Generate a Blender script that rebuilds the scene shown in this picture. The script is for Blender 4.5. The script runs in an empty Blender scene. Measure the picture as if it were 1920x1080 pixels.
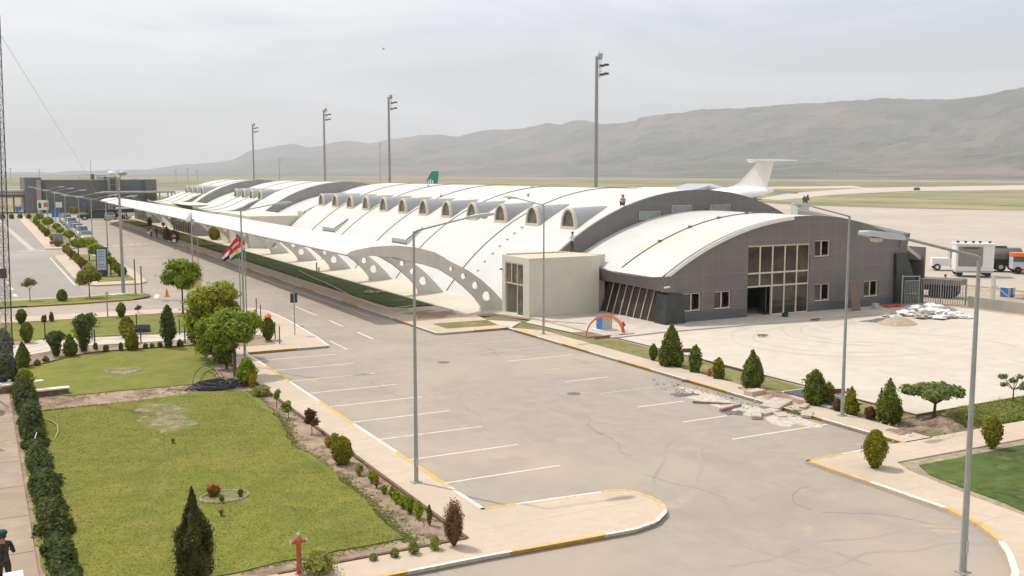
import bpy, math, random
from mathutils import Vector, Matrix, noise
from math import sin, cos, pi, radians as rad, sqrt, atan2, tan
random.seed(7)
S = bpy.context.scene
COL = S.collection

# ------------------------------------------------------------ camera
H = 11.4; FPX = 1890.0; PITCH = math.atan(215 / FPX)
YAW = math.atan(1010 / math.hypot(FPX, 215))
Fh = Vector((sin(YAW), cos(YAW), 0)); RV = Vector((cos(YAW), -sin(YAW), 0)); Z = Vector((0, 0, 1))
FV = Fh * cos(PITCH) - Z * sin(PITCH); UV = Fh * sin(PITCH) + Z * cos(PITCH)
cd = bpy.data.cameras.new('camera'); cam = bpy.data.objects.new('camera', cd); COL.objects.link(cam)
cd.sensor_width = 36; cd.lens = 36 * FPX / 1920; cd.clip_start = 0.5; cd.clip_end = 60000
cam.matrix_world = Matrix.Translation((0, 0, H)) @ Matrix((RV, UV, -FV)).transposed().to_4x4()
S.camera = cam
# ------------------------------------------------------------ light
S.view_settings.view_transform = 'Standard'; S.view_settings.look = 'None'
S.view_settings.gamma = 1; S.view_settings.exposure = 0.32; S.view_settings.use_curve_mapping = False
SUN_EL = rad(59); SUND = Vector((-0.5, 0.87, 0)).normalized()     # horizontal direction towards the sun
W = bpy.data.worlds.new("World"); S.world = W; W.use_nodes = True
nt = W.node_tree; nt.nodes.clear()
def N(nt, t, **k):
    n = nt.nodes.new(t)
    for a, b in k.items():
        if a.startswith('i_'):
            key = a[2:].replace('_', ' ')
            n.inputs[int(key) if key.isdigit() else key].default_value = b
        else: setattr(n, a, b)
    return n
def L(nt, a, b): nt.links.new(a, b)
sky = N(nt, 'ShaderNodeTexSky', sky_type='NISHITA', sun_disc=False, sun_elevation=SUN_EL,
        sun_rotation=math.atan2(SUND.x, SUND.y), altitude=700, air_density=1.0, dust_density=4.0, ozone_density=1.0)
tc = N(nt, 'ShaderNodeTexCoord'); mp = N(nt, 'ShaderNodeMapping'); mp.inputs['Scale'].default_value = (1, 1, 5.5)
L(nt, tc.outputs['Generated'], mp.inputs['Vector'])
ns = N(nt, 'ShaderNodeTexNoise', i_Scale=2.6, i_Detail=7.0, i_Roughness=0.55, i_Distortion=0.5)
L(nt, mp.outputs[0], ns.inputs['Vector'])
cr = N(nt, 'ShaderNodeMapRange', i_From_Min=0.36, i_From_Max=0.60, i_To_Min=0.35, i_To_Max=1.0); L(nt, ns.outputs['Fac'], cr.inputs['Value'])
mx = N(nt, 'ShaderNodeMix', data_type='RGBA'); L(nt, cr.outputs[0], mx.inputs[0]); L(nt, sky.outputs[0], mx.inputs[6])
mx.inputs[7].default_value = (7.9, 7.97, 8.05, 1)
bg = N(nt, 'ShaderNodeBackground', i_Strength=0.125); out = N(nt, 'ShaderNodeOutputWorld')
L(nt, mx.outputs[2], bg.inputs[0]); L(nt, bg.outputs[0], out.inputs[0])
sl = bpy.data.lights.new('sun', 'SUN'); sl.energy = 3.0; sl.angle = rad(1.2); sl.color = (1, .955, .885)
so = bpy.data.objects.new('sun', sl); COL.objects.link(so)
sd = (SUND * cos(SUN_EL) + Z * sin(SUN_EL)); so.rotation_euler = sd.to_track_quat('Z', 'Y').to_euler()
so.location = (0, 0, 60)

# ------------------------------------------------------------ pixel measuring helpers (photo 1920x1080 -> metres on a plane)
def ray(px, py): return FV * FPX + RV * (px - 960) - UV * (py - 540)
def G(px, py, z=0.0):
    d = ray(px, py); t = (z - H) / d.z; return Vector((0, 0, H)) + d * t
def scale_at(p): return ((Vector(p) - Vector((0, 0, H))).dot(FV)) / FPX     # metres per pixel there

# ------------------------------------------------------------ materials
MATS = {}
def hexc(r, g, b): return (r, g, b, 1)
def mat(name, col, rough=.7, var=.12, scale=1.5, col2=None, big=None, bump=0.0, bscale=None, metal=0.0, spec=.4, coords='pos', stretch=None, alpha=None, coat=0):
    """noise-mixed procedural surface; big=(scale, colour, lo, hi) adds broad patches"""
    if name in MATS: return MATS[name]
    m = bpy.data.materials.new(name); m.use_nodes = True; nt = m.node_tree; nt.nodes.clear()
    o = N(nt, 'ShaderNodeOutputMaterial'); b = N(nt, 'ShaderNodeBsdfPrincipled'); L(nt, b.outputs[0], o.inputs[0])
    b.inputs['Roughness'].default_value = rough; b.inputs['Metallic'].default_value = metal
    b.inputs['Specular IOR Level'].default_value = spec; b.inputs['Coat Weight'].default_value = coat
    if coords == 'pos':
        g = N(nt, 'ShaderNodeNewGeometry'); src = g.outputs['Position']
    else:
        g = N(nt, 'ShaderNodeTexCoord'); src = g.outputs['Object']
    if stretch:
        mp = N(nt, 'ShaderNodeMapping'); mp.inputs['Scale'].default_value = stretch; L(nt, src, mp.inputs[0]); src = mp.outputs[0]
    n1 = N(nt, 'ShaderNodeTexNoise', i_Scale=scale, i_Detail=6.0, i_Roughness=.6); L(nt, src, n1.inputs['Vector'])
    c1 = col; c2 = col2 or tuple(max(0, x * (1 - var * 2)) for x in col)
    c1b = tuple(min(1, x * (1 + var)) for x in col)
    mr = N(nt, 'ShaderNodeMapRange', i_From_Min=.3, i_From_Max=.7); L(nt, n1.outputs['Fac'], mr.inputs['Value'])
    mx = N(nt, 'ShaderNodeMix', data_type='RGBA'); L(nt, mr.outputs[0], mx.inputs[0])
    mx.inputs[6].default_value = (*c2, 1); mx.inputs[7].default_value = (*c1b, 1)
    cur = mx.outputs[2]
    for bb in (big or []):
        n2 = N(nt, 'ShaderNodeTexNoise', i_Scale=bb[0], i_Detail=5.0, i_Roughness=.55, i_Distortion=.3)
        if len(bb) > 4:
            mp2 = N(nt, 'ShaderNodeMapping'); mp2.inputs['Scale'].default_value = bb[4]; mp2.inputs['Location'].default_value = (bb[0] * 7, 3, 1)
            L(nt, g.outputs['Position'] if coords == 'pos' else g.outputs['Object'], mp2.inputs[0]); L(nt, mp2.outputs[0], n2.inputs['Vector'])
        else: L(nt, src, n2.inputs['Vector'])
        m2 = N(nt, 'ShaderNodeMapRange', i_From_Min=bb[2], i_From_Max=bb[3]); L(nt, n2.outputs['Fac'], m2.inputs['Value'])
        x2 = N(nt, 'ShaderNodeMix', data_type='RGBA'); L(nt, m2.outputs[0], x2.inputs[0]); L(nt, cur, x2.inputs[6]); x2.inputs[7].default_value = (*bb[1], 1)
        cur = x2.outputs[2]
    L(nt, cur, b.inputs['Base Color'])
    if bump:
        n3 = N(nt, 'ShaderNodeTexNoise', i_Scale=bscale or scale * 4, i_Detail=5.0); L(nt, src, n3.inputs['Vector'])
        bp = N(nt, 'ShaderNodeBump', i_Strength=bump, i_Distance=.03); L(nt, n3.outputs['Fac'], bp.inputs['Height']); L(nt, bp.outputs[0], b.inputs['Normal'])
    MATS[name] = m; return m
def leafmat(name, c1, c2, rough=.55, scale=1.2, trans=.45):
    """each leaf clump gets its own tone (random per island)"""
    if name in MATS: return MATS[name]
    m = bpy.data.materials.new(name); m.use_nodes = True; nt = m.node_tree; nt.nodes.clear()
    o = N(nt, 'ShaderNodeOutputMaterial'); b = N(nt, 'ShaderNodeBsdfPrincipled', i_Roughness=rough)
    b.inputs['Specular IOR Level'].default_value = .25
    g = N(nt, 'ShaderNodeNewGeometry'); n1 = N(nt, 'ShaderNodeTexNoise', i_Scale=scale, i_Detail=3.0); L(nt, g.outputs['Position'], n1.inputs['Vector'])
    mr = N(nt, 'ShaderNodeMapRange', i_From_Min=.3, i_From_Max=.7); L(nt, n1.outputs['Fac'], mr.inputs['Value'])
    ad = N(nt, 'ShaderNodeMath', operation='ADD'); L(nt, mr.outputs[0], ad.inputs[0]); L(nt, g.outputs['Random Per Island'], ad.inputs[1])
    hf = N(nt, 'ShaderNodeMath', operation='MULTIPLY'); L(nt, ad.outputs[0], hf.inputs[0]); hf.inputs[1].default_value = .5
    mx = N(nt, 'ShaderNodeMix', data_type='RGBA'); L(nt, hf.outputs[0], mx.inputs[0]); mx.inputs[6].default_value = (*c1, 1); mx.inputs[7].default_value = (*c2, 1)
    L(nt, mx.outputs[2], b.inputs['Base Color'])
    t = N(nt, 'ShaderNodeBsdfTranslucent'); L(nt, mx.outputs[2], t.inputs[0])
    ms = N(nt, 'ShaderNodeMixShader'); ms.inputs[0].default_value = trans; L(nt, b.outputs[0], ms.inputs[1]); L(nt, t.outputs[0], ms.inputs[2]); L(nt, ms.outputs[0], o.inputs[0])
    MATS[name] = m; return m
def gridmat(name, col, line, u, v, du, dv, w=.03, rough=.5, var=.06, spec=.4, bump=0, metal=0.0, off=(0, 0), vscale=.6):
    """panel joints at a regular spacing; u, v are axis letters of the world position"""
    if name in MATS: return MATS[name]
    m = mat(name, col, rough=rough, var=var, scale=vscale, spec=spec, metal=metal, big=[(.25, tuple(x * .85 for x in col), .45, .75)] + ([(1.0, tuple(x * k for x, k in zip(col, (.90, .86, .79))), .5, .74, (.10, 1.5, .10)), (.11, tuple(x * k for x, k in zip(col, (.95, .88, .76))), .6, .72)] if 'ribbed' in name else []))
    nt = m.node_tree; b = [n for n in nt.nodes if n.type == 'BSDF_PRINCIPLED'][0]
    cur = b.inputs['Base Color'].links[0].from_socket
    g = N(nt, 'ShaderNodeNewGeometry'); sp = N(nt, 'ShaderNodeSeparateXYZ'); L(nt, g.outputs['Position'], sp.inputs[0])
    fs = []
    for a, d, of in ((u, du, off[0]), (v, dv, off[1])):
        if a is None or d > 300: continue
        s = N(nt, 'ShaderNodeMath', operation='ADD'); L(nt, sp.outputs[a], s.inputs[0]); s.inputs[1].default_value = 1000 * d + of
        f = N(nt, 'ShaderNodeMath', operation='MODULO'); L(nt, s.outputs[0], f.inputs[0]); f.inputs[1].default_value = d
        c = N(nt, 'ShaderNodeMath', operation='LESS_THAN'); L(nt, f.outputs[0], c.inputs[0]); c.inputs[1].default_value = w
        fs.append(c.outputs[0])
    if len(fs) == 2:
        mxm = N(nt, 'ShaderNodeMath', operation='MAXIMUM'); L(nt, fs[0], mxm.inputs[0]); L(nt, fs[1], mxm.inputs[1]); f = mxm.outputs[0]
    else: f = fs[0]
    x = N(nt, 'ShaderNodeMix', data_type='RGBA'); L(nt, f, x.inputs[0]); L(nt, cur, x.inputs[6]); x.inputs[7].default_value = (*line, 1)
    L(nt, x.outputs[2], b.inputs['Base Color'])
    if bump:
        iv = N(nt, 'ShaderNodeMath', operation='SUBTRACT', i_0=1.0); L(nt, f, iv.inputs[1])
        bp = N(nt, 'ShaderNodeBump', i_Strength=bump, i_Distance=.02); L(nt, iv.outputs[0], bp.inputs['Height']); L(nt, bp.outputs[0], b.inputs['Normal'])
    return m

M_GROUND = mat('dry_plain', (.25, .195, .13), .95, .2, .004, col2=(.18, .155, .085), stretch=(1, 1, 1),
               big=[(.012, (.115, .145, .05), .42, .62), (.0016, (.30, .21, .16), .52, .66), (.05, (.30, .25, .15), .55, .75)])
M_ASPH = mat('dusty_asphalt', (.33, .281, .232), .92, .06, 1.2, big=[(.09, (.385, .315, .245), .47, .66), (.22, (.29, .25, .21), .52, .72), (.6, (.355, .305, .26), .55, .8, (1, .25, 1)), (1.6, (.26, .222, .185), .66, .76, (1, .12, 1)), (.35, (.42, .325, .235), .62, .72)], bump=.25, bscale=25)
M_ASPH2 = mat('grey_asphalt', (.29, .26, .225), .92, .05, 1.2, big=[(.05, (.35, .31, .265), .5, .7)], bump=.2, bscale=25)
M_WALK = gridmat('pink_pavement', (.52, .415, .315), (.40, .32, .25), 0, 1, 400, 3.47, w=.04, rough=.9, var=.05, vscale=2.5)
M_CONC = mat('pale_concrete', (.535, .465, .385), .9, .04, 1.0, big=[(.06, (.47, .40, .325), .48, .7), (.5, (.56, .49, .41), .5, .7), (1.2, (.45, .385, .31), .62, .8, (1, .15, 1))], bump=.15, bscale=18)
M_CREAM = gridmat('cream_slab', (.60, .53, .42), (.42, .36, .28), 1, 0, 3.35, 500, w=.05, rough=.9, var=.05)
M_PATHC = gridmat('grey_path_slabs', (.36, .275, .20), (.12, .09, .06), 1, 0, 3.6, 500, w=.06, rough=.95, var=.12, vscale=1.3)
M_SOIL = mat('brown_soil', (.29, .20, .14), .98, .3, 2.2, big=[(.5, (.38, .285, .20), .45, .7), (3, (.19, .145, .08), .6, .75), (1.3, (.20, .19, .07), .58, .7)], bump=1.0, bscale=6)
M_LAWN = mat('lawn_grass', (.165, .17, .018), .95, .2, 1.6, col2=(.125, .145, .014), big=[(.22, (.21, .185, .028), .45, .68), (.5, (.118, .14, .014), .48, .68), (9, (.16, .165, .03), .55, .75), (1.1, (.23, .20, .05), .6, .75)], bump=.9, bscale=22)
M_LAWN2 = mat('deep_green_lawn', (.060, .095, .012), .95, .3, 3, big=[(.4, (.09, .125, .018), .45, .66), (1.2, (.13, .145, .03), .55, .70), (.9, (.04, .07, .01), .55, .7)], bump=.9, bscale=20)
M_LAWN3 = mat('thin_olive_grass', (.19, .175, .055), .95, .2, 2, big=[(.6, (.26, .21, .10), .45, .7), (1.5, (.12, .14, .03), .55, .7)], bump=.8, bscale=14)
M_YEL = mat('kerb_yellow_paint', (.60, .385, .095), .7, .08, 5, big=[(3.0, (.55, .45, .33), .56, .68)])
M_WHT = mat('kerb_white_paint', (.68, .63, .55), .7, .06, 5, big=[(3.0, (.50, .42, .33), .56, .7)])
M_BLK = mat('kerb_black_paint', (.11, .10, .09), .8, .15, 5, big=[(3.0, (.30, .26, .21), .56, .7)])
M_LINE = mat('road_paint', (.66, .60, .51), .8, .06, 8, big=[(2.5, (.45, .40, .34), .55, .72)])
M_LINEW = mat('worn_road_paint', (.48, .43, .36), .8, .06, 8, big=[(2.5, (.38, .34, .29), .45, .65)])
M_ROOF = gridmat('white_ribbed_metal', (.64, .62, .59), (.47, .45, .42), 1, 0, .52, 500, w=.12, rough=.42, var=.015, bump=.4, spec=.4)
M_ROOF2 = mat('white_canopy_sheet', (.645, .62, .58), .5, .03, .6, big=[(.1, (.62, .58, .53), .45, .7)])
M_RIB = mat('roof_seam_grey', (.16, .15, .15), .6)
M_SILV = mat('silver_cladding', (.36, .36, .365), .38, .05, .5, metal=.45)
M_GABLE = gridmat('charcoal_panels', (.165, .150, .142), (.225, .208, .198), 0, 2, 1.52, 1.24, w=.028, rough=.5, var=.05)
M_GABLE2 = gridmat('far_charcoal_panels', (.15, .15, .155), (.11, .11, .11), 0, 2, 3.0, 500, w=.06, rough=.6, var=.05)
M_GABLE3 = gridmat('grey_gable_panels', (.30, .28, .265), (.34, .32, .30), 0, 2, 3.0, 2.5, w=.05, rough=.6, var=.05)
M_DARK = mat('dark_stone', (.035, .04, .042), .35, .25, 1.2, spec=.5)
M_FIN = mat('grey_concrete_render', (.62, .585, .53), .85, .05, .8, big=[(1.0, (.52, .49, .44), .55, .8, (1, 1, .3))])
M_BEIGE = mat('cream_render', (.62, .585, .485), .85, .03, .7, big=[(.5, (.57, .54, .45), .5, .8)])
M_FRAME = mat('cream_window_frame', (.60, .53, .40), .5, .03)
M_GLASS = mat('brown_tinted_glass', (.032, .026, .019), .08, .35, .35, spec=.6, big=[(.9, (.075, .058, .04), .5, .8)])
M_GLASS2 = mat('grey_blue_glass', (.32, .33, .33), .25, .08, 1)
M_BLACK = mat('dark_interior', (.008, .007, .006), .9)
M_STEEL = mat('galvanised_steel', (.34, .35, .335), .5, .08, 3, metal=.3)
M_STEELD = mat('dark_steel', (.08, .08, .075), .6)
M_LAMPH = mat('lamp_head_grey', (.47, .50, .47), .4, .05)
M_LENS = mat('lamp_lens', (.55, .56, .5), .2, .03)
M_BARK = mat('bark', (.13, .09, .06), .9, .3, 8)
M_RED = mat('red_paint', (.42, .035, .03), .45, .1, 3)
M_ORANGE = mat('orange_plastic', (.75, .19, .04), .45, .08, 3)
M_HYD = mat('hydrant_orange_red', (.42, .10, .03), .5, .15, 8, big=[(6, (.30, .09, .04), .5, .7)])
M_BLUE = mat('blue_paint', (.05, .17, .42), .45, .08, 3)
M_LGREY = mat('light_grey_paint', (.42, .43, .43), .5, .05, 3)
M_WHITE = mat('white_paint', (.74, .73, .70), .4, .03, 2)
M_RUBBER = mat('black_rubber', (.02, .02, .02), .8)
M_CABLE = mat('black_cable', (.06, .065, .07), .45, .2, 5)
M_RUBL = mat('broken_concrete', (.48, .41, .34), .95, .15, 3, bump=.6)
M_GRAVEL = mat('dark_gravel', (.20, .19, .17), .95, .35, 9, bump=1)
M_SAND = mat('sand', (.42, .33, .24), .95, .1, 3, bump=.5)
M_BAG = mat('white_sacks', (.62, .58, .52), .8, .15, 2)
M_SKIN = mat('skin', (.36, .20, .13), .6, .05)
M_BRICK = mat('brown_block', (.22, .12, .08), .9, .2, 4)
M_CAMO = mat('camouflage_cloth', (.05, .05, .032), .9, .3, 6, big=[(9, (.022, .018, .012), .5, .56), (7, (.08, .055, .035), .55, .6)])
L_THUJA = leafmat('thuja_green', (.06, .09, .010), (.24, .27, .028))
L_THUJAY = leafmat('yellow_thuja', (.095, .11, .008), (.40, .36, .022))
L_DARKC = leafmat('dark_cypress', (.045, .05, .010), (.155, .15, .03))
L_TREE = leafmat('bright_tree_leaves', (.09, .145, .010), (.40, .47, .03))
L_TREEY = leafmat('yellow_green_leaves', (.12, .165, .012), (.48, .47, .035))
L_GREY = leafmat('grey_green_leaves', (.12, .15, .05), (.32, .35, .13))
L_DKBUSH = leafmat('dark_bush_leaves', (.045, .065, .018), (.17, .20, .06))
L_DEAD = leafmat('dead_brown_twigs', (.16, .075, .035), (.34, .17, .08))
L_YEL = leafmat('yellow_leaves', (.22, .17, .01), (.50, .36, .02))
L_REDF = leafmat('red_petals', (.45, .02, .015), (.65, .05, .03))
L_ORF = leafmat('orange_petals', (.5, .15, .06), (.7, .3, .15))
L_REDB = leafmat('reddish_foliage', (.10, .05, .03), (.26, .13, .07))
L_WEED = leafmat('weed_blades', (.15, .19, .03), (.42, .42, .12))

# ------------------------------------------------------------ mesh helpers
ORG = {}
class MB:
    def __init__(s): s.v = []; s.f = []; s.m = []
    def add(s, vs, fs, mi=0):
        b = len(s.v); s.v += [tuple(v) for v in vs]
        for f in fs: s.f.append(tuple(b + i for i in f)); s.m.append(mi)
    def box(s, c, d, rz=0, mi=0, taper=1.0):
        x, y, z = d[0] / 2, d[1] / 2, d[2] / 2; vs = []
        for sz, k in ((-1, 1), (1, taper)):
            for sx, sy in ((-1, -1), (1, -1), (1, 1), (-1, 1)):
                X, Y = sx * x * k, sy * y * k
                vs.append((c[0] + X * cos(rz) - Y * sin(rz), c[1] + X * sin(rz) + Y * cos(rz), c[2] + sz * z))
        s.add(vs, [(3, 2, 1, 0), (4, 5, 6, 7), (0, 1, 5, 4), (1, 2, 6, 5), (2, 3, 7, 6), (3, 0, 4, 7)], mi)
    def bx(s, x0, x1, y0, y1, z0, z1, mi=0): s.box(((x0 + x1) / 2, (y0 + y1) / 2, (z0 + z1) / 2), (abs(x1 - x0), abs(y1 - y0), abs(z1 - z0)), 0, mi)
    def prism(s, poly, z0, z1, mi=0, bottom=False):
        n = len(poly); a = sum(poly[i][0] * poly[(i + 1) % n][1] - poly[(i + 1) % n][0] * poly[i][1] for i in range(n))
        if a < 0: poly = poly[::-1]
        vs = [(p[0], p[1], z0) for p in poly] + [(p[0], p[1], z1) for p in poly]
        fs = [tuple(range(n, 2 * n))] + [(i, (i + 1) % n, n + (i + 1) % n, n + i) for i in range(n)]
        if bottom: fs.append(tuple(reversed(range(n))))
        s.add(vs, fs, mi)
    def sheet(s, poly, z, mi=0):
        n = len(poly); a = sum(poly[i][0] * poly[(i + 1) % n][1] - poly[(i + 1) % n][0] * poly[i][1] for i in range(n))
        if a < 0: poly = poly[::-1]
        s.add([(p[0], p[1], z) for p in poly], [tuple(range(n))], mi)
    def tube(s, pts, r, n=8, mi=0, cap=True):
        pts = [Vector(p) for p in pts]; k = len(pts)
        rs = r if isinstance(r, (list, tuple)) else [r] * k
        b = len(s.v); prev = None
        for i, p in enumerate(pts):
            d = (pts[min(i + 1, k - 1)] - pts[max(i - 1, 0)]).normalized()
            if prev is None:
                u = d.orthogonal().normalized()
            else:
                u = (prev - d * prev.dot(d)); u = u.normalized() if u.length > 1e-6 else d.orthogonal().normalized()
            prev = u; w = d.cross(u)
            for j in range(n):
                a = 2 * pi * j / n; s.v.append(tuple(p + (u * cos(a) + w * sin(a)) * rs[i]))
        for i in range(k - 1):
            for j in range(n):
                s.f.append((b + i * n + j, b + i * n + (j + 1) % n, b + (i + 1) * n + (j + 1) % n, b + (i + 1) * n + j)); s.m.append(mi)
        if cap:
            s.f.append(tuple(b + j for j in reversed(range(n)))); s.m.append(mi)
            s.f.append(tuple(b + (k - 1) * n + j for j in range(n))); s.m.append(mi)
    def lathe(s, prof, c=(0, 0, 0), n=16, mi=0):
        b = len(s.v)
        for r, z in prof:
            for j in range(n): s.v.append((c[0] + r * cos(2 * pi * j / n), c[1] + r * sin(2 * pi * j / n), c[2] + z))
        for i in range(len(prof) - 1):
            for j in range(n):
                s.f.append((b + i * n + j, b + i * n + (j + 1) % n, b + (i + 1) * n + (j + 1) % n, b + (i + 1) * n + j)); s.m.append(mi)
        s.f.append(tuple(b + j for j in reversed(range(n)))); s.m.append(mi)
        s.f.append(tuple(b + (len(prof) - 1) * n + j for j in range(n))); s.m.append(mi)
    def strip(s, rows, mi=0, closed=False):
        """rows: list of equal-length point rows"""
        b = len(s.v); n = len(rows[0])
        for r in rows: s.v += [tuple(p) for p in r]
        for i in range(len(rows) - 1):
            for j in range(n - (0 if closed else 1)):
                s.f.append((b + i * n + j, b + i * n + (j + 1) % n, b + (i + 1) * n + (j + 1) % n, b + (i + 1) * n + j)); s.m.append(mi)
    def build(s, name, mats, parent=None, smooth=False, at=None):
        if not isinstance(mats, (list, tuple)): mats = [mats]
        o = Vector(at) if at is not None else (ORG.get(parent.name, Vector((0, 0, 0))) if parent else Vector((0, 0, 0)))
        me = bpy.data.meshes.new(name); me.from_pydata([(v[0] - o.x, v[1] - o.y, v[2] - o.z) for v in s.v], [], s.f)
        for m in mats: me.materials.append(m)
        if len(mats) > 1: me.polygons.foreach_set('material_index', s.m)
        if smooth: me.polygons.foreach_set('use_smooth', [True] * len(s.f))
        me.update(); ob = bpy.data.objects.new(name, me); COL.objects.link(ob)
        if parent: ob.parent = parent; ORG[ob.name] = ORG.get(parent.name, Vector((0, 0, 0)))
        elif at is not None: ob.location = o; ORG[ob.name] = o
        return ob
def tag(o, label=None, cat=None, group=None, kind=None):
    if label: o['label'] = label
    if cat: o['category'] = cat
    if group: o['group'] = group
    if kind: o['kind'] = kind
    return o
def thing(name, label, cat, loc=(0, 0, 0), group=None):
    o = bpy.data.objects.new(name, None); COL.objects.link(o); o.location = loc; ORG[o.name] = Vector(loc); o.empty_display_size = .3
    return tag(o, label, cat, group)
def struct(mb, name, m, smooth=False): return tag(mb.build(name, m, smooth=smooth), kind='structure')
def dup(root, loc=None, rz=None, sc=None, label=None, group=None):
    r = root.copy(); COL.objects.link(r)
    if loc is not None: r.location = loc
    if rz is not None: r.rotation_euler = (0, 0, rz)
    if sc is not None: r.scale = sc if isinstance(sc, (tuple, list)) else (sc, sc, sc)
    if label: r['label'] = label
    if group: r['group'] = group
    for ch in list(root.children):
        c = ch.copy(); COL.objects.link(c); c.parent = r
        for g in list(ch.children):
            d = g.copy(); COL.objects.link(d); d.parent = c
    return r
def plate(outer, holes, thick, place, name, m, parent=None, at=None):
    """flat panel with real openings; outer/holes in 2D, place(u, v, w) -> world point"""
    cu = bpy.data.curves.new('c', 'CURVE'); cu.dimensions = '2D'; cu.fill_mode = 'BOTH'; cu.extrude = thick / 2
    for pl in [outer] + holes:
        sp = cu.splines.new('POLY'); sp.points.add(len(pl) - 1); sp.use_cyclic_u = True
        for i, p in enumerate(pl): sp.points[i].co = (p[0], p[1], 0, 1)
    ob = bpy.data.objects.new('tmp', cu); COL.objects.link(ob)
    dg = bpy.context.evaluated_depsgraph_get(); dg.update(); me = bpy.data.meshes.new_from_object(ob.evaluated_get(dg))
    mb = MB(); mb.add([place(*v.co) for v in me.vertices], [tuple(p.vertices) for p in me.polygons])
    bpy.data.objects.remove(ob); bpy.data.curves.remove(cu); bpy.data.meshes.remove(me)
    o = mb.build(name, m, parent, at=at)
    return o
def circ(x, y, r, n=20): return [(x + r * cos(2 * pi * i / n), y + r * sin(2 * pi * i / n)) for i in range(n)]
def rect(x0, x1, y0, y1): return [(x0, y0), (x1, y0), (x1, y1), (x0, y1)]
R_ = random.Random(11)

# ------------------------------------------------------------ SETTING: ground, roads, pavements
g = MB(); n = 96
rings = [0, 300, 900, 2500, 6000, 12500]
rows = [[(r * cos(2 * pi * i / n), r * sin(2 * pi * i / n), -.12) for i in range(n)] for r in rings]
g.strip(rows[1:], closed=True); g.sheet([p[:2] for p in rows[1]], -.12)
struct(g, 'ground', M_GROUND)
a = MB()
a.sheet([(-140, 3), (28.2, 3), (45, 3), (45, 24), (34.1, 30), (34.1, 66), (28.6, 66), (28.6, 300), (20, 300), (20, 330), (-140, 330)], 0)
struct(a, 'road', M_ASPH)
a = MB()
a.sheet([(-90, 99.6), (8.9, 99.6), (8.9, 320), (-90, 320)], .004)
struct(a, 'car_park_surface', M_ASPH2)
# apron, taxiways and the runway beyond
a = MB()
a.sheet([(90, 20), (283, 20), (285, 200), (268, 235), (262, 275), (272, 300), (282, 324), (282, 700), (84, 700), (84, 84), (90, 74)], -.06)
struct(a, 'apron', gridmat('apron_concrete', (.455, .385, .315), (.36, .30, .24), 0, 1, 7.5, 7.5, w=.2, rough=.9, var=.07, vscale=.03))
a = MB()
tp = [G(*p) for p in [(1425, 372), (1480, 362), (1620, 352), (1925, 347), (1925, 355.5), (1700, 358), (1560, 365), (1460, 375)]]
a.sheet([(p.x, p.y) for p in tp], -.05)
tp = [G(*p) for p in [(1100, 352), (1440, 350.5), (1600, 348), (1622, 352), (1480, 354)]]
a.sheet([(p.x, p.y) for p in tp], -.046)
struct(a, 'taxiway', mat('taxiway_concrete', (.50, .435, .37), .9, .06, .05))
a = MB()
a.sheet([(1150, -2000), (1206, -2000), (1206, 6000), (1150, 6000)], -.05)
struct(a, 'runway', mat('runway_concrete', (.50, .44, .38), .9, .06, .05))
a = MB()
for (x0, x1) in ((286, 420), (470, 640), (1260, 1400)):
    a.sheet([(x0, -1500), (x1, -1500), (x1, 3500), (x0, 3500)], -.09)
struct(a, 'airfield_grass', mat('airfield_grass', (.17, .205, .06), .95, .2, .05, col2=(.15, .15, .05), big=[(.016, (.33, .26, .14), .44, .58), (.05, (.30, .24, .13), .5, .66), (.1, (.20, .18, .09), .5, .7)]))

# raised ground blocks (pavement tops at .15)
near_walk = [(-40, 25.9), (12.7, 25.85), (16.3, 25.7), (18.0, 25.65), (19.0, 25.9), (19.8, 26.5), (20.2, 27.2), (20.25, 28.0), (20.0, 28.9), (19.6, 29.1), (14.5, 29.5), (14.5, 63.5), (19.95, 63.5), (20.3, 67), (20.8, 77), (20.7, 81.9), (20.1, 84.0), (18.9, 85.6), (16, 87.3), (9, 87.7), (-40, 87.7), (-40, 84.7), (12.6, 84.7), (17.2, 83.6), (17.2, 65.6), (12.95, 65.6), (12.95, 27.3), (-40, 27.3)]
w = MB(); w.prism(near_walk, -.05, .15); struct(w, 'pavement', M_WALK)
w = MB(); w.prism([(34.12, 28.8), (35.7, 28.8), (35.7, 62.4), (34.12, 64.8)], -.05, .15)
w.prism([(28.5, 64.9), (34.1, 64.9), (34.1, 66.2), (29.9, 66.4), (29.9, 69.1), (34.5, 69.0), (34.9, 72), (31, 78.6), (30.4, 80), (30.4, 262), (28.5, 262)], -.05, .15)
struct(w, 'pavement', M_WALK)
w = MB(); w.prism([(28.4, 28.75), (28.4, 22.2), (28.05, 20.8), (27.4, 19.6), (26.6, 18.7), (25.5, 17.7), (24, 16.8), (22, 16.2), (22, 14), (30, 14), (30, 19.2), (30.3, 22.4), (30.9, 25.9), (31.4, 26.95), (70, 26.6), (70, 28.9), (32.6, 28.9)], -.05, .15)
struct(w, 'pavement', M_WALK)
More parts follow.
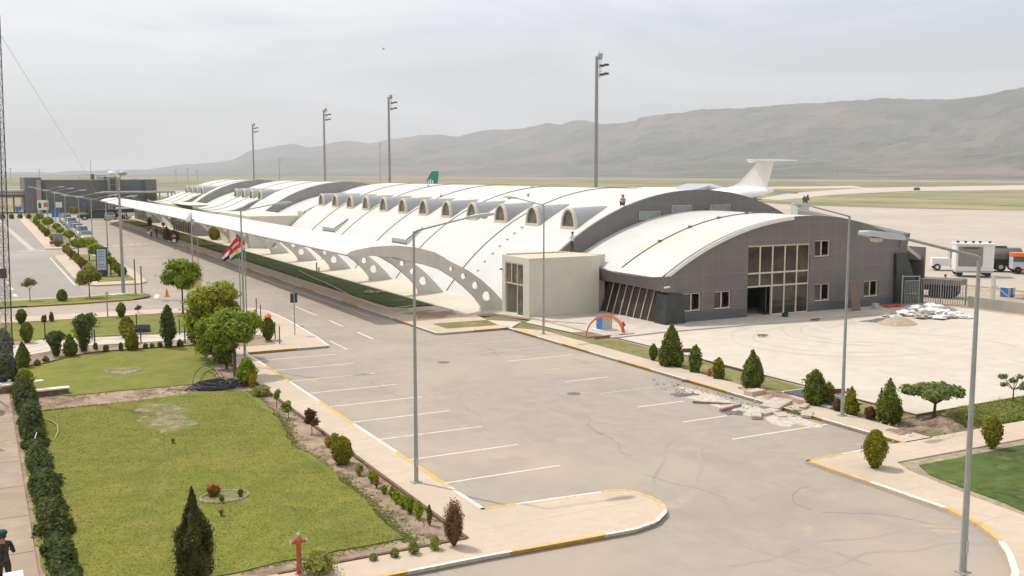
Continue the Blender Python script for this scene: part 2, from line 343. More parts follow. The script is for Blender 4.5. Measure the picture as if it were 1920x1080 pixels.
# soil/garden body
w = MB(); w.prism([(-40, 27.32), (12.93, 27.32), (12.93, 65.62), (17.18, 65.62), (17.18, 83.5), (12.6, 84.68), (-40, 84.68)], -.05, .10)
struct(w, 'garden_soil', M_SOIL)
def wig(poly, amp=.12, step=.7, seed=1):
    r = random.Random(seed); o = []
    for i in range(len(poly)):
        p, q = Vector(poly[i]).to_2d(), Vector(poly[(i + 1) % len(poly)]).to_2d(); k = max(1, int((q - p).length / step))
        for j in range(k):
            t = p.lerp(q, j / k); o.append((t.x + r.uniform(-amp, amp) * (j > 0), t.y + r.uniform(-amp, amp) * (j > 0)))
    return o
w = MB(); w.prism(wig([(1.15, 28.2), (6, 28.0), (9, 28.3), (11.2, 28.3), (11.3, 31.4), (11.4, 34.1), (11.45, 38), (11.1, 40.5), (11.8, 44.8), (12.1, 48.5), (11.9, 52.2), (9.4, 53.0), (6.5, 52.3), (2.2, 52), (1.3, 50)]), .08, .135)
struct(w, 'lawn', M_LAWN)
w = MB(); w.prism(wig([(3.5, 55.3), (6.9, 55.2), (9.8, 55.2), (10.9, 55.6), (11.6, 57.5), (12.1, 61), (12.2, 65), (12.4, 67.4), (10.1, 67.8), (6.4, 67.9), (4.9, 67.2), (3.1, 65.2), (1.6, 64.3), (-6, 58), (-6, 56), (2.0, 56.2)], .07), .08, .135)
struct(w, 'lawn', M_LAWN)
w = MB(); w.prism(wig([(-40, 74.5), (-2, 74.5), (1.5, 75.5), (3.4, 75.6), (7, 74.8), (13.6, 74.0), (14.0, 82.5), (12.6, 84.4), (-40, 84.4)], .06), .08, .135)
struct(w, 'lawn', M_LAWN)
w = MB(); w.prism([(-30, 56), (-6, 60), (1.6, 65.4), (2.5, 69.0), (3.5, 69.6), (5.5, 71.1), (8.5, 70.7), (17.2, 70.1), (17.2, 73.0), (13.8, 73.0), (11, 73.5), (7, 74.2), (3.4, 74.9), (2.7, 73.9), (.8, 72.5), (-6, 65), (-30, 62)], .06, .14)
struct(w, 'path', M_CONC)
w = MB(); w.prism([(-30, 18), (1.03, 18), (1.03, 57), (.6, 59.0), (-30, 59.0)], -.05, .16)
struct(w, 'path', M_PATHC)
# brown edging of the flower bed
w = MB()
for a_, b_ in (((-3, 60.6), (1.6, 64.5)), ((1.6, 64.5), (3.1, 65.3)), ((3.1, 65.3), (4.9, 67.3)), ((4.9, 67.3), (6.4, 68.0)), ((6.4, 68), (10.1, 67.9)), ((10.1, 67.9), (12.5, 67.6))):
    w.tube([(*a_, .15), (*b_, .15)], .07, 4)
for yy in (27.35, ): w.bx(7, 12.9, 27.25, 27.37, .05, .19)
w.bx(12.86, 12.98, 27.3, 60, .05, .19)
struct(w, 'bed_edging', mat('edging_brown', (.17, .10, .065), .9, .2, 4))
# median, islands
w = MB(); w.prism([(-60, 95.0), (7.7, 95.2), (12.2, 96.0), (13.4, 97.0), (13.9, 98.3), (13.5, 99.7), (12.2, 100.6), (8, 99.6), (-60, 99.4)], -.05, .13)
struct(w, 'median_grass', M_LAWN)
w = MB()
isl1 = [(9.0, 166.5), (12.4, 165.6), (14.6, 168), (15.0, 180), (15.3, 268), (15.3, 309), (9.5, 309)]
isl2 = [(8.9, 111.5), (10.4, 109.4), (14.6, 109.3), (15.5, 110.9), (15.9, 120), (15.9, 145), (14, 153.5), (11, 154.2), (9.1, 151.2)]
w.prism(isl1, -.05, .15); w.prism(isl2, -.05, .15)
struct(w, 'pavement', M_WALK)
w = MB(); w.prism([(11.3, 170), (14.4, 171), (14.6, 308), (11.3, 308)], .1, .19); w.prism([(10.9, 112.5), (14.6, 112.6), (14.8, 144), (13.4, 152), (11.0, 152.5)], .1, .19)
struct(w, 'planting_bed', M_LAWN3)
w = MB(); w.prism([(-90, 318), (14, 318), (60, 306), (90, 306), (90, 345), (-90, 345)], -.05, .1)
struct(w, 'verge', mat('dry_verge', (.40, .35, .24), .95, .2, .4, big=[(.2, (.22, .22, .09), .5, .7)]))

# east side: grass strips, cream slab, yard
w = MB(); w.prism([(30.6, 80), (34.3, 78.9), (34.3, 159), (31, 159)], -.02, .165); struct(w, 'grass_strip', M_LAWN2)
w = MB(); w.prism([(31.2, 176), (34.2, 176), (34.2, 211), (31.2, 211)], -.02, .2); w.prism([(31.2, 234), (34.2, 234), (34.2, 262), (31.2, 262)], -.02, .2); w.prism([(30.8, 162), (33.4, 162), (33.4, 176), (30.8, 176)], -.02, .2); struct(w, 'grass_strip', M_LAWN)
w = MB(); w.prism([(30.4, 78.8), (34.9, 72.2), (36.8, 72.3), (38.1, 68.2), (36.7, 66.8), (34.6, 69.2), (34.2, 66.8), (34.4, 64.9), (36.2, 66.9), (36.9, 60.2), (38.3, 59.6), (38.4, 53), (38.6, 44.5), (38.4, 38.3), (38.6, 32.0), (47, 32.1), (130, 33.5), (130, 50), (73.0, 50.8), (73.2, 58.0), (73.2, 90), (84, 90), (84, 300), (34.2, 300), (34.3, 78.9)], -.04, .11)
struct(w, 'yard', M_CONC)
w = MB(); w.prism([(34.3, 78.8), (34.9, 72.4), (37.0, 72.4), (38.1, 73.2), (41, 74), (41, 300), (34.3, 300)], .05, .145); struct(w, 'terrace', M_CREAM)
w = MB(); w.prism([(38.2, 57.2), (42.9, 57.6), (66, 56.9), (69.2, 58.4), (72, 59), (72, 62), (44, 70), (38, 68.5)], .05, .2); struct(w, 'terrace', mat('terrace_paving', (.50, .44, .375), .9, .08, 1.0, big=[(.3, (.40, .35, .30), .5, .72)]))
w = MB(); w.prism([(35.72, 31.9), (38.5, 31.9), (38.5, 38), (38.3, 44.5), (38.3, 53), (38.2, 59.5), (36.8, 60), (36.1, 66.7), (34.5, 64.6), (35.72, 62.4)], -.02, .1); w.prism([(29.95, 66.4), (34.1, 66.25), (34.45, 68.9), (29.95, 69.05)], -.02, .12)
struct(w, 'grass_strip', M_LAWN3)
w = MB(); w.tube([(38.45, 31.9, .13), (38.6, 38.3, .13), (38.55, 53, .13), (38.4, 59.6, .13), (36.95, 60.2, .13), (36.3, 66.8, .13)], .06, 4); w.tube([(38.5, 32, .13), (46.4, 32.2, .13), (70, 32.8, .13)], .06, 4)
struct(w, 'bed_edging', MATS['edging_brown'])
w = MB(); w.prism([(34.2, 28.95), (70, 28.95), (70, 32.7), (38.6, 31.8), (35.7, 32.2), (34.2, 31.6)], -.02, .07)
struct(w, 'weedy_ground', mat('weedy_earth', (.20, .155, .10), .95, .25, 1.5, big=[(.5, (.12, .14, .03), .46, .58)], bump=.8))
w = MB(); w.prism(wig([(70, 26.4), (38.5, 26.3), (31.9, 26.3), (31.2, 25.2), (30.9, 22.6), (30.3, 19.2), (30.2, 14), (70, 14)], .06), -.02, .13)
struct(w, 'lawn', M_LAWN2)
w = MB(); w.sheet([(30.0, 14), (30.5, 14), (70, 14), (70, 26.58), (31.4, 26.93), (30.85, 25.9), (30.28, 22.4)], .10)
struct(w, 'garden_soil', mat('pale_soil', (.33, .27, .18), .95, .2, 3, bump=.8))
w = MB(); w.prism([(73.2, 60), (89, 60), (89, 76), (83, 90), (73.2, 90)], -.1, .02); w.prism([(73.4, 20), (89.5, 20), (89.5, 60), (73.4, 60)], -.1, .03)
struct(w, 'dirt_ground', mat('apron_dirt', (.42, .335, .25), .95, .12, .6, big=[(.25, (.33, .26, .19), .5, .7), (.5, (.30, .28, .12), .6, .7)]))
# kerbs: painted blocks in alternate colours
def kerb(path, seg, cols, z1=.158, z0=-.03, wd=.16, start=0, name='kerb'):
    mbk = MB(); acc = start; pts = [Vector(p) for p in path]
    for a_, b_ in zip(pts, pts[1:]):
        d = (b_ - a_); ln = d.length; d = d / ln; nrm = Vector((-d.y, d.x)); t = 0
        while t < ln - 1e-4:
            k = int(acc / seg + 1e-6); nxt = min(ln - t, (k + 1) * seg - acc);
            if nxt < 1e-3: nxt = min(ln - t, seg)
            p = a_ + d * t; q = a_ + d * (t + nxt)
            mbk.add([(*(p + nrm * .004), z0), (*(q + nrm * .004), z0), (*(q + nrm * .004), z1), (*(p + nrm * .004), z1), (*(p - nrm * wd), z1), (*(q - nrm * wd), z1)], [(1, 0, 3, 2), (2, 3, 4, 5)], k % len(cols))
            t += nxt; acc += nxt
    return struct(mbk, name, cols)
kerb([(14.505, 63.4), (14.505, 29.55)][::-1], 5.2, [M_YEL, M_WHT], start=3.2)[:] if False else None
kerb([(14.5, 63.5), (14.5, 29.5)], 5.2, [M_WHT, M_YEL], wd=-.16, start=0)
kerb([(14.5, 29.5), (19.6, 29.1), (20.0, 28.9), (20.25, 28.0), (20.2, 27.2), (19.8, 26.5), (19.0, 25.9), (18.0, 25.65), (16.3, 25.7), (12.7, 25.85), (-40, 25.9)], 3.3, [M_YEL, M_WHT], wd=-.15, start=2.0)
kerb([(18.9, 85.6), (20.1, 84.0), (20.7, 81.9), (20.8, 77), (20.3, 67), (19.95, 63.5)], 30, [M_WHT], wd=-.15)
kerb([(19.95, 63.5), (14.5, 63.5)], 2.2, [M_WHT, M_YEL, M_YEL], wd=-.15, start=0.2)
kerb([(34.1, 28.8), (34.1, 64.9)], 3.35, [M_YEL, M_WHT], wd=-.15, start=1.9)
kerb([(34.1, 64.9), (28.5, 64.9)], 2.8, [M_YEL, M_WHT], wd=-.15)
kerb([(28.5, 64.9), (28.5, 262)], 4.2, [M_WHT, M_YEL, M_WHT], wd=-.15)
kerb([(32.6, 28.9), (28.4, 28.78)], 2.2, [M_WHT, M_YEL], wd=-.12)
kerb([(28.4, 28.78), (28.4, 22.2), (28.05, 20.8), (27.4, 19.6), (26.6, 18.7), (25.5, 17.7), (24, 16.8), (22, 16.2)], 3.2, [M_YEL, M_WHT], wd=-.2)
kerb([(13.5, 99.7), (13.9, 98.3), (13.4, 97.0), (12.2, 96.0), (7.7, 95.2), (-60, 95.0)], 4.4, [M_BLK, M_YEL, M_YEL, M_BLK, M_BLK][:4], wd=-.2, z1=.14)
kerb([(-60, 99.4), (8, 99.6), (12.2, 100.6), (13.5, 99.7)], 40, [M_WHT], wd=-.2, z1=.14)
kerb([(9.1, 151.2), (8.9, 111.5), (10.4, 109.4), (14.6, 109.3), (15.5, 110.9)], 80, [M_BLK, M_WHT], wd=-.05, start=38, z1=.155)
# painted lines
w = MB(); w2 = MB()
def line(a_, b_, wd=.12, z=.005, mb=None):
    a_ = Vector(a_); b_ = Vector(b_); d = (b_ - a_).normalized(); nrm = Vector((-d.y, d.x)) * wd / 2
    (mb or w).add([(*(a_ + nrm), z), (*(a_ - nrm), z), (*(b_ - nrm), z), (*(b_ + nrm), z)], [(0, 1, 2, 3)])
for k in range(9): line((14.55, 33.2 + 3.47 * k), (19.75, 33.18 + 3.47 * k))
for k in range(9):
    y = 33.05 + 3.44 * k
    if k in (0,): line((28.3, y), (33.9, y))
    elif k == 1: line((28.3, y), (30.9, y))
    elif k in (3, 5, 7): line((28.2, y), (32.8, y), .11, mb=w2)
    elif k in (2, 4): line((28.2, y), (31.0, y), .12)
    else: line((28.2, y), (32.9, y), .12, mb=w2 if k == 8 else w)
for y0, y1 in ((65.4, 68.8), (71.9, 75.4), (78.6, 84.8)): line((23.85, y0), (23.9, y1), .16)
for y0 in (100, 112, 124, 136): line((21.6, y0), (21.6, y0 + 3.5), .15, mb=w2)
line((27.5, 76), (27.2, 110), .14); line((27.2, 110), (26.6, 150), .14, mb=w2); line((26.6, 150), (28, 215), .15, mb=w2); line((20.9, 62.2), (20.95, 66), .12)
line((27.9, 70), (27.6, 76), .14, mb=w2)
for i in range(8): line((16.3 + i * 1.3, 168.0 + i * .9), (16.95 + i * 1.3, 168.4 + i * .9), .9)
for i in range(9): line((2.9 - i * .12, 104 + i * 6.2), (2.8 - i * .12, 106.2 + i * 6.2), .3)
for i in range(10): line((1.6, 161 + i * 11), (1.6, 166 + i * 11), .25, mb=w2)
line((9.6, 165), (5.4, 164.2), .5); line((8.6, 111.5), (8.6, 150), .16, z=.009); line((-20, 101.2), (8.8, 101.6), .3, mb=w2); line((14.2, 96.5), (14.8, 99.5), .4)
line((14.8, 99.5), (12, 102), .3, mb=w2); line((4.8, 275), (7.2, 166), .9, mb=w2, z=.009)
line((-30, 89.3), (18, 89.0), .15, mb=w2); line((18, 100.5), (18.3, 97.2), .3)
struct(w, 'road_markings', M_LINE); struct(w2, 'road_markings', M_LINEW)

# ------------------------------------------------------------ hills
SKY_PTS = [(-900, 327), (-200, 326), (0, 325), (120, 327), (250, 326), (300, 322), (390, 312), (440, 297), (470, 280), (495, 277), (520, 271), (550, 268), (575, 273), (600, 272), (625, 266), (650, 262), (690, 266), (715, 262), (740, 258), (765, 255), (790, 251), (830, 252), (860, 255), (880, 248), (900, 243), (960, 241), (1000, 236), (1015, 233), (1030, 229), (1050, 233), (1065, 228), (1080, 224), (1100, 225), (1125, 232), (1150, 228), (1190, 225), (1200, 218), (1240, 213), (1310, 205), (1380, 202), (1480, 196), (1560, 190), (1640, 183), (1700, 185), (1780, 185), (1830, 180), (1860, 174), (1880, 168), (1905, 165), (1940, 166), (2100, 158), (2500, 150), (3500, 180)]
def interp(x, pts):
    for (a, b), (c, d) in zip(pts, pts[1:]):
        if x <= c: t = max(0, (x - a) / (c - a)); return b + (d - b) * t
    return pts[-1][1]
hm = MB(); rows = []; NA = 760; NT = 110
for i in range(NA + 1):
    px = -900 + (3900) * i / NA
    az = math.atan((px - 960) / math.hypot(FPX, 215)) + YAW
    ca = cos(az - YAW)
    e = (325 - interp(px, SKY_PTS) - 2.5 + (2.2 * noise.fractal(Vector((px / 38, 0, 0)), .8, 2, 4) if px > 300 else 0)) / FPX * ca
    Dr = interp(px, [(-900, 11500), (300, 11500), (450, 11000), (700, 9500), (1000, 8000), (1200, 6500), (1600, 5600), (1920, 5000), (3000, 4500)])
    D0 = Dr * .36; row = []
    for j in range(NT + 1):
        t = j / NT * 1.12; r = D0 + (Dr - D0) * t
        x, y = r * sin(az), r * cos(az)
        if t <= 1:
            s = .16 * t ** 1.2 + .84 * max(0, (t - .30) / .70) ** 1.5
            nz = noise.fractal(Vector((x, y, 0)) / 900, .9, 2.1, 6); rg = abs(noise.fractal(Vector((x + 500, y, 3)) / 750, .75, 2.1, 6))
            amp = min(1, max(0, t - .1) * 2) * (1 - t) ** .7
            s = s * (1 + .7 * nz * amp) - .75 * rg * amp * s ** .8 + .16 * nz * amp * max(0, t - .3)
            z = s * (H + r * e) - (1 - min(1, t * 6)) * 3
        else:
            z = (H + r * e) * (1 - (t - 1) * 5)
        z += noise.fractal(Vector((x, y, 9)) / 300, .8, 2, 4) * 5 * min(1, t * 3) * (t < .995)
        row.append((x, y, z))
    rows.append(row)
hm.strip(rows)
hf = MB(); rows = []
for i in range(261):
    px = -400 + 3200 * i / 260; az = math.atan((px - 960) / math.hypot(FPX, 215)) + YAW; row = []
    e = (325 - interp(px, [(-400, 326), (80, 322), (260, 318), (420, 302), (560, 288), (700, 276), (840, 268), (1000, 262), (1100, 246), (1180, 236), (1400, 230), (3000, 220)]) + 2.5 * noise.fractal(Vector((px / 60, 4, 0)), .8, 2, 4)) / FPX * cos(az - YAW)
    for j in range(9):
        r = 9600 + 2600 * j / 8; t = j / 8; row.append((r * sin(az), r * cos(az), (t ** .8) * (H + r * e) * (1 + .1 * noise.noise(Vector((r * sin(az), r * cos(az), 0)) / 500) * (1 - t)) - 2))
    rows.append(row)
hf.strip(rows)
M_HILL = mat('hill_scrub', (.155, .135, .112), .95, .22, .004, col2=(.10, .10, .082), big=[(.0022, (.085, .09, .06), .45, .6), (.0009, (.22, .16, .13), .5, .64), (.006, (.08, .08, .06), .55, .68), (.02, (.09, .088, .07), .6, .72)], bump=.7, bscale=.007)
for nd in M_HILL.node_tree.nodes:
    if nd.type == 'BUMP': nd.inputs['Distance'].default_value = 90
struct(hm, 'hills', M_HILL, smooth=True); struct(hf, 'hills', M_HILL, smooth=True)

# ------------------------------------------------------------ TERMINAL: vaulted halls
CX, CZ, CR = 59.0, -14.13, 24.0           # main vault circle (x, z)
AX, AZ, AR = 59.3, -18.0, 26.0            # lower vault circle
def arc(cx, cz, r, x0, x1, n=40, up=0.0):
    a0 = math.acos((x0 - cx) / (r)); a1 = math.acos((x1 - cx) / (r))
    return [(cx + (r + up) * cos(a0 + (a1 - a0) * i / n), cz + (r + up) * sin(a0 + (a1 - a0) * i / n)) for i in range(n + 1)]
def zmain(x): return CZ + sqrt(CR * CR - (x - CX) ** 2)
def zlow(x): return AZ + sqrt(AR * AR - (x - AX) ** 2)
def vault(mb, pr, y0, y1, th=.25, mi=0, ny=1):
    """shell with thickness from a profile of (x, z)"""
    n = len(pr); ins = []
    for i, p in enumerate(pr):
        a_ = pr[max(0, i - 1)]; b_ = pr[min(n - 1, i + 1)]; d = Vector((b_[0] - a_[0], b_[1] - a_[1])).normalized(); nn = Vector((d.y, -d.x))
        ins.append((p[0] + nn.x * th, p[1] + nn.y * th))
    loop = pr + ins[::-1]
    rows = [[(x, y0 + (y1 - y0) * k / ny, z) for x, z in loop] for k in range(ny + 1)]
    mb.strip(rows, mi, closed=True)
    for y, rv in ((y0, 0), (y1, 1)):
        for i in range(n - 1):
            q = [(pr[i][0], y, pr[i][1]), (pr[i + 1][0], y, pr[i + 1][1]), (ins[i + 1][0], y, ins[i + 1][1]), (ins[i][0], y, ins[i][1])]
            mb.add(q if rv else q[::-1], [(0, 1, 2, 3)], mi)
XL, XR = 39.65, 78.35
def seam(mb, y, x0, x1, prof='m', r=.04):
    pr = arc(CX, CZ, CR, x0, x1, 36, .05) if prof == 'm' else arc(AX, AZ, AR, x0, x1, 30, .05)
    mb.tube([(x, y, z) for x, z in pr], r, 5)
def XZ(y): return lambda u, v, w_: (u, y + w_, v)
def gable_main(name, y, root, wins=False, th=.3):
    pr = arc(CX, CZ, CR, XL, XR, 48, .03)
    low = arc(AX, AZ, AR, XR - 1.3, 45.2, 40, -.6)
    outer = [(XL, 0)] + pr + [(XR, 0)]
    holes = [rect(x0, x1, z0, z1) for x0, x1, z0, z1 in WIN_G] if wins else []
    return plate(outer, holes, th, XZ(y), name, M_GABLE if wins else M_GABLE3, root)
WIN_G = [(52.3, 54.57, 7.28, 8.02), (55.88, 58.16, 7.86, 8.52), (60.28, 62.6, 7.84, 8.5)]
def dormer(root, yc):
    """arched dormer: half-pipe from its front at x=47 back into the vault"""
    x0 = 46.95; wd = 1.28; zb = zmain(x0) - .02; hh = 1.85
    m = MB(); rows = []
    ys = [(-wd, 0), (-wd * .98, .45), (-wd * .88, .95), (-wd * .66, 1.42), (-wd * .35, 1.74), (0, hh), (wd * .35, 1.74), (wd * .66, 1.42), (wd * .88, .95), (wd * .98, .45), (wd, 0)]
    xs = [x0 - .25, x0 + .6, x0 + 1.5, x0 + 2.6, x0 + 3.8]
    def top(x): return zb + 0.0 + (x - x0) * .02
    for x in xs:
        rows.append([(x, yc + a_, zb - .12 + b_ + (x - x0) * .035) for a_, b_ in ys])
    m.strip(rows); o = m.build('dormer', M_SILV, root, smooth=True)
    f = MB(); k = .80
    outer = [(a_, b_) for a_, b_ in ys]; inner = [(a_ * k, b_ * k + .2 if b_ > 0 else .2) for a_, b_ in ys]
    fr = [(x0 - .28, yc + a_, zb - .12 + b_) for a_, b_ in outer]; fi = [(x0 - .28, yc + a_, zb - .12 + b_) for a_, b_ in inner]
    b_ = [(x0 - .1, p[1], p[2]) for p in fi]
    f.strip([fr, fi, b_], closed=True); f.strip([[(x0 - .0, p[1], p[2]) for p in fr], fr], closed=True)
    f.bx(x0 - .34, x0 - .1, yc - wd, yc + wd, zb - .45, zb - .12)
    f.build('dormer_frame', M_FRAME, o)
    p = MB(); p.add([(x0 - .12, q[1], q[2]) for q in fi], [tuple(range(len(fi)))]); p.build('pane', mat('dormer_glass', (.13, .11, .085), .2, .3, .8), o)
    return o
def flare(root, ya, yb, nseam):
    """concave sheet sweeping out over the entrance, with a grey end wall"""
    pts = [(46.6, 6.55), (44.86, 6.2 - .45), (43.56, 5.24), (42.08, 4.72), (40.63, 4.43), (38.9, 4.28), (37.6, 4.42), (36.2, 4.85), (34.6, 5.4)]
    pts[1] = (44.9, 5.95)
    m = MB(); m.strip([[(x, y, z + .12) for x, z in pts] for y in (ya, yb)]); m.strip([[(x, y, z - .1) for x, z in pts] for y in (yb, ya)])
    m.strip([[(x, ya, z + .12) for x, z in pts], [(x, ya, z - .1) for x, z in pts]]); 
    m.build('swept_roof', M_ROOF, root)
    e = MB(); low = [(x, max(0, zmain(max(x, XL))) if x > XL else 0.0) for x, z in pts]
    e.strip([[(x, ya + .1, z - .08) for x, z in pts], [(x, ya + .1, min(l, z - .1)) for (x, z), (_, l) in zip(pts, low)]])
    e.build('end_wall', M_GABLE3, root)
    for i in range(1, nseam):
        s = MB(); y = ya + (yb - ya) * i / nseam; s.tube([(x, y, z + .15) for x, z in pts], .07, 4); s.build('roof_seam', M_RIB, root)
    v = MB(); v.bx(35.0, 42, ya + 3, yb - 1, .1, 4.15)
    v.build('entrance_lobby', M_GLASS, root)
    fr = MB()
    for i in range(9):
        y = ya + 3 + (yb - ya - 4) * i / 8; fr.bx(34.9, 35.02, y - .06, y + .06, .1, 4.2)
    fr.bx(34.9, 35.02, ya + 3, yb - 1, 2.4, 2.5)
    for i in range(4):
        x = 35.05 + i * 1.6; fr.bx(x, x + .1, ya + 2.9, ya + 3.02, .1, 4.2)
    fr.build('entrance_frame', M_FRAME, root)
def hall(name, label, y0, y1, dorm, seams, gable_windows=False, fl=None, hatches=()):
    root = thing(name, label, 'terminal', (59, y0, 0), 'vaulted halls of the terminal')
    m = MB(); vault(m, arc(CX, CZ, CR, XL, XR, 56), y0 + .1, y1)
    m.build('roof', M_ROOF, root, smooth=False)
    gable_main('gable_wall', y0 - .12, root, gable_windows)
    gable_main('gable_wall', y1 - .2, root)
    for y in seams: s = MB(); seam(s, y, XL, XR); s.build('roof_seam', M_RIB, root)
    for y in (seams[:-1] if len(seams) > 2 else []):   # ladder hooks between dormers
        pass

    for y in dorm: dormer(root, y)
    if fl: flare(root, fl[0], fl[1], fl[2])
    for (hx0, hx1, hy0, hy1) in hatches:
        h = MB(); za, zb = zmain(hx0), zmain(hx1)
        vs = [(hx0, hy0, za + .55), (hx0, hy1, za + .55), (hx1, hy1, zb + .12), (hx1, hy0, zb + .12), (hx0, hy0, za - .1), (hx0, hy1, za - .1), (hx1, hy1, zb - .1), (hx1, hy0, zb - .1)]
        h.add(vs, [(0, 3, 2, 1), (0, 4, 7, 3), (1, 2, 6, 5)], 0)
        ho = h.build('roof_hatch', M_WHITE, root)
        h = MB(); h.bx(hx0 - .02, hx0 + .03, hy0, hy1, za - .05, za + .12, 1); h.bx(hx0 - .02, hx0 + .03, hy0, hy1, za + .12, za + .56, 0)
        h.tube([(hx0, hy0, za + .6), (hx1, hy0, zb + .2)], .06, 5, 1); h.build('hatch_front', [M_LGREY, M_STEELD], ho)
    return root
h1 = hall('terminal_hall', 'long white barrel-roofed hall with a row of twelve arched dormers, just behind the cream porch', 74.6, 152.8,
          [77.3 + 6.63 * k for k in range(12)], [88.2 + 13.25 * k for k in range(5)], True, None, [(42.7, 44.6, 131.5, 136.8), (42.65, 44.6, 105.6, 110.1)])
for x0, x1, z0, z1 in WIN_G:
    wf = MB(); y = 74.3
    for a_ in ((x0, x1, z0, z0 + .07), (x0, x1, z1 - .07, z1), (x0, x0 + .07, z0 + .07, z1 - .07), (x1 - .07, x1, z0 + .07, z1 - .07)): wf.bx(a_[0], a_[1], y - .05, y + .06, a_[2], a_[3])
    wo = wf.build('window', M_LGREY, h1); p = MB(); p.bx(x0, x1, y + .08, y + .12, z0, z1); p.build('pane', M_GLASS2, wo)
# small roof fixings: ladder hooks beside the first seam
for i in range(9):
    fx = MB(); x = 41.4 + i * .78; z = zmain(x); fx.bx(x - .05, x + .45, 84.9 + (i % 2) * .1, 85.0 + (i % 2) * .1, z + .1, z + .2); fx.build('roof_hook', M_LGREY, h1)
for (x, y) in ((52.4, 95), (56.5, 101.4), (51, 114.8), (55, 128)): fx = MB(); z = zmain(x); fx.bx(x - .1, x + .1, y - .12, y + .12, z, z + .3); fx.build('roof_hook', M_LGREY, h1)
h2 = hall('terminal_hall', 'middle white barrel-roofed hall with four dormers and a grey curved gable, behind the flagpoles', 175.0, 213, [188 + 6.5 * k for k in range(4)], [187.2, 200], False, (188, 212, 3))
h3 = hall('terminal_hall', 'farthest white barrel-roofed hall with four dormers, at the far end of the terminal', 236.5, 268, [242 + 6.5 * k for k in range(4)], [241, 255], False, (242, 267, 3))
for i, (ya, yb, lab) in enumerate([(152.8, 174.9, 'low curved white link building with a louvre block, between the near and middle halls'), (213, 236.4, 'low curved white link building between the middle and farthest halls')]):
    root = thing('link_building', lab, 'building', (59, ya, 0), 'link buildings between the halls')
    m = MB(); vault(m, arc(AX, AZ, AR, 43.3, 75.6, 40), ya, yb); m.build('roof', M_ROOF, root)
    s = MB(); seam(s, ya + 9, 43.3, 75.6, 'l', .07); s.build('roof_seam', M_RIB, root)
    b = MB(); b.bx(36.4, 44.0, ya + .15, yb - .15, .05, 4.95); b.build('entrance_block', M_BEIGE, root)
    v = MB(); z = zlow(46.0); v.bx(45.2, 47.4, ya + 1.4, ya + 1.6, z - .6, z + 1.15); v.bx(45.2, 45.3, ya + 1.4, ya + 5, z - .6, z + 1.15)
    for k in range(7): v.bx(45.2 + k * .33, 45.32 + k * .33, ya + 1.3, ya + 1.4, z - .6, z + 1.15)
    v.build('louvre_block', M_FRAME, root)
    d = MB(); d.bx(36.32, 36.4, ya + 5, ya + 9, .1, 3.0); d.build('door', M_GLASS, root)

# ------------------------------------------------------------ front annex
root = thing('terminal_annex', 'dark grey front block of the terminal with a white curved roof and tall glazed entrance', 'building', (59, 60.6, 0))
FY = 60.6
m = MB(); vault(m, arc(AX, AZ, AR, 44.85, 73.0, 48), FY + .315, 74.3, .3); vault(m, arc(AX, AZ, AR, 44.85, 57.5, 30), FY - .12, FY - .01, .25); m.build('roof', M_ROOF, root)
e = MB(); vault(e, arc(AX, AZ, AR, 44.9, 57.5, 34, .06), FY - .2, FY - .125, .26); e.build('roof_edge', M_WHITE, root)
s = MB(); seam(s, 66.6, 45.3, 73, 'l'); 
for k in range(5): x = 49 + k * 3; s.bx(x - .12, x + .12, 66.5, 66.75, zlow(x), zlow(x) + .16)
s.build('roof_seam', M_RIB, root)
m = MB(); m.bx(50, 64, 73.2, 74.2, zlow(50), zlow(50) + .05); 
WINS = [(46.86, 48.5, 1.0, 2.37), (49.77, 51.42, 1.0, 2.37), (60.02, 61.72, 4.65, 5.98), (60.13, 61.88, 1.0, 2.41), (65.75, 67.43, 1.03, 2.4)]
GL = (53.05, 59.5, .2, 5.79)
pr = [(x, z) for x, z in arc(AX, AZ, AR, 45.2, 69.6, 44, .01)]
outer = [(46.0, .05), (45.2, 3.5)] + pr + [(70.9, 6.25), (70.75, 5.2), (70.6, .05)]
plate(outer, [rect(*q) for q in WINS] + [rect(GL[0], GL[1], .05 + .12, GL[3])], .3, XZ(FY + .15), 'front_wall', M_GABLE, root)
b = MB(); b.bx(53.05, 59.5, FY + .02, FY + .28, .06, .17); b.build('threshold', M_FIN, root)
for xa, xb in ((46.75, 53.0), (59.55, 69.2)): pb = MB(); pb.bx(xa, xb, FY - .012, FY - .003, .06, .86); pb.build('plinth_panels', gridmat('slate_plinth', (.105, .11, .118), (.15, .155, .16), 0, None, 1.52, 500, w=.028, rough=.4), root)
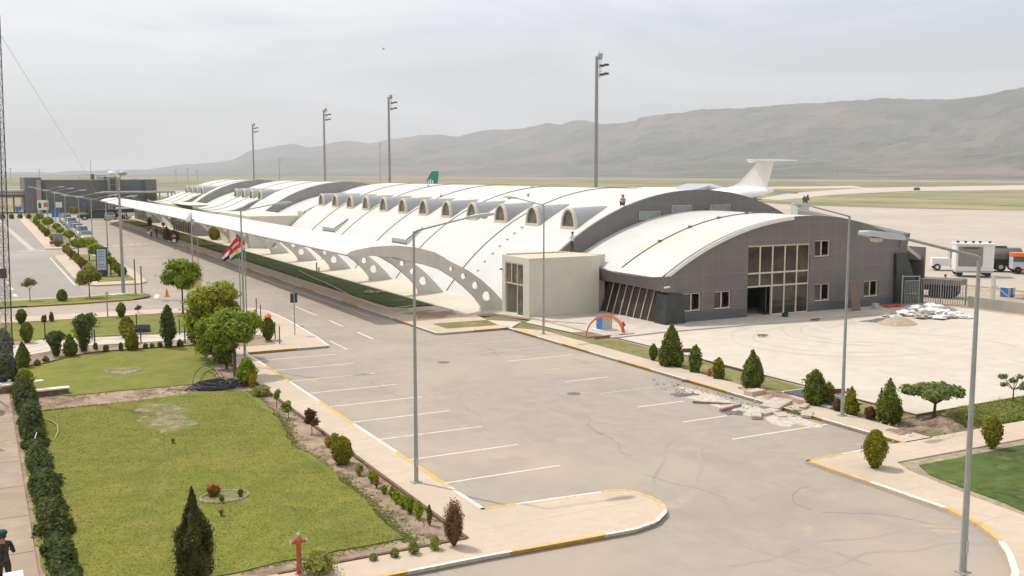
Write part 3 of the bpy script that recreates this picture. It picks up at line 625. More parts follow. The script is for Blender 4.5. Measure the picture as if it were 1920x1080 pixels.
def window(root, x0, x1, z0, z1, y, opn=True):
    f = MB(); t = .08
    f.bx(x0, x1, y - .02, y + .1, z0, z0 + t); f.bx(x0, x1, y - .02, y + .1, z1 - t, z1); f.bx(x0, x0 + t, y - .02, y + .1, z0 + t, z1 - t); f.bx(x1 - t, x1, y - .02, y + .1, z0 + t, z1 - t)
    mx_ = x0 + (x1 - x0) * .46; f.bx(mx_ - .05, mx_ + .05, y - .02, y + .1, z0 + t, z1 - t); f.bx(x0 - .06, x1 + .06, y - .12, y - .02, z0 - .05, z0 + .02)
    o = f.build('window', M_FRAME, root); p = MB(); p.bx(x0 + t, mx_ - .05, y + .05, y + .07, z0 + t, z1 - t); p.build('pane', M_GLASS, o)
    if opn:
        s_ = MB(); xa = x1 - t; s_.bx(xa - .02, xa + .02, y + .16, y + .7, z0 + t + .06, z1 - t - .06, 1); s_.bx(xa - .03, xa + .03, y + .1, y + .76, z0 + t, z0 + t + .06); s_.bx(xa - .03, xa + .03, y + .1, y + .76, z1 - t - .06, z1 - t); s_.bx(xa - .03, xa + .03, y + .7, y + .76, z0 + t + .06, z1 - t - .06); s_.build('open_sash', [M_FRAME, M_GLASS], o)
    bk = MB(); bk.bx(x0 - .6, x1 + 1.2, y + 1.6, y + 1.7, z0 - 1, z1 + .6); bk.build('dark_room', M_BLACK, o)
for q in WINS: window(root, *q, FY + .12)
gf = MB(); y = FY + .1; x0, x1, z0, z1 = GL; z0 = .17
nx = 5; xs = [x0 + (x1 - x0) * i / nx for i in range(nx + 1)]; zl = [2.52, 3.57]
for x in xs: gf.bx(x - .06 if x > x0 else x, x + .06 if x < x1 else x, y - .02, y + .14, z0 if x not in (xs[1],) else zl[0], z1)
for z in (zl[0], zl[1], z1 - .08):
    for i in range(nx): gf.bx(xs[i] + .06, xs[i + 1] - .06, y - .01, y + .13, z - .05, z + .07)
for i in (2, 3, 4): gf.bx(xs[i] + .06, xs[i + 1] - .06, y - .01, y + .13, z0, z0 + .09)
go = gf.build('entrance_glazing_frame', M_FRAME, root)
p = MB()
for i in range(nx):
    p.bx(xs[i] + .06, xs[i + 1] - .06, y + .05, y + .07, zl[0] + .07, z1 - .08)
    if i >= 2: p.bx(xs[i] + .06, xs[i + 1] - .06, y + .05, y + .07, z0 + .09, zl[0] - .05)
p.build('pane', M_GLASS, go)
d = MB(); d.box((xs[2] - .32, y + .62, 1.33), (.07, 1.15, 2.3), rad(-18)); d.build('open_door', M_GLASS, root)
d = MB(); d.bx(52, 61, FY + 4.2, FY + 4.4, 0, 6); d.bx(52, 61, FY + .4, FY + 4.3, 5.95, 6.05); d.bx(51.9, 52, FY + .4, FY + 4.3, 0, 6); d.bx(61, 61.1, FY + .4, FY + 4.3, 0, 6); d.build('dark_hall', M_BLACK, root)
# west side: slanted glazing, canopy band, leaning pillar
wl = MB(); wl.bx(46.3, 46.6, FY + .3, 69.6, .05, 3.9); wl.build('west_wall', M_BLACK, root)
gz = MB(); ya, yb = 61.6, 68.2; nb = 7
def slant(z): return 44.85 + z * .30
for i in range(nb + 1):
    yy = ya + (yb - ya) * i / nb; gz.tube([(slant(.12), yy, .12), (slant(2.75), yy, 2.75)], .045, 4)
gz.tube([(slant(.15), ya, .15), (slant(.15), yb, .15)], .05, 4)
go = gz.build('slanted_glazing_frame', M_FRAME, root)
p = MB(); p.add([(slant(.1) + .05, yb + .9, .1), (slant(.1) + .05, ya, .1), (slant(2.8) + .05, ya, 2.8), (slant(2.8) + .05, yb + .9, 2.8)], [(0, 1, 2, 3)]); p.build('pane', M_GLASS, go)
def band(root, sx, xa, pts, name='canopy_band'):
    """curved fascia: pts = (y, ztop, zbot, lean)"""
    m = MB(); rows = []
    for (yy, zt, zb, ln) in pts:
        rows.append([(xa - sx * ln, yy, zt), (xa, yy, zb), (xa + sx * .9, yy, zb), (xa + sx * .6, yy, zt - .05)])
    m.strip(rows, closed=True); m.add(rows[0], [(0, 1, 2, 3)]); m.add(rows[-1], [(3, 2, 1, 0)])
    return m.build(name, M_GABLE, root)
band(root, 1, 44.95, [(60.3, 3.80, 2.6, .25), (62, 3.60, 2.62, .28), (64, 3.50, 2.66, .3), (66, 3.52, 2.7, .33), (68, 3.66, 2.7, .36), (69.6, 3.85, 2.66, .45)])
band(root, -1, 70.6, [(60.5, 6.28, 5.1, .35), (63, 6.6, 5.6, .35), (66, 7.0, 6.1, .35), (69, 7.4, 6.6, .35), (73, 7.9, 7.0, .35)])
def pillar(x0, x1, y0, y1, z, dx0, dx1):
    m = MB(); vs = [(x0, y0, .05), (x1, y0, .05), (x1, y1, .05), (x0, y1, .05), (x0 + dx0, y0 + .12, z), (x1 + dx1, y0 + .12, z), (x1 + dx1, y1, z), (x0 + dx0, y1, z)]
    m.add(vs, [(3, 2, 1, 0), (4, 5, 6, 7), (0, 1, 5, 4), (1, 2, 6, 5), (2, 3, 7, 6), (3, 0, 4, 7)]); return m.build('leaning_pillar', M_DARK, root)
pillar(44.75, 46.7, 60.1, 61.45, 2.42, .25, -.2)
pillar(69.25, 72.5, 60.2, 62.0, 4.6, -.1, -2.1)
cmo = MB(); cmo.box((45.05, 60.2, 3.02), (.3, .12, .14)); cmo.box((44.85, 60.22, 2.98), (.12, .2, .1)); cmo.tube([(45.05, 60.2, 3.0), (45.05, 60.5, 2.9)], .03, 5)
cmo.build('wall_lamp', M_WHITE, root)
ri = MB(); ri.bx(72.95, 73.1, FY, 74.2, .05, 5.0); ri.bx(70.6, 73.0, 74.0, 74.25, .05, 5.2); ri.build('east_wall', M_GABLE, root)
# roof unit beside the lamp head on the right of the roof
# porch
root = thing('entrance_porch', 'cream box-shaped porch with a tall glazed front, between last arch and dark block', 'porch', (41, 71, 0))
x0, x1, y0, y1, zt = 38.0, 44.3, 68.7, 73.3, 4.78
wl = [(69.15, 70.15, 0, 0)]
YZ = lambda x: (lambda u, v, w_: (x + w_, u, v))
plate([(y0, .05), (y1, .05), (y1, zt), (y0, zt)], [rect(69.7, 72.75, .12, 4.25)], .25, YZ(x0 + .125), 'front_wall', M_BEIGE, root)
b = MB(); b.bx(x0 + .25, x1, y0, y0 + .25, .05, zt); b.bx(x1, x1 + 1.25, y0 + .75, y0 + 1.0, .05, zt + .02); b.bx(x1, x1 + .2, y0, y0 + .74, .05, zt - .01)
b.build('side_wall', M_BEIGE, root); b = MB(); b.bx(x0 + .25, x1 + .3, y1 - .25, y1, .05, zt); b.build('side_wall', M_BEIGE, root)
b = MB(); b.prism([(x0 + .25, y0 + .25), (x1, y0 + .25), (x1, y0 + 1), (x1 + 1.25, y0 + 1), (44.4, 74.4), (x0 + .25, y1 - .25)], zt - .3, zt - .03)
b.bx(x0 + .3, x0 + 6, y1 - .27, y1 - .02, zt, zt + .08); b.build('roof', mat('porch_roof_screed', (.58, .48, .36), .9, .05, 1), root)
f = MB(); xx = x0 + .1
for yy in (69.7, 70.75, 71.75, 72.75): f.bx(xx - .06, xx + .06, yy - .05, yy + .05, .12 if yy < 71 or yy > 72.5 else 2.6, 4.25)
for zz in (2.55, 4.2): f.bx(xx - .05, xx + .05, 69.7, 72.75, zz - .05, zz + .05)
fo = f.build('window_frame', M_FRAME, root); p = MB(); p.bx(xx + .02, xx + .04, 69.7, 72.75, 2.6, 4.2); p.bx(xx + .02, xx + .04, 69.7, 70.75, .15, 2.5); p.build('pane', mat('porch_glass', (.11, .09, .065), .15, .3, .6, big=[(.8, (.2, .17, .13), .5, .7)]), fo)
p = MB(); p.bx(40.6, 40.7, 68.95, 73.05, .1, 4.4); p.build('inner_wall', M_BEIGE, root)
lm = MB(); lm.box((37.8, 73.1, 3.6), (.25, .12, .14)); lm.build('wall_lamp', mat('blue_grey_metal', (.25, .33, .38), .5), root)

# ------------------------------------------------------------ long canopy on arched fins
root = thing('entrance_canopy', 'long white curved canopy on perforated concrete arch fins along the whole terminal front', 'canopy', (30, 74, 0))
top = [(24.95, 5.22), (25.2, 5.42), (25.7, 5.55), (27.1, 5.75), (28.9, 5.79), (30.7, 5.56), (32.3, 5.12), (33.25, 4.6)]
bot = [(32.9, 3.8), (31.6, 4.12), (30.2, 4.5), (28.9, 4.84), (27.1, 5.02), (25.7, 5.06), (25.0, 5.1)]
sec = top + bot; n = len(sec); ny = [74.0, 100, 140, 180, 220, 246, 252, 256, 258]
m = MB(); rows = []
for y in ny:
    k = 0 if y < 246 else (y - 246) / 12; k = k * k
    rows.append([(x + (30 - x) * k * .75, y, z - k * .15) for x, z in sec])
m.strip([r[:len(top)] for r in rows], 0); m.strip([r[len(top) - 1:] + r[:1] for r in rows], 1)
m.add(rows[0], [tuple(reversed(range(n)))], 1); m.add(rows[-1], [tuple(range(n))], 1)
m.build('canopy_roof', [M_ROOF2, M_FIN], root)
g_ = MB(); g_.tube([(24.93, 74.0, 5.16), (24.93, 246, 5.16)], .07, 6); g_.build('edge_gutter', mat('gutter_brown_grey', (.36, .33, .28), .6), root)
fo_ = [(28.5, 5.0), (31.5, 4.9), (33.21, 4.57), (34.3, 4.01), (35.35, 3.48), (36.56, 2.62), (37.54, 1.76), (38.34, .94), (39.1, .1), (39.2, .05), (36.45, .05), (36.42, .3), (36.52, .32), (36.4, .61), (35.82, 1.35), (34.86, 2.24), (33.91, 3.0), (32.74, 3.7), (31.2, 4.22), (29.6, 4.6)]
hl = [circ(33.77, 3.73, .2), circ(34.86, 3.07, .26), circ(35.92, 2.27, .31), circ(36.95, 1.33, .4)]
fin0 = plate(fo_, hl, .42, lambda u, v, w_: (u - 30, 0.235 + w_, v), 'arch_fin', M_FIN)
fin0.parent = root; fin0.location = (0, 0, 0)
for k in range(1, 14):
    c = fin0.copy(); COL.objects.link(c); c.parent = root; c.location = (0, 13.4 * k, 0)

# ------------------------------------------------------------ far dark building
root = thing('dark_terminal_building', 'long dark grey building with a brown window tower, far end of the road', 'building', (30, 320, 0))
yy = 321
def bxx(px0, px1, zt, y0=yy, d=30):
    a_ = G(px0, 399); b_ = G(px1, 399); r0 = ray(px0, 399); r1 = ray(px1, 399); return (r0.x / r0.y * y0, r1.x / r1.y * y0, y0, y0 + d, -.1, zt)
m = MB(); m.bx(*bxx(82, 206, 9.4)); m.build('main_wall', M_GABLE2, root)
for q_ in ((49, 81, 10.2), (275, 295.5, 9.6)): m = MB(); m.bx(*bxx(*q_, yy - 1.5, 33)); m.build('corner_block', mat('far_grey_block', (.16, .155, .155), .7, .05), root)
m = MB(); m.bx(*bxx(222, 275, 9.4)); m.build('main_wall', mat('far_dark_panels', (.13, .14, .155), .6, .1, .1, big=[(.05, (.22, .21, .20), .5, .6)]), root)
m = MB(); m.bx(*bxx(206, 222, 10.4, yy - 2.5, 32)); to = m.build('stair_tower', mat('tower_grey', (.27, .26, .25), .7, .05), root)
m = MB(); xa, xb, *_ = bxx(208.5, 219.5, 1, yy - 2.6)
for i in range(4):
    for j in range(2): w_ = (xb - xa) / 2; m.bx(xa + j * w_ + .12, xa + (j + 1) * w_ - .12, yy - 2.75, yy - 2.6, 2.6 + i * 1.85, 4.2 + i * 1.85)
m.build('window', mat('brown_glass', (.11, .065, .045), .3), to)
m = MB(); m.bx(*bxx(70.5, 79, 9.5, yy - 2.2, 1)); m.build('side_column', mat('column_grey', (.33, .32, .31), .7), root)
m = MB(); x = bxx(176, 182, 1)[0]; m.bx(x, x + 1.0, yy + 4, yy + 5.5, 9.4, 11.2); m.build('roof_tank', mat('rust_tank', (.30, .18, .09), .8), root)
m = MB(); xa, xb, *_ = bxx(155, 178, 1); m.bx(xa, xb, yy + 5, yy + 5.1, 10.9, 11.0)
for i in range(6): m.bx(xa + (xb - xa) * i / 5 - .04, xa + (xb - xa) * i / 5 + .04, yy + 5, yy + 5.1, 9.3, 11)
xc, xd, *_ = bxx(186, 206, 1); m.bx(xc, xd, yy + 3, yy + 9, 10.6, 10.9); m.bx(xc + .3, xc + .5, yy + 3, yy + 3.2, 9.3, 10.7)
m.tube([(xc - 1.2, yy + 6, 9.3), (xc - 1.2, yy + 6, 15.5)], .08, 5); m.build('roof_railing', M_LGREY, root)
m = MB(); m.bx(*bxx(82, 275, 9.62, yy - .1, .3)[:4], 9.4, 9.6); m.build('parapet', mat('parapet_light', (.40, .40, .39), .7), root)
m = MB()
for p_ in (196, 201.5, 209, 216.5): x = bxx(p_, p_ + 1, 1)[0]; m.bx(x, x + .35, yy - 10, yy - 9.6, 0, 5.8)
m.bx(*bxx(196, 330, 6, yy - 11, 8)[:4], 5.7, 6.2)
for p_ in (290, 305, 312, 318, 325): x = bxx(p_, p_ + 1, 1)[0]; m.bx(x, x + .3, yy - 10, yy - 9.7, 0, 5.8)
tag(m.build('covered_walkway', mat('walkway_grey', (.36, .35, .31), .7), at=(45, yy - 8, 0)), 'thin flat grey roof on posts beside the dark building, behind the canopy tip', 'walkway')
m = MB(); xa = bxx(-60, 49, 1)[0]; xb = bxx(-60, 48, 1)[1]
m.bx(xa, xb, yy + 2, yy + 14, 5.3, 5.9, 0); m.bx(xa, xb, yy + 1.9, yy + 14.1, 4.6, 5.3, 1); m.bx(xa, xb, yy + 1.8, yy + 14, 6.0, 6.6, 0)
for x in (xb - 3, xb - 9, xb - 15, xb - 21): m.bx(x, x + .4, yy + 2.4, yy + 2.8, 0, 4.7, 1)
tag(m.build('carport', [mat('carport_light', (.45, .44, .41), .7), mat('carport_brown', (.16, .10, .075), .7)], at=(0, yy, 0)), 'open-sided carport with a pale flat roof, left of the dark building', 'carport')

# ------------------------------------------------------------ VEGETATION
def leaf(m, p, nrm, size, r, asp=1.6, mi=0):
    """one small bent leaf clump (two triangles) facing roughly along nrm"""
    u = nrm.orthogonal().normalized(); a = r.uniform(0, 2 * pi); v = nrm.cross(u); t = u * cos(a) + v * sin(a); s_ = nrm.cross(t)
    h = size * asp / 2; w_ = size / 2
    m.add([p - t * h, p + s_ * w_ + nrm * size * r.uniform(-.2, .3), p + t * h, p - s_ * w_ + nrm * size * r.uniform(-.2, .3)], [(0, 1, 2, 3)], mi)
def profile_cloud(m, prof, hgt, rad_, n, size, r, up=.5, lump=.12, core=True, shell=.35, corem=0, seed=0):
    """leaves near the surface of a lathe profile: prof = [(t, k)] radius factor against height fraction"""
    def kf(t): return interp(t, prof)
    off = r.uniform(0, 100)
    for i in range(n):
        for _ in range(8):
            t = r.random(); k = kf(t)
            if r.random() < k + .08: break
        a = r.uniform(0, 2 * pi)
        lp = 1 + lump * 2 * noise.noise(Vector((cos(a) * 1.8 + off, sin(a) * 1.8, t * 4.5)))
        rr = rad_ * k * lp * ((1 - shell * r.random() ** 1.6) if r.random() > .07 else r.uniform(1.02, 1.22))
        p = Vector((rr * cos(a), rr * sin(a), t * hgt + r.uniform(-1, 1) * size * .5))
        nrm = Vector((cos(a), sin(a), up * r.uniform(-.4, 1.4))) + Vector((r.uniform(-1, 1), r.uniform(-1, 1), r.uniform(-1, 1))) * .7
        leaf(m, p, nrm.normalized(), size * r.uniform(.6, 1.3), r)
def core(m, prof, hgt, rad_, k=.72, n=10, mi=0, z0=0):
    m.lathe([(max(.01, rad_ * k * interp(t, prof)), z0 + t * hgt * .97) for t in [i / 8 for i in range(9)]], n=n, mi=mi)
P_CONE = [(0, .62), (.08, .85), (.25, 1), (.5, .86), (.75, .52), (.92, .2), (1, .03)]
P_OVAL = [(0, .25), (.12, .62), (.4, 1), (.65, .92), (.85, .6), (1, .12)]
P_BALL = [(0, .5), (.2, .88), (.5, 1), (.8, .75), (.95, .35), (1, .1)]
P_EGG = [(0, .3), (.15, .6), (.45, .98), (.6, 1), (.8, .78), (.95, .4), (1, .12)]
P_CYP = [(0, .55), (.1, .85), (.3, 1), (.5, .88), (.65, .62), (.8, .36), (.92, .15), (1, .02)]
P_VASE = [(0, .3), (.25, .42), (.5, .62), (.75, 1), (.9, .85), (1, .35)]
def vivid(mb): return mb
def shrub_mesh(kind, n, leafm, hgt=1.0, rad_=.4, size=.08, seed=1, lump=.15, shell=.35, up=.5, cork=.7, spires=0):
    r = random.Random(seed); m = MB()
    for i in range(spires):
        q = MB(); a = i * 2.4 + r.random(); ro = rad_ * r.uniform(.3, .62); hh = hgt * r.uniform(.55, .98) * (1 - .25 * ro / rad_)
        profile_cloud(q, [(0, .5), (.3, .9), (.55, .8), (.8, .42), (1, .04)], hh, rad_ * r.uniform(.34, .5), int(n * .9 / spires), size, r, lump=.3, shell=.5, up=1.0)
        m.add([(x + ro * cos(a), y + ro * sin(a), z) for x, y, z in q.v], q.f)
    if spires: n = int(n * .45); rad_ *= .78; cork = .6
    profile_cloud(m, kind, hgt, rad_, n, size, r, lump=lump, shell=shell, up=up); core(m, kind, hgt, rad_, cork)
    return m
SHR = {}
def shrub(name, label, cat, loc, kind, n, lm, hgt, rad_, size, seed=1, stem=True, group=None, **k):
    """shrub thing: foliage + short stem"""
    root = thing(name, label, cat, loc, group)
    key = (id(kind), n, lm.name, round(hgt, 3), round(rad_, 3), size, seed)
    m = shrub_mesh(kind, n, lm, hgt, rad_, size, seed, **k); o = m.build('foliage', lm, None); o.parent = root; o.location = (0, 0, .06)
    s_ = MB(); s_.tube([(0, 0, -.05), (0, 0, min(.35, hgt * .4))], .035, 5); s2 = s_.build('stem', M_BARK, None); s2.parent = root
    return root
PROTO = {}
def plant(px, py, wpx, hpx, kind, lm, label, cat='shrub', name='shrub', n=None, z=.12, group=None, size=None, seed=None, rz=None, **k):
    """place a shrub whose base is at photo pixel (px,py) on the ground z, sized from its pixel width and height"""
    p = G(px, py, z); s_ = scale_at(p); hgt = hpx * s_ * 1.03; rr = wpx * s_ / 2
    n = n or int(max(90, min(2600, wpx * hpx * 1.0 + 150)))
    size = size or max(.035, min(.16, s_ * 3.2))
    return shrub(name, label, cat, p, kind, n, lm, hgt, rr, size, seed or int(px * 7 + py), group=group, **k)
def tree(name, label, loc, trunk_h, clumps, lm, n, size, tr=.06, seed=1, group=None, cat='tree', limbs=True, lean=0):
    """trunk with limbs reaching into leaf clumps; clumps = (x, y, z, rx, rz)"""
    root = thing(name, label, cat, loc, group); r = random.Random(seed); m = MB(); vol = sum(c[3] ** 2 * c[4] for c in clumps) or 1
    for (x, y, z, rx, rzz) in clumps:
        k = int(n * (rx * rx * rzz) / vol) + 20; off = r.uniform(0, 50)
        for i in range(k):
            d = Vector((r.gauss(0, 1), r.gauss(0, 1), r.gauss(0, 1))).normalized()
            lp = 1 + .45 * noise.noise(d * 2.6 + Vector((off, 0, 0))); q = ((1 - .5 * r.random() ** 1.5) if r.random() > .07 else r.uniform(1, 1.2)) * lp
            p = Vector((x + d.x * rx * q, y + d.y * rx * q, z + d.z * rzz * q * (1 if d.z > 0 else .8)))
            leaf(m, p, (d + Vector((r.uniform(-1, 1), r.uniform(-1, 1), r.uniform(-.3, 1.2))) * .7).normalized(), size * r.uniform(.6, 1.35), r)
    o = m.build('crown', lm, None); o.parent = root
    t = MB(); t.tube([(0, 0, -.1), (lean * .3, 0, trunk_h * .5), (lean, 0, trunk_h)], [tr * 1.25, tr, tr * .85], 7)
    if limbs:
        for (x, y, z, rx, rzz) in clumps:
            t.tube([(lean, 0, trunk_h - .05), ((x + lean) / 2 + r.uniform(-.05, .05), y / 2, (z + trunk_h) / 2), (x, y, z + rzz * .3)], [tr * .6, tr * .4, tr * .18], 5)
    o = t.build('trunk', M_BARK, None); o.parent = root
    return root

# right-hand strip between pavement and yard
gR = 'conifer shrubs in the strip beside the yard'
plant(1225, 676, 15, 28, P_OVAL, L_THUJA, 'small dark bush with an orange bloom, left of the tallest cone shrub by the yard', group=gR)
plant(1258, 686, 52, 76, P_CONE, L_THUJA, 'tallest and broadest dark cone shrub in the strip beside the yard', n=5200, spires=7, group=gR, lump=.18)
plant(1304, 698, 31, 48, P_OVAL, L_THUJA, 'middle-sized olive shrub immediately right of the tallest cone shrub', spires=7, group=gR, lump=.22)
plant(1347, 710, 27, 37, P_OVAL, L_THUJAY, 'small yellowish shrub between the middle-sized shrub and a taller pointed one', spires=5, group=gR, lump=.25)
plant(1410, 727, 48, 68, P_CONE, L_THUJA, 'pointed green conifer with an uneven top, left of the dark metal hatch', n=3600, spires=7, group=gR, lump=.3)
plant(1527, 758, 50, 62, P_OVAL, L_THUJA, 'full rounded conifer with a split top, right of the dark metal hatch', n=3600, spires=7, group=gR, lump=.28)
plant(1553, 757, 28, 38, P_OVAL, L_THUJAY, 'lighter thin bush leaning against the right side of the split-topped conifer', spires=5, group=gR, lump=.3)
plant(1596, 776, 34, 48, P_CONE, L_THUJAY, 'yellow-green small conifer directly behind the lamp post by the rubble', spires=5, group=gR, lump=.3)
plant(1666, 791, 52, 78, P_CONE, L_THUJA, 'tall loose conifer nearest the flat-topped tree', n=3800, spires=7, group=gR, lump=.3)
plant(1631, 784, 22, 18, P_BALL, L_REDB, 'low purple-tinged bush left of the conifer by the dirt mound')
plant(1330, 706, 8, 11, P_BALL, L_ORF, 'tiny orange flowering bush between two shrubs beside the yard')
plant(1570, 771, 16, 20, P_BALL, L_REDB, 'low reddish bush left of the lamp post by the rubble')
plant(1464/1, 692, 1, 1, P_BALL, L_ORF, 'x') if False else None
p = G(1751, 785, .1); s_ = scale_at(p)
cl = []
rr = random.Random(5)
for i in range(15):
    a = i * 2.4; q = sqrt((i + .5) / 15) * 1.16; cl.append((q * cos(a), q * sin(a), 1.36 - q * q * .08 + rr.uniform(-.04, .06), .36, .24))
tree('flat_topped_tree', 'small tree with a wide flat umbrella crown, standing in the dirt mound', p, .75, cl, leafmat('umbrella_leaves', (.09, .125, .025), (.30, .36, .09)), 5200, .10, .07, 3, lean=.05)
p = G(1899, 757, .1)
tree('sapling', 'thin sapling with sparse grey-green leaves at the right edge by the yard kerb', p, .75, [(rr.uniform(-.5, .5), rr.uniform(-.5, .5), rr.uniform(.85, 1.5), .2, .14) for i in range(9)], L_GREY, 420, .08, .035, 4, cat='tree')
plant(1640, 878, 42, 68, P_EGG, L_THUJAY, 'bright yellow-green egg-shaped thuja at the pointed corner of the right pavement', n=3600, group='egg-shaped thujas by the right lawn', lump=.1)
plant(1860, 840, 35, 53, P_EGG, L_THUJAY, 'egg-shaped thuja behind the nearest lamp post at the top of the right lawn', n=2600, group='egg-shaped thujas by the right lawn', lump=.1)
# weeds on the right
w = MB(); r = random.Random(3)
for i in range(5200):
    t_ = r.random(); x = 38.8 + t_ * 16; y = r.uniform(29.2, 31.7 + t_ * .6)
    if r.random() > (.35 if x < 40 else 1) : continue
    h_ = r.uniform(.12, .45) * (1.5 if r.random() < .06 else 1)
    a = r.uniform(0, 6.28); b = .05; w.add([(x - b * cos(a), y - b * sin(a), .05), (x + b * cos(a), y + b * sin(a), .05), (x + r.uniform(-.2, .2), y + r.uniform(-.2, .2), .05 + h_ * .8)], [(0, 1, 2)])
    leaf(w, Vector((x, y, .05 + h_ * .5)), Vector((r.uniform(-.6, .6), r.uniform(-.6, .6), 1)).normalized(), .09, r)
tag(w.build('weeds', L_WEED), kind='stuff')

# bottom left
p = G(365, 1092, .12)
shrub('cypress', 'tall dark pointed cypress at the bottom edge of the large lawn', 'tree', p, P_CYP, 16000, L_DARKC, 2.66, .44, .05, 77, lump=.42, shell=.4, up=1.6, cork=.65)
# dead bush: bundle of twigs
p = G(851, 1026, .12); root = thing('dead_conifer', 'dead brown dried-out conifer at the pavement corner', 'shrub', p); r = random.Random(8); m = MB()
for i in range(260):
    a = r.uniform(0, 6.28); b = r.uniform(.05, .33); h_ = r.uniform(.9, 1.65) * (1 - b * .55); q = Vector((b * cos(a), b * sin(a), h_)); q0 = Vector((b * .12 * cos(a), b * .12 * sin(a), .05))
    mid = q0.lerp(q, .45) + Vector((cos(a), sin(a), 0)) * .1; 
    m.tube([q0, mid, q], [.007, .005, .002], 3, cap=False)
    for k in range(9):
        t_ = r.uniform(.25, 1); c = (q0.lerp(mid, t_ * 2) if t_ < .5 else mid.lerp(q, t_ * 2 - 1)); leaf(m, c + Vector((r.uniform(-1, 1), r.uniform(-1, 1), r.uniform(-1, 1))) * .045, Vector((cos(a), sin(a), .3)).normalized(), r.uniform(.02, .05), r, 2.6)
o = m.build('twigs', L_DEAD); o.parent = root
s2 = MB(); s2.tube([(0, 0, -.05), (0, 0, .5)], .04, 6); s2 = s2.build('stem', M_BARK); s2.parent = root
gB = 'bushes in the soil bed along the pavement'
plant(642, 870, 38, 48, P_BALL, L_THUJAY, 'dense round-topped green bush, widest in the soil bed beside the parking bays', n=3600, lump=.1, z=.1, group=gB)
def stemmy(px, py, wpx, hpx, lm, label, name='bush', n=420, seed=None, size=None, ncl=7, trunk=.35, tr=.02, z=.1, cat='shrub', group=gB):
    p = G(px, py, z); s_ = scale_at(p); h_ = hpx * s_ * 1.03; rw = wpx * s_ / 2; r = random.Random(seed or int(px + py)); cl = []
    for i in range(ncl):
        a = r.uniform(0, 6.28); q = r.uniform(.1, .62) * rw; cl.append((q * cos(a), q * sin(a), h_ * r.uniform(trunk + .12, .86), rw * .42, h_ * .15))
    return tree(name, label, p, h_ * trunk, cl, lm, n, size or max(.04, s_ * 3.2), tr, seed or 3, group, cat)
stemmy(585, 814, 34, 48, L_REDB, 'reddish-green bush with several bare stems in the soil bed', n=900, ncl=10)
stemmy(541, 785, 26, 34, L_TREE, 'small leafy bush, second along the soil bed after the cable coil', n=600)
stemmy(519, 766, 18, 36, L_TREE, 'tiny tree with a thin stem, first along the soil bed after the cable coil', n=380, trunk=.5)
plant(490, 742, 34, 16, P_BALL, L_WEED, 'low patch of light green weeds behind the tiny tree by the pavement', 'weed', 'weed_clump', n=420, z=.1)
plant(617, 838, 16, 16, P_BALL, L_YEL, 'small yellow-leaved plant left of the round bush', 'plant', 'yellow_plant', n=260, z=.1, group='small yellow plants')
plant(628, 833, 16, 18, P_BALL, L_WEED, 'light green plant behind the round bush', 'plant', 'small_plant', n=260, z=.1)
plant(706, 915, 10, 22, P_OVAL, L_YEL, 'thin yellow-tipped plant in the middle of the soil bed', 'plant', 'yellow_plant', n=200, z=.1, group='small yellow plants')
plant(674, 892, 15, 20, P_OVAL, L_WEED, 'scraggy little plant just below the round bush', 'plant', 'small_plant', n=200, z=.1)
plant(699, 905, 18, 22, P_BALL, L_TREE, 'leafy little plant beside the yellow-tipped plant in the soil bed', 'plant', 'small_plant', n=300, z=.1)
gS = 'small hedge plants in a row near the dead conifer'
for i, (x, y, w_, h_) in enumerate([(720, 926, 9, 12), (735, 934, 10, 18), (744, 944, 14, 21), (757, 953, 15, 22), (769, 963, 17, 30), (785, 973, 17, 30), (805, 985, 9, 34)]):
    plant(x, y, w_, h_, P_BALL if i < 6 else P_OVAL, L_TREE if i < 6 else L_THUJA, ['tiniest hedge plant, at the far end of the row leading to the dead conifer', 'second plant from the far end of the small hedge row', 'third plant from the far end of the small hedge row', 'middle plant of the seven in the small hedge row', 'third hedge plant from the dead conifer', 'second hedge plant from the dead conifer, full and leafy', 'thin hedge plant nearest the dead conifer'][i], 'plant', 'hedge_plant', n=380, z=.1, group=gS, lump=.3)
for i, (x, y, w_, h_, lab) in enumerate([(815, 1032, 22, 24, 'low leafy plant nearest the dead conifer along the bottom bed'), (776, 1040, 22, 22, 'low leafy plant in the middle of the bottom bed edge'), (740, 1046, 16, 14, 'low weed left of the two leafy plants on the bottom bed edge'), (700, 1052, 14, 10, 'small weed near the bottom bed edge, halfway to the hydrant')]):
    plant(x, y, w_, h_, P_BALL, L_WEED, lab, 'plant', 'small_plant', n=240, z=.12, group='low plants along the bottom bed edge', lump=.4)
plant(598, 1074, 64, 34, P_BALL, L_WEED, 'broad low clump of bright green leaves right of the orange-red hydrant', 'plant', 'leafy_clump', n=1300, z=.12, size=.06, lump=.35, shell=.7)
# big bushes and lollipop trees
p = G(441, 706, .1); r = random.Random(2); s_ = scale_at(p)
cl = [(0, 0, 2.75, 1.15, .85), (-.75, 0, 2.45, .75, .7), (.75, 0, 3.05, .8, .6), (-.3, .2, 3.3, .75, .5), (.4, -.3, 2.4, .7, .55), (-.7, -.3, 2.0, .5, .5), (1.15, 0, 3.0, .45, .4), (0, -.6, 2.7, .75, .7)]
tree('round_tree', 'bright green round-headed tree on a single trunk in front of the lamp post', p, 2.0, cl, L_TREE, 11000, .11, .085, 12, group='round-headed trees')
p = G(404, 668, .1)
tree('large_bush', 'large yellow-green bush, tallest of the clump behind the round-headed tree', p, .8, [(-.6, 0, 3.6, 1.1, .8), (.5, 0, 3.9, 1.1, .7), (0, .3, 3.0, 1.35, .9), (-.9, 0, 2.4, .95, 1.0), (.8, 0, 2.6, .9, .9), (.1, -.4, 2.0, 1.0, .9)], L_TREEY, 10500, .13, .09, 13, cat='shrub')
p = G(402, 680, .1)
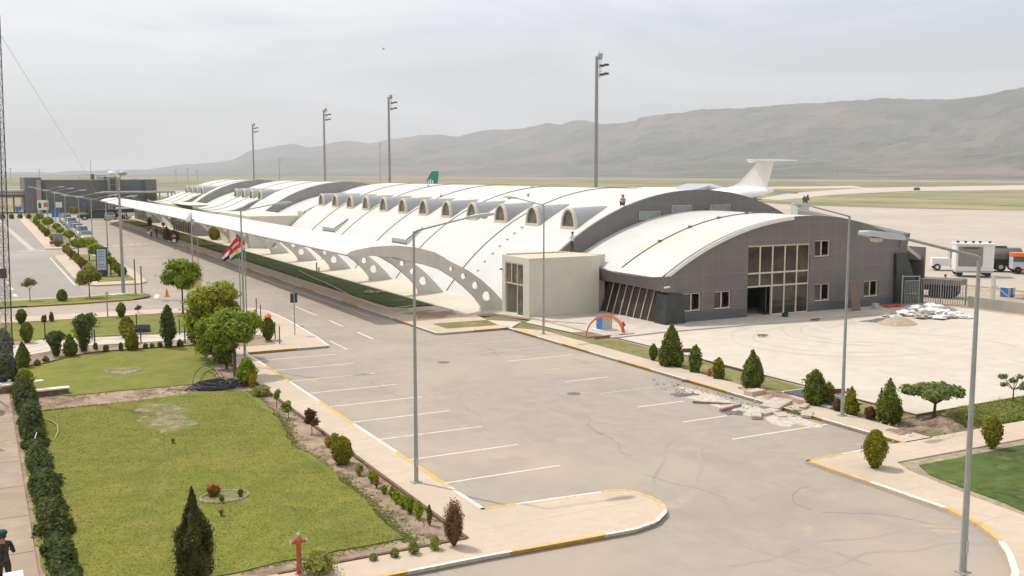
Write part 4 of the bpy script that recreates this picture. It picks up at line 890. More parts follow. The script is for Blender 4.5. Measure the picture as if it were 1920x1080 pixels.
tree('large_bush', 'dense mid-green bush reaching the ground between the yellow-green bush and the round tree', p, .3, [(0, 0, 1.9, .85, .8), (-.35, 0, 1.1, .7, .8), (.4, 0, 1.1, .75, .8), (-.5, 0, 2.2, .6, .5)], L_TREE, 6000, .11, .09, 14, cat='shrub')
p = G(425, 692, .1)
tree('large_bush', 'dark lower bush in the shade directly left of the round-headed tree trunk', p, .3, [(0, 0, 1.4, .62, .75), (-.2, 0, .8, .55, .6), (.1, .1, 2.1, .5, .5)], L_THUJA, 3200, .1, .07, 15, cat='shrub')
plant(372, 646, 36, 44, P_BALL, L_THUJA, 'low dark green bush at the left foot of the yellow-green bush', n=2000, z=.1, lump=.2)
p = G(343, 587, .15)
tree('round_tree', 'round-headed green tree on a thin trunk beside the orange cone', p, 1.9, [(0, 0, 3.0, 1.35, 1.0), (-.9, 0, 2.9, .75, .7), (.8, 0, 3.3, .8, .75), (-.2, 0, 3.9, .95, .55), (.3, 0, 2.3, .7, .5)], L_TREE, 8000, .14, .07, 21, group='round-headed trees')
plant(463, 722, 34, 48, P_BALL, L_TREE, 'dense leafy bush between the round tree trunk and the pavement', n=2200, z=.1, lump=.3, size=.1)
plant(474, 728, 12, 24, P_OVAL, L_YEL, 'yellow plant tucked behind the dense bush at the pavement edge', 'plant', 'yellow_plant', n=260, z=.1, group='small yellow plants')
stemmy(427, 692, 20, 26, L_TREE, 'small leafy bush left of the round tree trunk', n=500, cat='shrub', group=None)
plant(503, 638, 23, 42, P_OVAL, L_THUJA, 'dark conifer with an orange cloth on its tip, inside the wire fence corner', n=1500, z=.15)
m = MB(); p = G(503, 638, .15); m.lathe([(.02, 1.98), (.12, 1.92), (.24, 1.80), (.30, 1.70), (.26, 1.71)], (p.x, p.y, p.z - .1), 10); tag(m.build('orange_cloth', M_ORANGE, at=(p.x, p.y, 1.6)), 'orange cloth draped over the tip of the dark conifer', 'cloth')
# path conifers
gC = 'clipped cone shrubs around the garden path'
for x, y, w_, h_, k, lab in [(43.5, 689, 25, 45, P_CONE, 'clipped dark cone shrub at the left end of the flower bed'), (132, 668, 24, 39, P_CONE, 'clipped cone shrub between two dark vase-shaped bushes'), (248, 656, 24, 41, P_CONE, 'clipped cone shrub in the bed in front of a larger olive bush'), (238, 633, 27, 36, P_BALL, 'olive rounded bush on the lawn behind a cone shrub'), (51, 643, 22, 36, P_EGG, 'clipped egg-shaped shrub on the far side of the path at the left'), (40.5, 607, 17, 24, P_EGG, 'egg-shaped shrub by the cross road pavement at the left'), (227.5, 595, 15, 24, P_EGG, 'small egg-shaped shrub on the verge beside the post light'), (117, 564, 17, 18, P_BALL, 'dark ball shrub on the grass median')]:
    plant(x, y, w_, h_, k, L_THUJAY if 'olive' in lab else L_THUJA, lab, n=1500, z=.13, group=gC, lump=.08)
gV = 'dark vase-shaped bushes by the path'
for x, y, w_, h_, lab in [(105, 667, 28, 42, 'dark vase-shaped bush left of the clipped cone shrub'), (158, 659, 36, 66, 'tallest dark vase-shaped bush with a ragged top beside the path'), (316, 652, 28, 76, 'dark two-tiered bush at the right end of the flower bed')]:
    plant(x, y, w_, h_, P_VASE if x < 300 else [(0, .35), (.2, .6), (.35, 1), (.55, .75), (.7, .9), (.85, .6), (1, .15)], L_DKBUSH, lab, n=1900, z=.12, group=gV, lump=.4, cork=.5)
plant(150, 640, 22, 38, P_OVAL, L_TREEY, 'green bush behind the tallest vase-shaped bush', n=700, z=.13, lump=.4)
plant(172, 612, 18, 24, P_OVAL, L_GREY, 'thin grey-green shrub beyond the tallest vase-shaped bush', n=260, z=.13, lump=.5)
gT = 'tiny bed plants along the path'
for x, y, w_, h_, lab in [(199, 660, 10, 12, 'tiny plant nearest the tallest vase-shaped bush in the flower bed'), (227, 658, 8, 14, 'tiny upright plant just left of the right cone shrub'), (273, 654, 7, 7, 'tiny ball plant just right of the right cone shrub'), (285, 653, 7, 7, 'middle tiny ball plant right of the right cone shrub'), (300, 652, 8, 7, 'third tiny ball plant right of the right cone shrub'), (179, 655, 8, 9, 'tiny plant beside a dark fence post near the path'), (338, 650, 12, 10, 'low tiny plant beside the two-tiered bush'), (86, 680, 12, 9, 'small weed in the flower bed below the left cone shrubs'), (70, 686, 12, 8, 'small weed at the left part of the flower bed'), (82.5, 604, 9, 11, 'small brownish shrub on the verge, left of its taller neighbour'), (97, 603, 8, 15, 'small upright shrub on the verge by the cross road')]:
    plant(x, y, w_, h_, P_BALL, L_THUJA if y > 610 else L_REDB, lab, 'plant', 'small_plant', n=110, z=.12, group=gT)
stemmy(259, 588, 11, 16, L_GREY, 'very thin young plant on the verge right of the small egg-shaped shrub', n=60, ncl=4, cat='plant', group=None, trunk=.4)
gM = 'dark bushes beside the lattice mast'
plant(14, 728, 40, 62, P_BALL, L_DKBUSH, 'large dark bush at the foot of the lattice mast', n=2600, z=.12, group=gM, lump=.35)
plant(8, 672, 34, 52, P_BALL, L_DKBUSH, 'dark bush farther back behind the lattice mast', n=1800, z=.12, group=gM, lump=.35)
# young trees on the median
tree('young_tree', 'young tree with a rounded olive crown on the grass median beside the double lamp', G(168, 558, .13), 1.2, [(0, 0, 2.0, .85, .7), (-.55, 0, 1.6, .6, .5), (.5, 0, 1.9, .6, .55), (.1, .2, 2.5, .65, .45), (-.5, 0, 2.1, .45, .4)], leafmat('olive_leaves', (.12, .13, .02), (.38, .38, .07)), 3600, .12, .05, 31)
tree('young_tree', 'thin pale sapling with a sparse crown on the median at the far left', G(56.5, 564, .13), .95, [(0, 0, 1.7, .45, .4), (-.3, 0, 1.5, .35, .3), (.3, 0, 1.6, .35, .3)], L_GREY, 700, .1, .035, 32)
# hedge along the paved path
r = random.Random(21); root = thing('hedge', 'rough dark hedge running along the paved path at the left edge of the lawn', 'hedge', (1.7, 45, .12)); m = MB(); m2 = MB()
y = 28.0
while y < 57.5:
    hh = .45 + .8 * noise.noise(Vector((y * .38, 3, 1))) + (.45 if y > 46 else 0); ww = .40 + .28 * noise.noise(Vector((y * .6, 7, 1))); hh = max(.16, hh)
    gap = noise.noise(Vector((y * .55, 11, 4)))
    for i in range(int((100 if y > 45 else 80) * (1 if gap > -.12 else .45))):
        a = r.uniform(0, pi); q = 1 - .35 * r.random(); lp = 1 + .4 * noise.noise(Vector((y * 1.1, a * 1.4, 2)))
        p = Vector((1.68 + cos(a) * ww * q * lp * 1.2, y + r.uniform(-.1, .25), .12 + sin(a) * hh * q * lp)); leaf(m, p, (Vector((cos(a), r.uniform(-.6, .6), sin(a))) + Vector((r.uniform(-1, 1), r.uniform(-1, 1), r.uniform(-1, 1))) * .7).normalized(), r.uniform(.05, .11), r, 2)
    y += .17
m2.tube([(1.68, 27.9, .2), (1.68, 57.6, .2)], .1, 6)
o = m.build('foliage', leafmat('hedge_leaves', (.03, .05, .012), (.12, .15, .03), scale=.6), root); o = m2.build('dark_core', mat('hedge_core_shade', (.02, .025, .01), .9), root)  # filler tube in the core; its near-black colour stands for the hedge's inner shade
plant(47, 730, 30, 36, P_BALL, L_TREEY, 'bright green end bush of the hedge near the concrete step', n=1300, z=.12, lump=.3)
# planting on the traffic islands
gI = 'small clipped shrubs edging the traffic islands'
rows_ = [('near island left edge', [(123.5, 474, 11), (129.5, 479, 12), (137, 486, 12), (144, 491, 12), (151, 498, 13), (158, 506, 14), (166, 511, 13)]), ('near island right end', [(214, 505, 13), (221, 511, 14), (229, 518, 15)]), ('far island left edge, near group', [(99, 451, 9), (103, 456, 10), (108, 462, 10)]), ('far island left edge, middle group', [(77, 432, 9), (82, 437, 9), (88, 443, 11)]), ('far island left edge, far group', [(66, 419, 7), (70, 423, 7)])]
ordn = ['first', 'second', 'third', 'fourth', 'fifth', 'sixth', 'seventh']
for nm, lst in rows_:
    for i, (x, y, w_) in enumerate(lst):
        plant(x, y, w_ * 1.15, w_ * 1.2, P_BALL, [L_THUJAY, L_THUJA, L_REDB][(i * 5 + len(lst)) % 3] if i % 3 == 2 else L_THUJAY, '%s clipped shrub from the far end, %s' % (ordn[i], nm), n=420, z=.19, group=gI, lump=.08, name='clipped_shrub')
gL = 'round-headed trees on the traffic islands'
def itree(x0, x1, ytop, ybase, label, n=1500, sd=1, cz=.0):
    """ball-headed tree: crown width x0..x1, top ytop, base ybase in photo pixels"""
    p = G((x0 + x1) / 2, ybase, .19); s_ = scale_at(p); R = (x1 - x0) * s_ / 2; ht = (ybase - ytop) * s_ * 1.02; rr = random.Random(sd)
    cl = [(0, 0, ht - R * .8, R * .9, R * .72)] + [(R * .5 * cos(a + sd), R * .5 * sin(a + sd), ht - R * rr.uniform(.6, 1.1), R * .55, R * .45) for a in (0, 2.1, 4.2)]
    tree('round_tree', label, p, ht - R * 1.2, cl, L_TREE if sd % 2 else L_TREEY, n, max(.13, s_ * 2.6), .07, sd, gL)
itree(66, 82, 400, 418, 'round-headed tree at the far tip of the far island', 700, 1)
itree(80, 101, 407, 432, 'round-headed tree behind the blue road sign', 900, 3)
itree(99, 114, 419, 441, 'round-headed tree next to the blue road sign', 900, 4)
itree(107, 121, 426, 446, 'smaller round-headed tree left of the nearest parked cars', 900, 5)
itree(121, 140, 432, 459, 'neat ball-headed tree in front of the nearest parked car', 1100, 7)
itree(135, 161, 446, 492, 'broad double-crowned tree, left one behind the near island', 1600, 9)
itree(152, 183, 444, 488, 'broad round-headed tree, right one of the pair behind the near island', 1800, 10)
itree(167, 197, 456, 498, 'dark round-headed tree behind the lightbox sign', 1700, 11)
itree(188, 209, 470, 512, 'light green ball-headed tree overlapping the lightbox sign', 1100, 13)
itree(198, 218, 481, 516, 'ball-headed tree just right of the lightbox sign', 1100, 15)
# bushes across the far road
gF = 'small dark bushes across the far end of the car park'
for i, x in enumerate([5, 22, 38, 54]):
    plant(x, 410, 8, 8, P_BALL, L_THUJA, ['leftmost', 'second from left', 'third from left', 'rightmost'][i] + ' small dark bush at the far end of the car park', n=140, z=.1, group=gF, size=.35)
plant(164, 401, 6, 8, P_BALL, L_THUJA, 'small dark bush left of the black off-roader', n=140, z=.1, size=.35)
plant(139, 399, 14, 10, P_BALL, L_YEL, 'pale yellowish tree in front of the dark far building', n=260, z=.1, size=.4)
# plants under the canopy
plant(403, 449, 24, 25, P_BALL, L_YEL, 'yellow-topped round bush in front of the arch fins', 'shrub', n=900, z=.2, size=.2)
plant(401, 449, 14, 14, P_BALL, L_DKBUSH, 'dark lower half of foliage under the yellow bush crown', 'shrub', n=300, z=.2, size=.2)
gK = 'dark conifers at the canopy entrance'
plant(313, 450, 14, 24, P_CONE, L_DKBUSH, 'dark conifer left of the red prohibition sign under the canopy', n=500, z=.15, size=.2, group=gK)
plant(327, 455, 17, 22, P_BALL, L_DKBUSH, 'dark rounded bush right behind the red prohibition sign', n=500, z=.15, size=.2, group=gK)
plant(281, 423, 9, 14, P_BALL, L_DKBUSH, 'dark bush beside the white notice at the farther entrance', n=250, z=.15, size=.2, group=gK)
# flower rings in the lawns
p = G(421, 932, .14)
root = thing('flower_bed_ring', 'oval ring of small white stones around a flower patch in the large lawn', 'flower bed', p); m = MB(); r = random.Random(4)
for i in range(54):
    a = 2 * pi * i / 54; x, y = .82 * cos(a), .62 * sin(a); m.box((x, y, .03), (r.uniform(.05, .09), .05, .06), a + r.uniform(0, 1), 0, .7)
o = m.build('stone_edging', mat('ring_stones', (.46, .43, .35), .9, .2, 5)); o.parent = root; o['kind'] = 'stuff'
m = MB(); m.sheet([(.78 * cos(2 * pi * i / 20), .58 * sin(2 * pi * i / 20)) for i in range(20)], .012); o = m.build('soil', M_LAWN3); o.parent = root
p2 = G(401, 930, .14)
rt = shrub('red_flowers', 'bush of bright red flowers inside the stone ring', 'flowers', p2, P_BALL, 260, L_THUJA, .3, .24, .06, 6)
m = MB(); r = random.Random(6)
for i in range(150): a = r.uniform(0, 6.28); q = r.uniform(0, .27); leaf(m, Vector((q * cos(a), q * sin(a), .33 + r.uniform(-.12, .06))), Vector((r.uniform(-.5, .5), r.uniform(-.5, .5), 1)).normalized(), .07, r, 1.1)
o = m.build('blossom', L_REDF); o.parent = rt
plant(451, 931, 10, 10, P_BALL, L_THUJA, 'small green plant inside the stone ring right of the red flowers', 'plant', 'small_plant', n=120, z=.15)
plant(416, 942, 7, 7, P_BALL, L_THUJA, 'tiny green plant at the front of the stone ring', 'plant', 'small_plant', n=80, z=.15)
for x, y, lab in ((415, 967, 'tiny pink-orange flower below the stone ring'), (324, 831, 'single orange flower below the bare patch of the lawn')):
    p = G(x, y, .14); rt = shrub('single_flower', lab, 'flower', p, P_BALL, 50, L_THUJA, .16, .09, .05, 9, group='single flowers in the lawn'); m = MB()
    for i in range(14): a = r.uniform(0, 6.28); leaf(m, Vector((.05 * cos(a), .05 * sin(a), .22)), Vector((cos(a) * .5, sin(a) * .5, 1)).normalized(), .06, r, 1.1)
    o = m.build('blossom', L_ORF); o.parent = rt
# bare patches
w = MB(); w.sheet(wig([(G(*q, .14).x, G(*q, .14).y) for q in [(257, 760), (300, 757), (345, 759), (352, 780), (366, 803), (330, 808), (299, 812), (280, 803), (267, 795)]], .32, .3, 5), .139)
struct(w, 'bare_soil', mat('bare_patch', (.30, .235, .14), .95, .25, 2.5, big=[(1.2, (.165, .16, .035), .46, .56)], bump=.8))
w = MB(); w.sheet(wig([(G(*q, .14).x, G(*q, .14).y) for q in [(200, 697), (214, 691), (235, 689), (262, 691), (258, 698), (235, 702), (210, 702)]], .08, .4, 6), .139); struct(w, 'bare_soil', MATS['bare_patch'])
m = MB(); r = random.Random(14)
for i in range(26): a = 2 * pi * i / 26; p = G(231, 695.5, .14); m.box((p.x + .95 * cos(a), p.y + .78 * sin(a), .16), (.16, .08, .07), a, 0, .7)
tag(m.build('stone_ring', MATS['ring_stones'], at=G(231, 695, .14)), 'oval ring of stones around a bare patch in the farther small lawn', 'stone ring')
# grass tufts (lawn texture): ragged low blades over the lawns
w = MB(); r = random.Random(33)
def blades(x0, x1, y0, y1, n, h0, h1, ok=None):
    for i in range(n):
        x, y = r.uniform(x0, x1), r.uniform(y0, y1)
        if ok and not ok(x, y): continue
        h_ = r.uniform(h0, h1); a = r.uniform(0, 6.28); b = r.uniform(.015, .04); z = .13
        w.add([(x - b * cos(a), y - b * sin(a), z), (x + b * cos(a), y + b * sin(a), z), (x + r.uniform(-.04, .04), y + r.uniform(-.04, .04), z + h_)], [(0, 1, 2)])
blades(1.2, 11.9, 28.2, 52.4, 80000, .008, .028, lambda x, y: x < interp(y, [(28.3, 11.2), (34, 11.4), (40.5, 11.1), (44.8, 11.8), (52, 11.8)]))
for i in range(5200):      # ragged edge of the lawn spilling over the soil
    y = r.uniform(28.0, 52.2); x = interp(y, [(28.3, 11.2), (34, 11.4), (40.5, 11.1), (44.8, 11.8), (52, 11.8)]) + abs(r.gauss(0, .28)) - .1; h_ = r.uniform(.015, .06); a = r.uniform(0, 6.28); b = r.uniform(.02, .05)
    w.add([(x - b * cos(a), y - b * sin(a), .1), (x + b * cos(a), y + b * sin(a), .1), (x + r.uniform(-.14, .14), y + r.uniform(-.14, .14), .115 + h_ * .5)], [(0, 1, 2)])
for i in range(3000):
    x = r.uniform(1.3, 11.6); y = (52.2 if r.random() < .6 else 28.3) + r.gauss(0, .16); h_ = r.uniform(.015, .05); a = r.uniform(0, 6.28); b = r.uniform(.02, .05)
    w.add([(x - b * cos(a), y - b * sin(a), .1), (x + b * cos(a), y + b * sin(a), .1), (x + r.uniform(-.14, .14), y + r.uniform(-.14, .14), .115 + h_ * .5)], [(0, 1, 2)])
tag(w.build('grass', leafmat('lawn_blades', (.143, .160, .016), (.192, .198, .026), scale=.3)), kind='stuff')
w = MB(); r = random.Random(35)
for i in range(520):      # weeds and edge tufts in the soil bed
    y = r.uniform(27.5, 55); x = r.uniform(interp(y, [(28.3, 11.2), (34, 11.4), (40.5, 11.1), (44.8, 11.8), (52, 11.8)]), 12.85); k = noise.noise(Vector((x, y, 0)) * .8)
    if k < .08: continue
    for j in range(5):
        a = r.uniform(0, 6.28); b = .03; xx, yy = x + r.uniform(-.1, .1), y + r.uniform(-.1, .1); w.add([(xx - b * cos(a), yy - b * sin(a), .1), (xx + b * cos(a), yy + b * sin(a), .1), (xx + r.uniform(-.06, .06), yy + r.uniform(-.06, .06), .1 + r.uniform(.02, .06))], [(0, 1, 2)])
for i in range(480):
    y = r.uniform(52.2, 55.2); x = r.uniform(2.5, 11.5)
    if noise.noise(Vector((x, y, 5)) * .9) < .05: continue
    for j in range(4):
        a = r.uniform(0, 6.28); b = .03; xx, yy = x + r.uniform(-.1, .1), y + r.uniform(-.1, .1); w.add([(xx - b * cos(a), yy - b * sin(a), .1), (xx + b * cos(a), yy + b * sin(a), .1), (xx + r.uniform(-.06, .06), yy + r.uniform(-.06, .06), .1 + r.uniform(.02, .05))], [(0, 1, 2)])
tag(w.build('ground_weeds', leafmat('soil_weeds', (.17, .17, .05), (.30, .28, .10))), kind='stuff')

# ------------------------------------------------------------ LAMP POSTS
def lamp_head(m, p, d, k=1.0):
    """cobra head: p = arm end, d = horizontal unit direction; points slightly upward like the arm"""
    d = Vector(d); s_ = Vector((-d.y, d.x, 0)); up = Vector((0, 0, 1)); rows = []
    for t, w_, h_, dz in ((0, .09, .08, 0), (.12, .13, .10, .02), (.35, .17, .12, .08), (.75, .19, .11, .16), (.98, .15, .08, .20), (1.06, .07, .04, .21)):
        c = Vector(p) + d * t * k + up * (dz * .55 * k); ww = w_ * k; hh = h_ * k
        rows.append([c + s_ * ww - up * hh * .5, c + s_ * ww * .8 + up * hh * .5, c - s_ * ww * .8 + up * hh * .5, c - s_ * ww - up * hh * .5])
    m.strip(rows, 0, closed=True); m.add(rows[0], [(3, 2, 1, 0)]); m.add(rows[-1], [(0, 1, 2, 3)])
def lamp_post(label, loc, dirs, h=9.2, arm=2.2, rise=.45, head=1.0, r=.085, group='street lamps', name='street_lamp', armz=None):
    root = thing(name, label, 'street lamp', loc, group); m = MB()
    m.tube([(0, 0, 0), (0, 0, h * .33), (0, 0, h)], [r, r * .82, r * .52], 8); m.box((0, 0, .015), (.34, .34, .03))
    o = m.build('pole', M_STEEL); o.parent = root
    m = MB(); m.bx(-.05, .05, -r - .015, -r + .01, .6, .95); o = m.build('hatch', M_LGREY); o.parent = root
    for d in dirs:
        d = Vector((d[0], d[1], 0)).normalized(); m = MB(); e = d * arm + Vector((0, 0, h + rise))
        m.tube([(0, 0, h - .05), d * .12 + Vector((0, 0, h + .02)), e], [r * .5, r * .42, r * .36], 6); o = m.build('arm', M_STEEL); o.parent = root
        m = MB(); lamp_head(m, e - d * .05, d, head); o2 = m.build('lamp_head', M_LAMPH); o2.parent = root
        l_ = MB(); c = e + d * .62 * head + Vector((0, 0, .06 * head - .06 * head)); l_.lathe([(.02, -.07 * head), (.1 * head, -.05 * head), (.13 * head, .02 * head)], (c.x, c.y, c.z), 8)
        o3 = l_.build('lens', M_LENS); o3.parent = o2
    return root
lamp_post('grey lamp post on the pavement by the near parking bays, arm to the right', (13.74, 33.35, .15), [(1, 0)], 9.2, 2.2, .45, 1.0)
lamp_post('nearest lamp post, large lamp head reaching left across the dark building', (24.2, 18.3, .15), [(-1, 0)], 8.98, 3.1, .62, 1.4, r=.1)
lamp_post('lamp post beside the rubble with its head before the roof edge', (35.25, 33.5, .15), [(-1, 0)], 9.3, 2.4, .5, 1.05)
lamp_post('thin lamp post in front of the cream porch and the dormers', (34.9, 61, .15), [(-1, 0)], 9.05, 2.1, .5, 1.0)
lamp_post('lamp post behind the round-headed tree, arm reaching right over the canopy', (13.55, 59.0, .15), [(1, 0)], 9.1, 2.0, .35, 1.0)
# twin floodlight pole
root = thing('floodlight_pole', 'tall pole with two round-topped lamps on the grass median beside the young olive tree', 'street lamp', (11.82, 99.8, .13)); m = MB()
m.tube([(0, 0, 0), (0, 0, 4), (0, 0, 10.9)], [.17, .14, .10], 8); m.tube([(0, 0, 10.2), (-.28, 0, 11.05)], .05, 6); m.tube([(0, 0, 10.2), (.2, 0, 11.05)], .05, 6); o = m.build('pole', M_STEEL); o.parent = root
m = MB(); m.lathe([(.45, 0), (.5, .08), (.45, .14)], (0, -.1, -.02), 12); m.lathe([(.4, 0), (.42, .08), (.36, .12)], (-.9, 0, -.04), 10); o = m.build('base_pad', M_FIN); o.parent = root; 
for x, mm in ((-.55, M_WHITE), (.38, mat('greenish_lamp', (.38, .42, .36), .4))):
    m = MB(); m.lathe([(.1, -.2), (.38, -.1), (.42, .05), (.25, .2), (.05, .24)], (x, 0, 11.25), 10); o = m.build('lamp_head', mm, smooth=True); o.parent = root
for i, (px, Y) in enumerate([(86.5, 262), (101, 236), (119.5, 209), (147, 180), (166, 160), (193, 141)]):
    lamp_post('%s twin-armed lamp post on the islands from the far end' % ordn[i], (15.0, Y, .15), [(1, 0), (-1, 0)], 7.4 + (.2 if i == 5 else 0), 2.6, .6, 1.35, .10, group='twin-armed lamp posts on the traffic islands')
# mast with camera box and sign board by the junction
root = thing('sign_mast', 'thin mast with a lamp on top and a cream notice board beside the round tree', 'mast', (16.5, 90.5, .0)); m = MB()
m.tube([(0, 0, 0), (0, 0, 7.6)], .06, 6); o = m.build('pole', M_STEEL); o.parent = root
m = MB(); m.tube([(.45, 0, 0), (.45, 0, 6.0)], .035, 5); o = m.build('pole', M_STEEL); o.parent = root
m = MB(); m.box((.28, -.06, 1.95), (.75, .05, .95)); o = m.build('notice_board', mat('cream_board', (.55, .47, .32), .6, .05, 2, big=[(3, (.55, .38, .22), .5, .65)])); o.parent = root
m = MB(); m.tube([(-.45, -.3, 7.3), (0, 0, 7.95)], [.2, .16], 6); m.tube([(0, 0, 7.6), (0, 0, 7.85)], .1, 6); o = m.build('lamp_head', M_WHITE); o.parent = root
m = MB(); m.box((.12, -.05, 7.2), (.25, .2, .5)); o = m.build('control_box', M_LGREY); o.parent = root
# small post light
root = thing('post_light', 'short green-white post light on the verge by the cross road', 'post light', (8.75, 84.4, .15)); m = MB(); m.tube([(0, 0, 0), (0, 0, 1.75)], .05, 6); o = m.build('post', M_STEEL); o.parent = root
m = MB(); m.tube([(0, 0, 1.7), (0, 0, 2.05)], .12, 8); o = m.build('lamp', M_LENS); o.parent = root
# posts beside the median
for i, (x, y, h_, lab) in enumerate([(12.9, 99.9, 3.4, 'brown post right of the twin floodlight pole'), (13.5, 100.2, 2.7, 'shorter brown post at the rounded end of the median')]):
    m = MB(); m.tube([(x, y, 0), (x, y, h_)], .07, 6); m.box((x, y, .1), (.22, .22, .2)); tag(m.build('post', mat('brown_post', (.30, .22, .18), .7), at=(x, y, 0)), lab, 'post', 'brown posts on the median')

# apron flood masts
for i, (x, y, lab) in enumerate([(89.2, 139, 'tallest floodlight mast, rising behind the near hall roof, with two tiers of lamps'), (91, 236, 'second tallest floodlight mast behind the hall roofs'), (92.5, 293, 'third floodlight mast from the right behind the hall roofs'), (95.5, 392, 'smallest and farthest floodlight mast behind the hall roofs')]):
    root = thing('floodlight_mast', lab, 'floodlight mast', (x, y, 0), 'floodlight masts along the apron'); m = MB()
    m.tube([(0, 0, 0), (0, 0, 15), (0, 0, 30)], [.36, .30, .25], 10); o = m.build('mast', mat('mast_concrete', (.29, .28, .255), .8, .06, .5)); o.parent = root
    m = MB(); m.tube([(.42, -.1, 26.5), (.42, -.1, 31)], .04, 4); m.tube([(.75, -.1, 26.8), (.75, -.1, 30.2)], .04, 4)
    for k in range(8): m.tube([(.42, -.1, 26.8 + k * .45), (.75, -.1, 26.8 + k * .45)], .03, 4)
    m.bx(.35, .9, -.3, .3, 29.6, 30.5); o = m.build('ladder_cage', M_STEEL); o.parent = root
    for z in (28.6, 27.2):
        m = MB(); m.tube([(.3, 0, z - .25), (1.9, 0, z + .2)], .06, 5); o = m.build('lamp_arm', M_STEEL); o.parent = root
        for q in (.9, 1.75):
            m = MB(); m.box((q, -.1, z + q * .22 - .22), (.6, .6, .34), .2); o = m.build('floodlight', M_STEELD); o.parent = root
# distant thin radio masts
for x, y, h_, lab in ((524, 900, 47, 'faint thin radio mast far away, between the two leftmost floodlight masts'), (713, 900, 62, 'faint thin radio mast far away, left of the second tallest floodlight mast')):
    rr_ = ray(x, 330); k = y / rr_.y; X = rr_.x * k; h_ = {524: 11.4 + (325 - 297) * sqrt(X * X + y * y) / FPX, 713: 11.4 + (325 - 268) * sqrt(X * X + y * y) / FPX}[x]
    m = MB(); m.tube([(X, y, 0), (X, y, h_)], [.35, .22], 5); m.box((X + .6, y, h_ - 2), (2.2, .4, .3)); m.tube([(X + 1.4, y, h_ - 5), (X + 1.4, y, h_)], .15, 4); tag(m.build('radio_mast', M_STEEL, at=(X, y, 0)), lab, 'radio mast', 'distant radio masts')
rr_ = ray(1564, 330); k = 1250 / rr_.y; X = rr_.x * k
m = MB()
for i in range(6): m.tube([(X, 1250, i * 3.3), (X, 1250, (i + 1) * 3.3)], .55, 6, i % 2)
tag(m.build('striped_mast', [mat('mast_red', (.5, .12, .07), .6), M_WHITE], at=(X, 1250, 0)), 'small red and white striped mast on the far plain right of the jet tail', 'mast')

# lattice mast with guy wire, far left
root = thing('lattice_mast', 'tall thin steel lattice mast at the left edge with a guy wire', 'mast', (.95, 58.3, .16)); m = MB()
def leg(i, z):
    k = 1 - .55 * z / 19.2; a = [(-.32, -.1), (.34, -.16), (.05, .42)][i]; return Vector((a[0] * k + z * .026 + .0, a[1] * k, z))
for i in range(3): m.tube([leg(i, 0), leg(i, 19.2)], [.04, .022], 5)
o = m.build('mast_leg', M_STEELD); o.parent = root
m = MB(); zs = [i * .62 for i in range(31)]
for a_, b_ in zip(zs, zs[1:]):
    for i in range(3):
        j = (i + 1) % 3; m.tube([leg(i, a_), leg(j, b_)], .011, 3, cap=False); m.tube([leg(j, a_), leg(i, b_)], .011, 3, cap=False); m.tube([leg(i, b_), leg(j, b_)], .010, 3, cap=False)
o = m.build('lattice_bracing', mat('bracing_steel', (.16, .16, .155), .6)); o.parent = root; o['kind'] = 'stuff'
m = MB(); m.box(leg(1, 6.1) + Vector((-.3, 0, 0)), (.32, .2, .5)); o = m.build('equipment_box', M_STEELD); o.parent = root
m = MB(); t_ = leg(1, 18.2); m.tube([t_, t_.lerp(Vector((16.3, 100, 8)), .5) - Vector((0, 0, 1.0)), (16.5, 100, 4.2)], .012, 3); o = m.build('guy_wire', M_STEEL); o.parent = root
for q in (17.0, 18.4): pass
m = MB(); m.tube([leg(0, 16) + Vector((0, -.15, 0)), leg(0, 19.6) + Vector((0, -.15, 0))], .05, 5); o = m.build('antenna', M_STEELD); o.parent = root

# ------------------------------------------------------------ FLAGS
def flag(root, cols, base, wd, ht, droop, seed, emblem=None):
    """cloth hanging down to the left from the hoist; stripes follow the hoist"""
    nu, nv = 22, 12; rows = []; r = random.Random(seed)
    for i in range(nu + 1):
        u = i / nu; row = []
        for j in range(nv + 1):
            v = j / nv   # 0 bottom, 1 top
            x = -u * wd * (.72 + .1 * v); z = -ht * (1 - v) * (1 - .25 * u) - u ** 1.15 * droop * (.75 + .25 * v) ; y = .16 * sin(u * 9 + v * 2.5 + seed) * u ** .6 + .05 * sin(v * 7 + u * 3)
            row.append((x, y, z))
        rows.append(row)
    m = MB(); m.strip(rows); n_ = len(cols)
    m.m = []
    for i in range(nu):
        for j in range(nv):
            k = n_ - 1 - int(j / nv * n_)
            if emblem and (i + .5 - nu * .5) ** 2 / 6.5 + (j + .5 - nv / 2) ** 2 / 3.4 < 1: k = n_
            m.m.append(k)
    o = m.build('flag_cloth', cols + ([emblem] if emblem else []), smooth=True); o.parent = root; o.location = base
FG = mat('flag_green', (.02, .17, .06), .7); FR = mat('flag_red', (.60, .03, .03), .7); FW = mat('flag_white', (.75, .72, .70), .7); FB = mat('flag_black', (.02, .02, .02), .7); FY_ = mat('flag_yellow', (.8, .55, .03), .7)
for (x, y, h_, cols, em, lab, wd, drp, sd) in ((17.9, 77.0, 6.35, [FR, FW, FG], FY_, 'flagpole with a red, white and green flag with a yellow sun emblem', 1.5, 1.0, 1), (17.55, 77.4, 6.6, [FR, FW, FB], FG, 'flagpole with a red, white and black flag, left of the sun-emblem flag', 1.6, 1.4, 4)):
    root = thing('flagpole', lab, 'flag', (x, y, .15), 'flagpoles by the junction'); m = MB(); m.tube([(0, 0, 0), (0, 0, h_)], [.06, .035], 6); m.lathe([(.03, 0), (.10, .03), (.12, .07), (.03, .1)], (0, 0, h_), 8); o = m.build('pole', M_STEEL); o.parent = root
    flag(root, cols, (0, 0, h_ - .1), wd, 1.15, drp, sd, em)

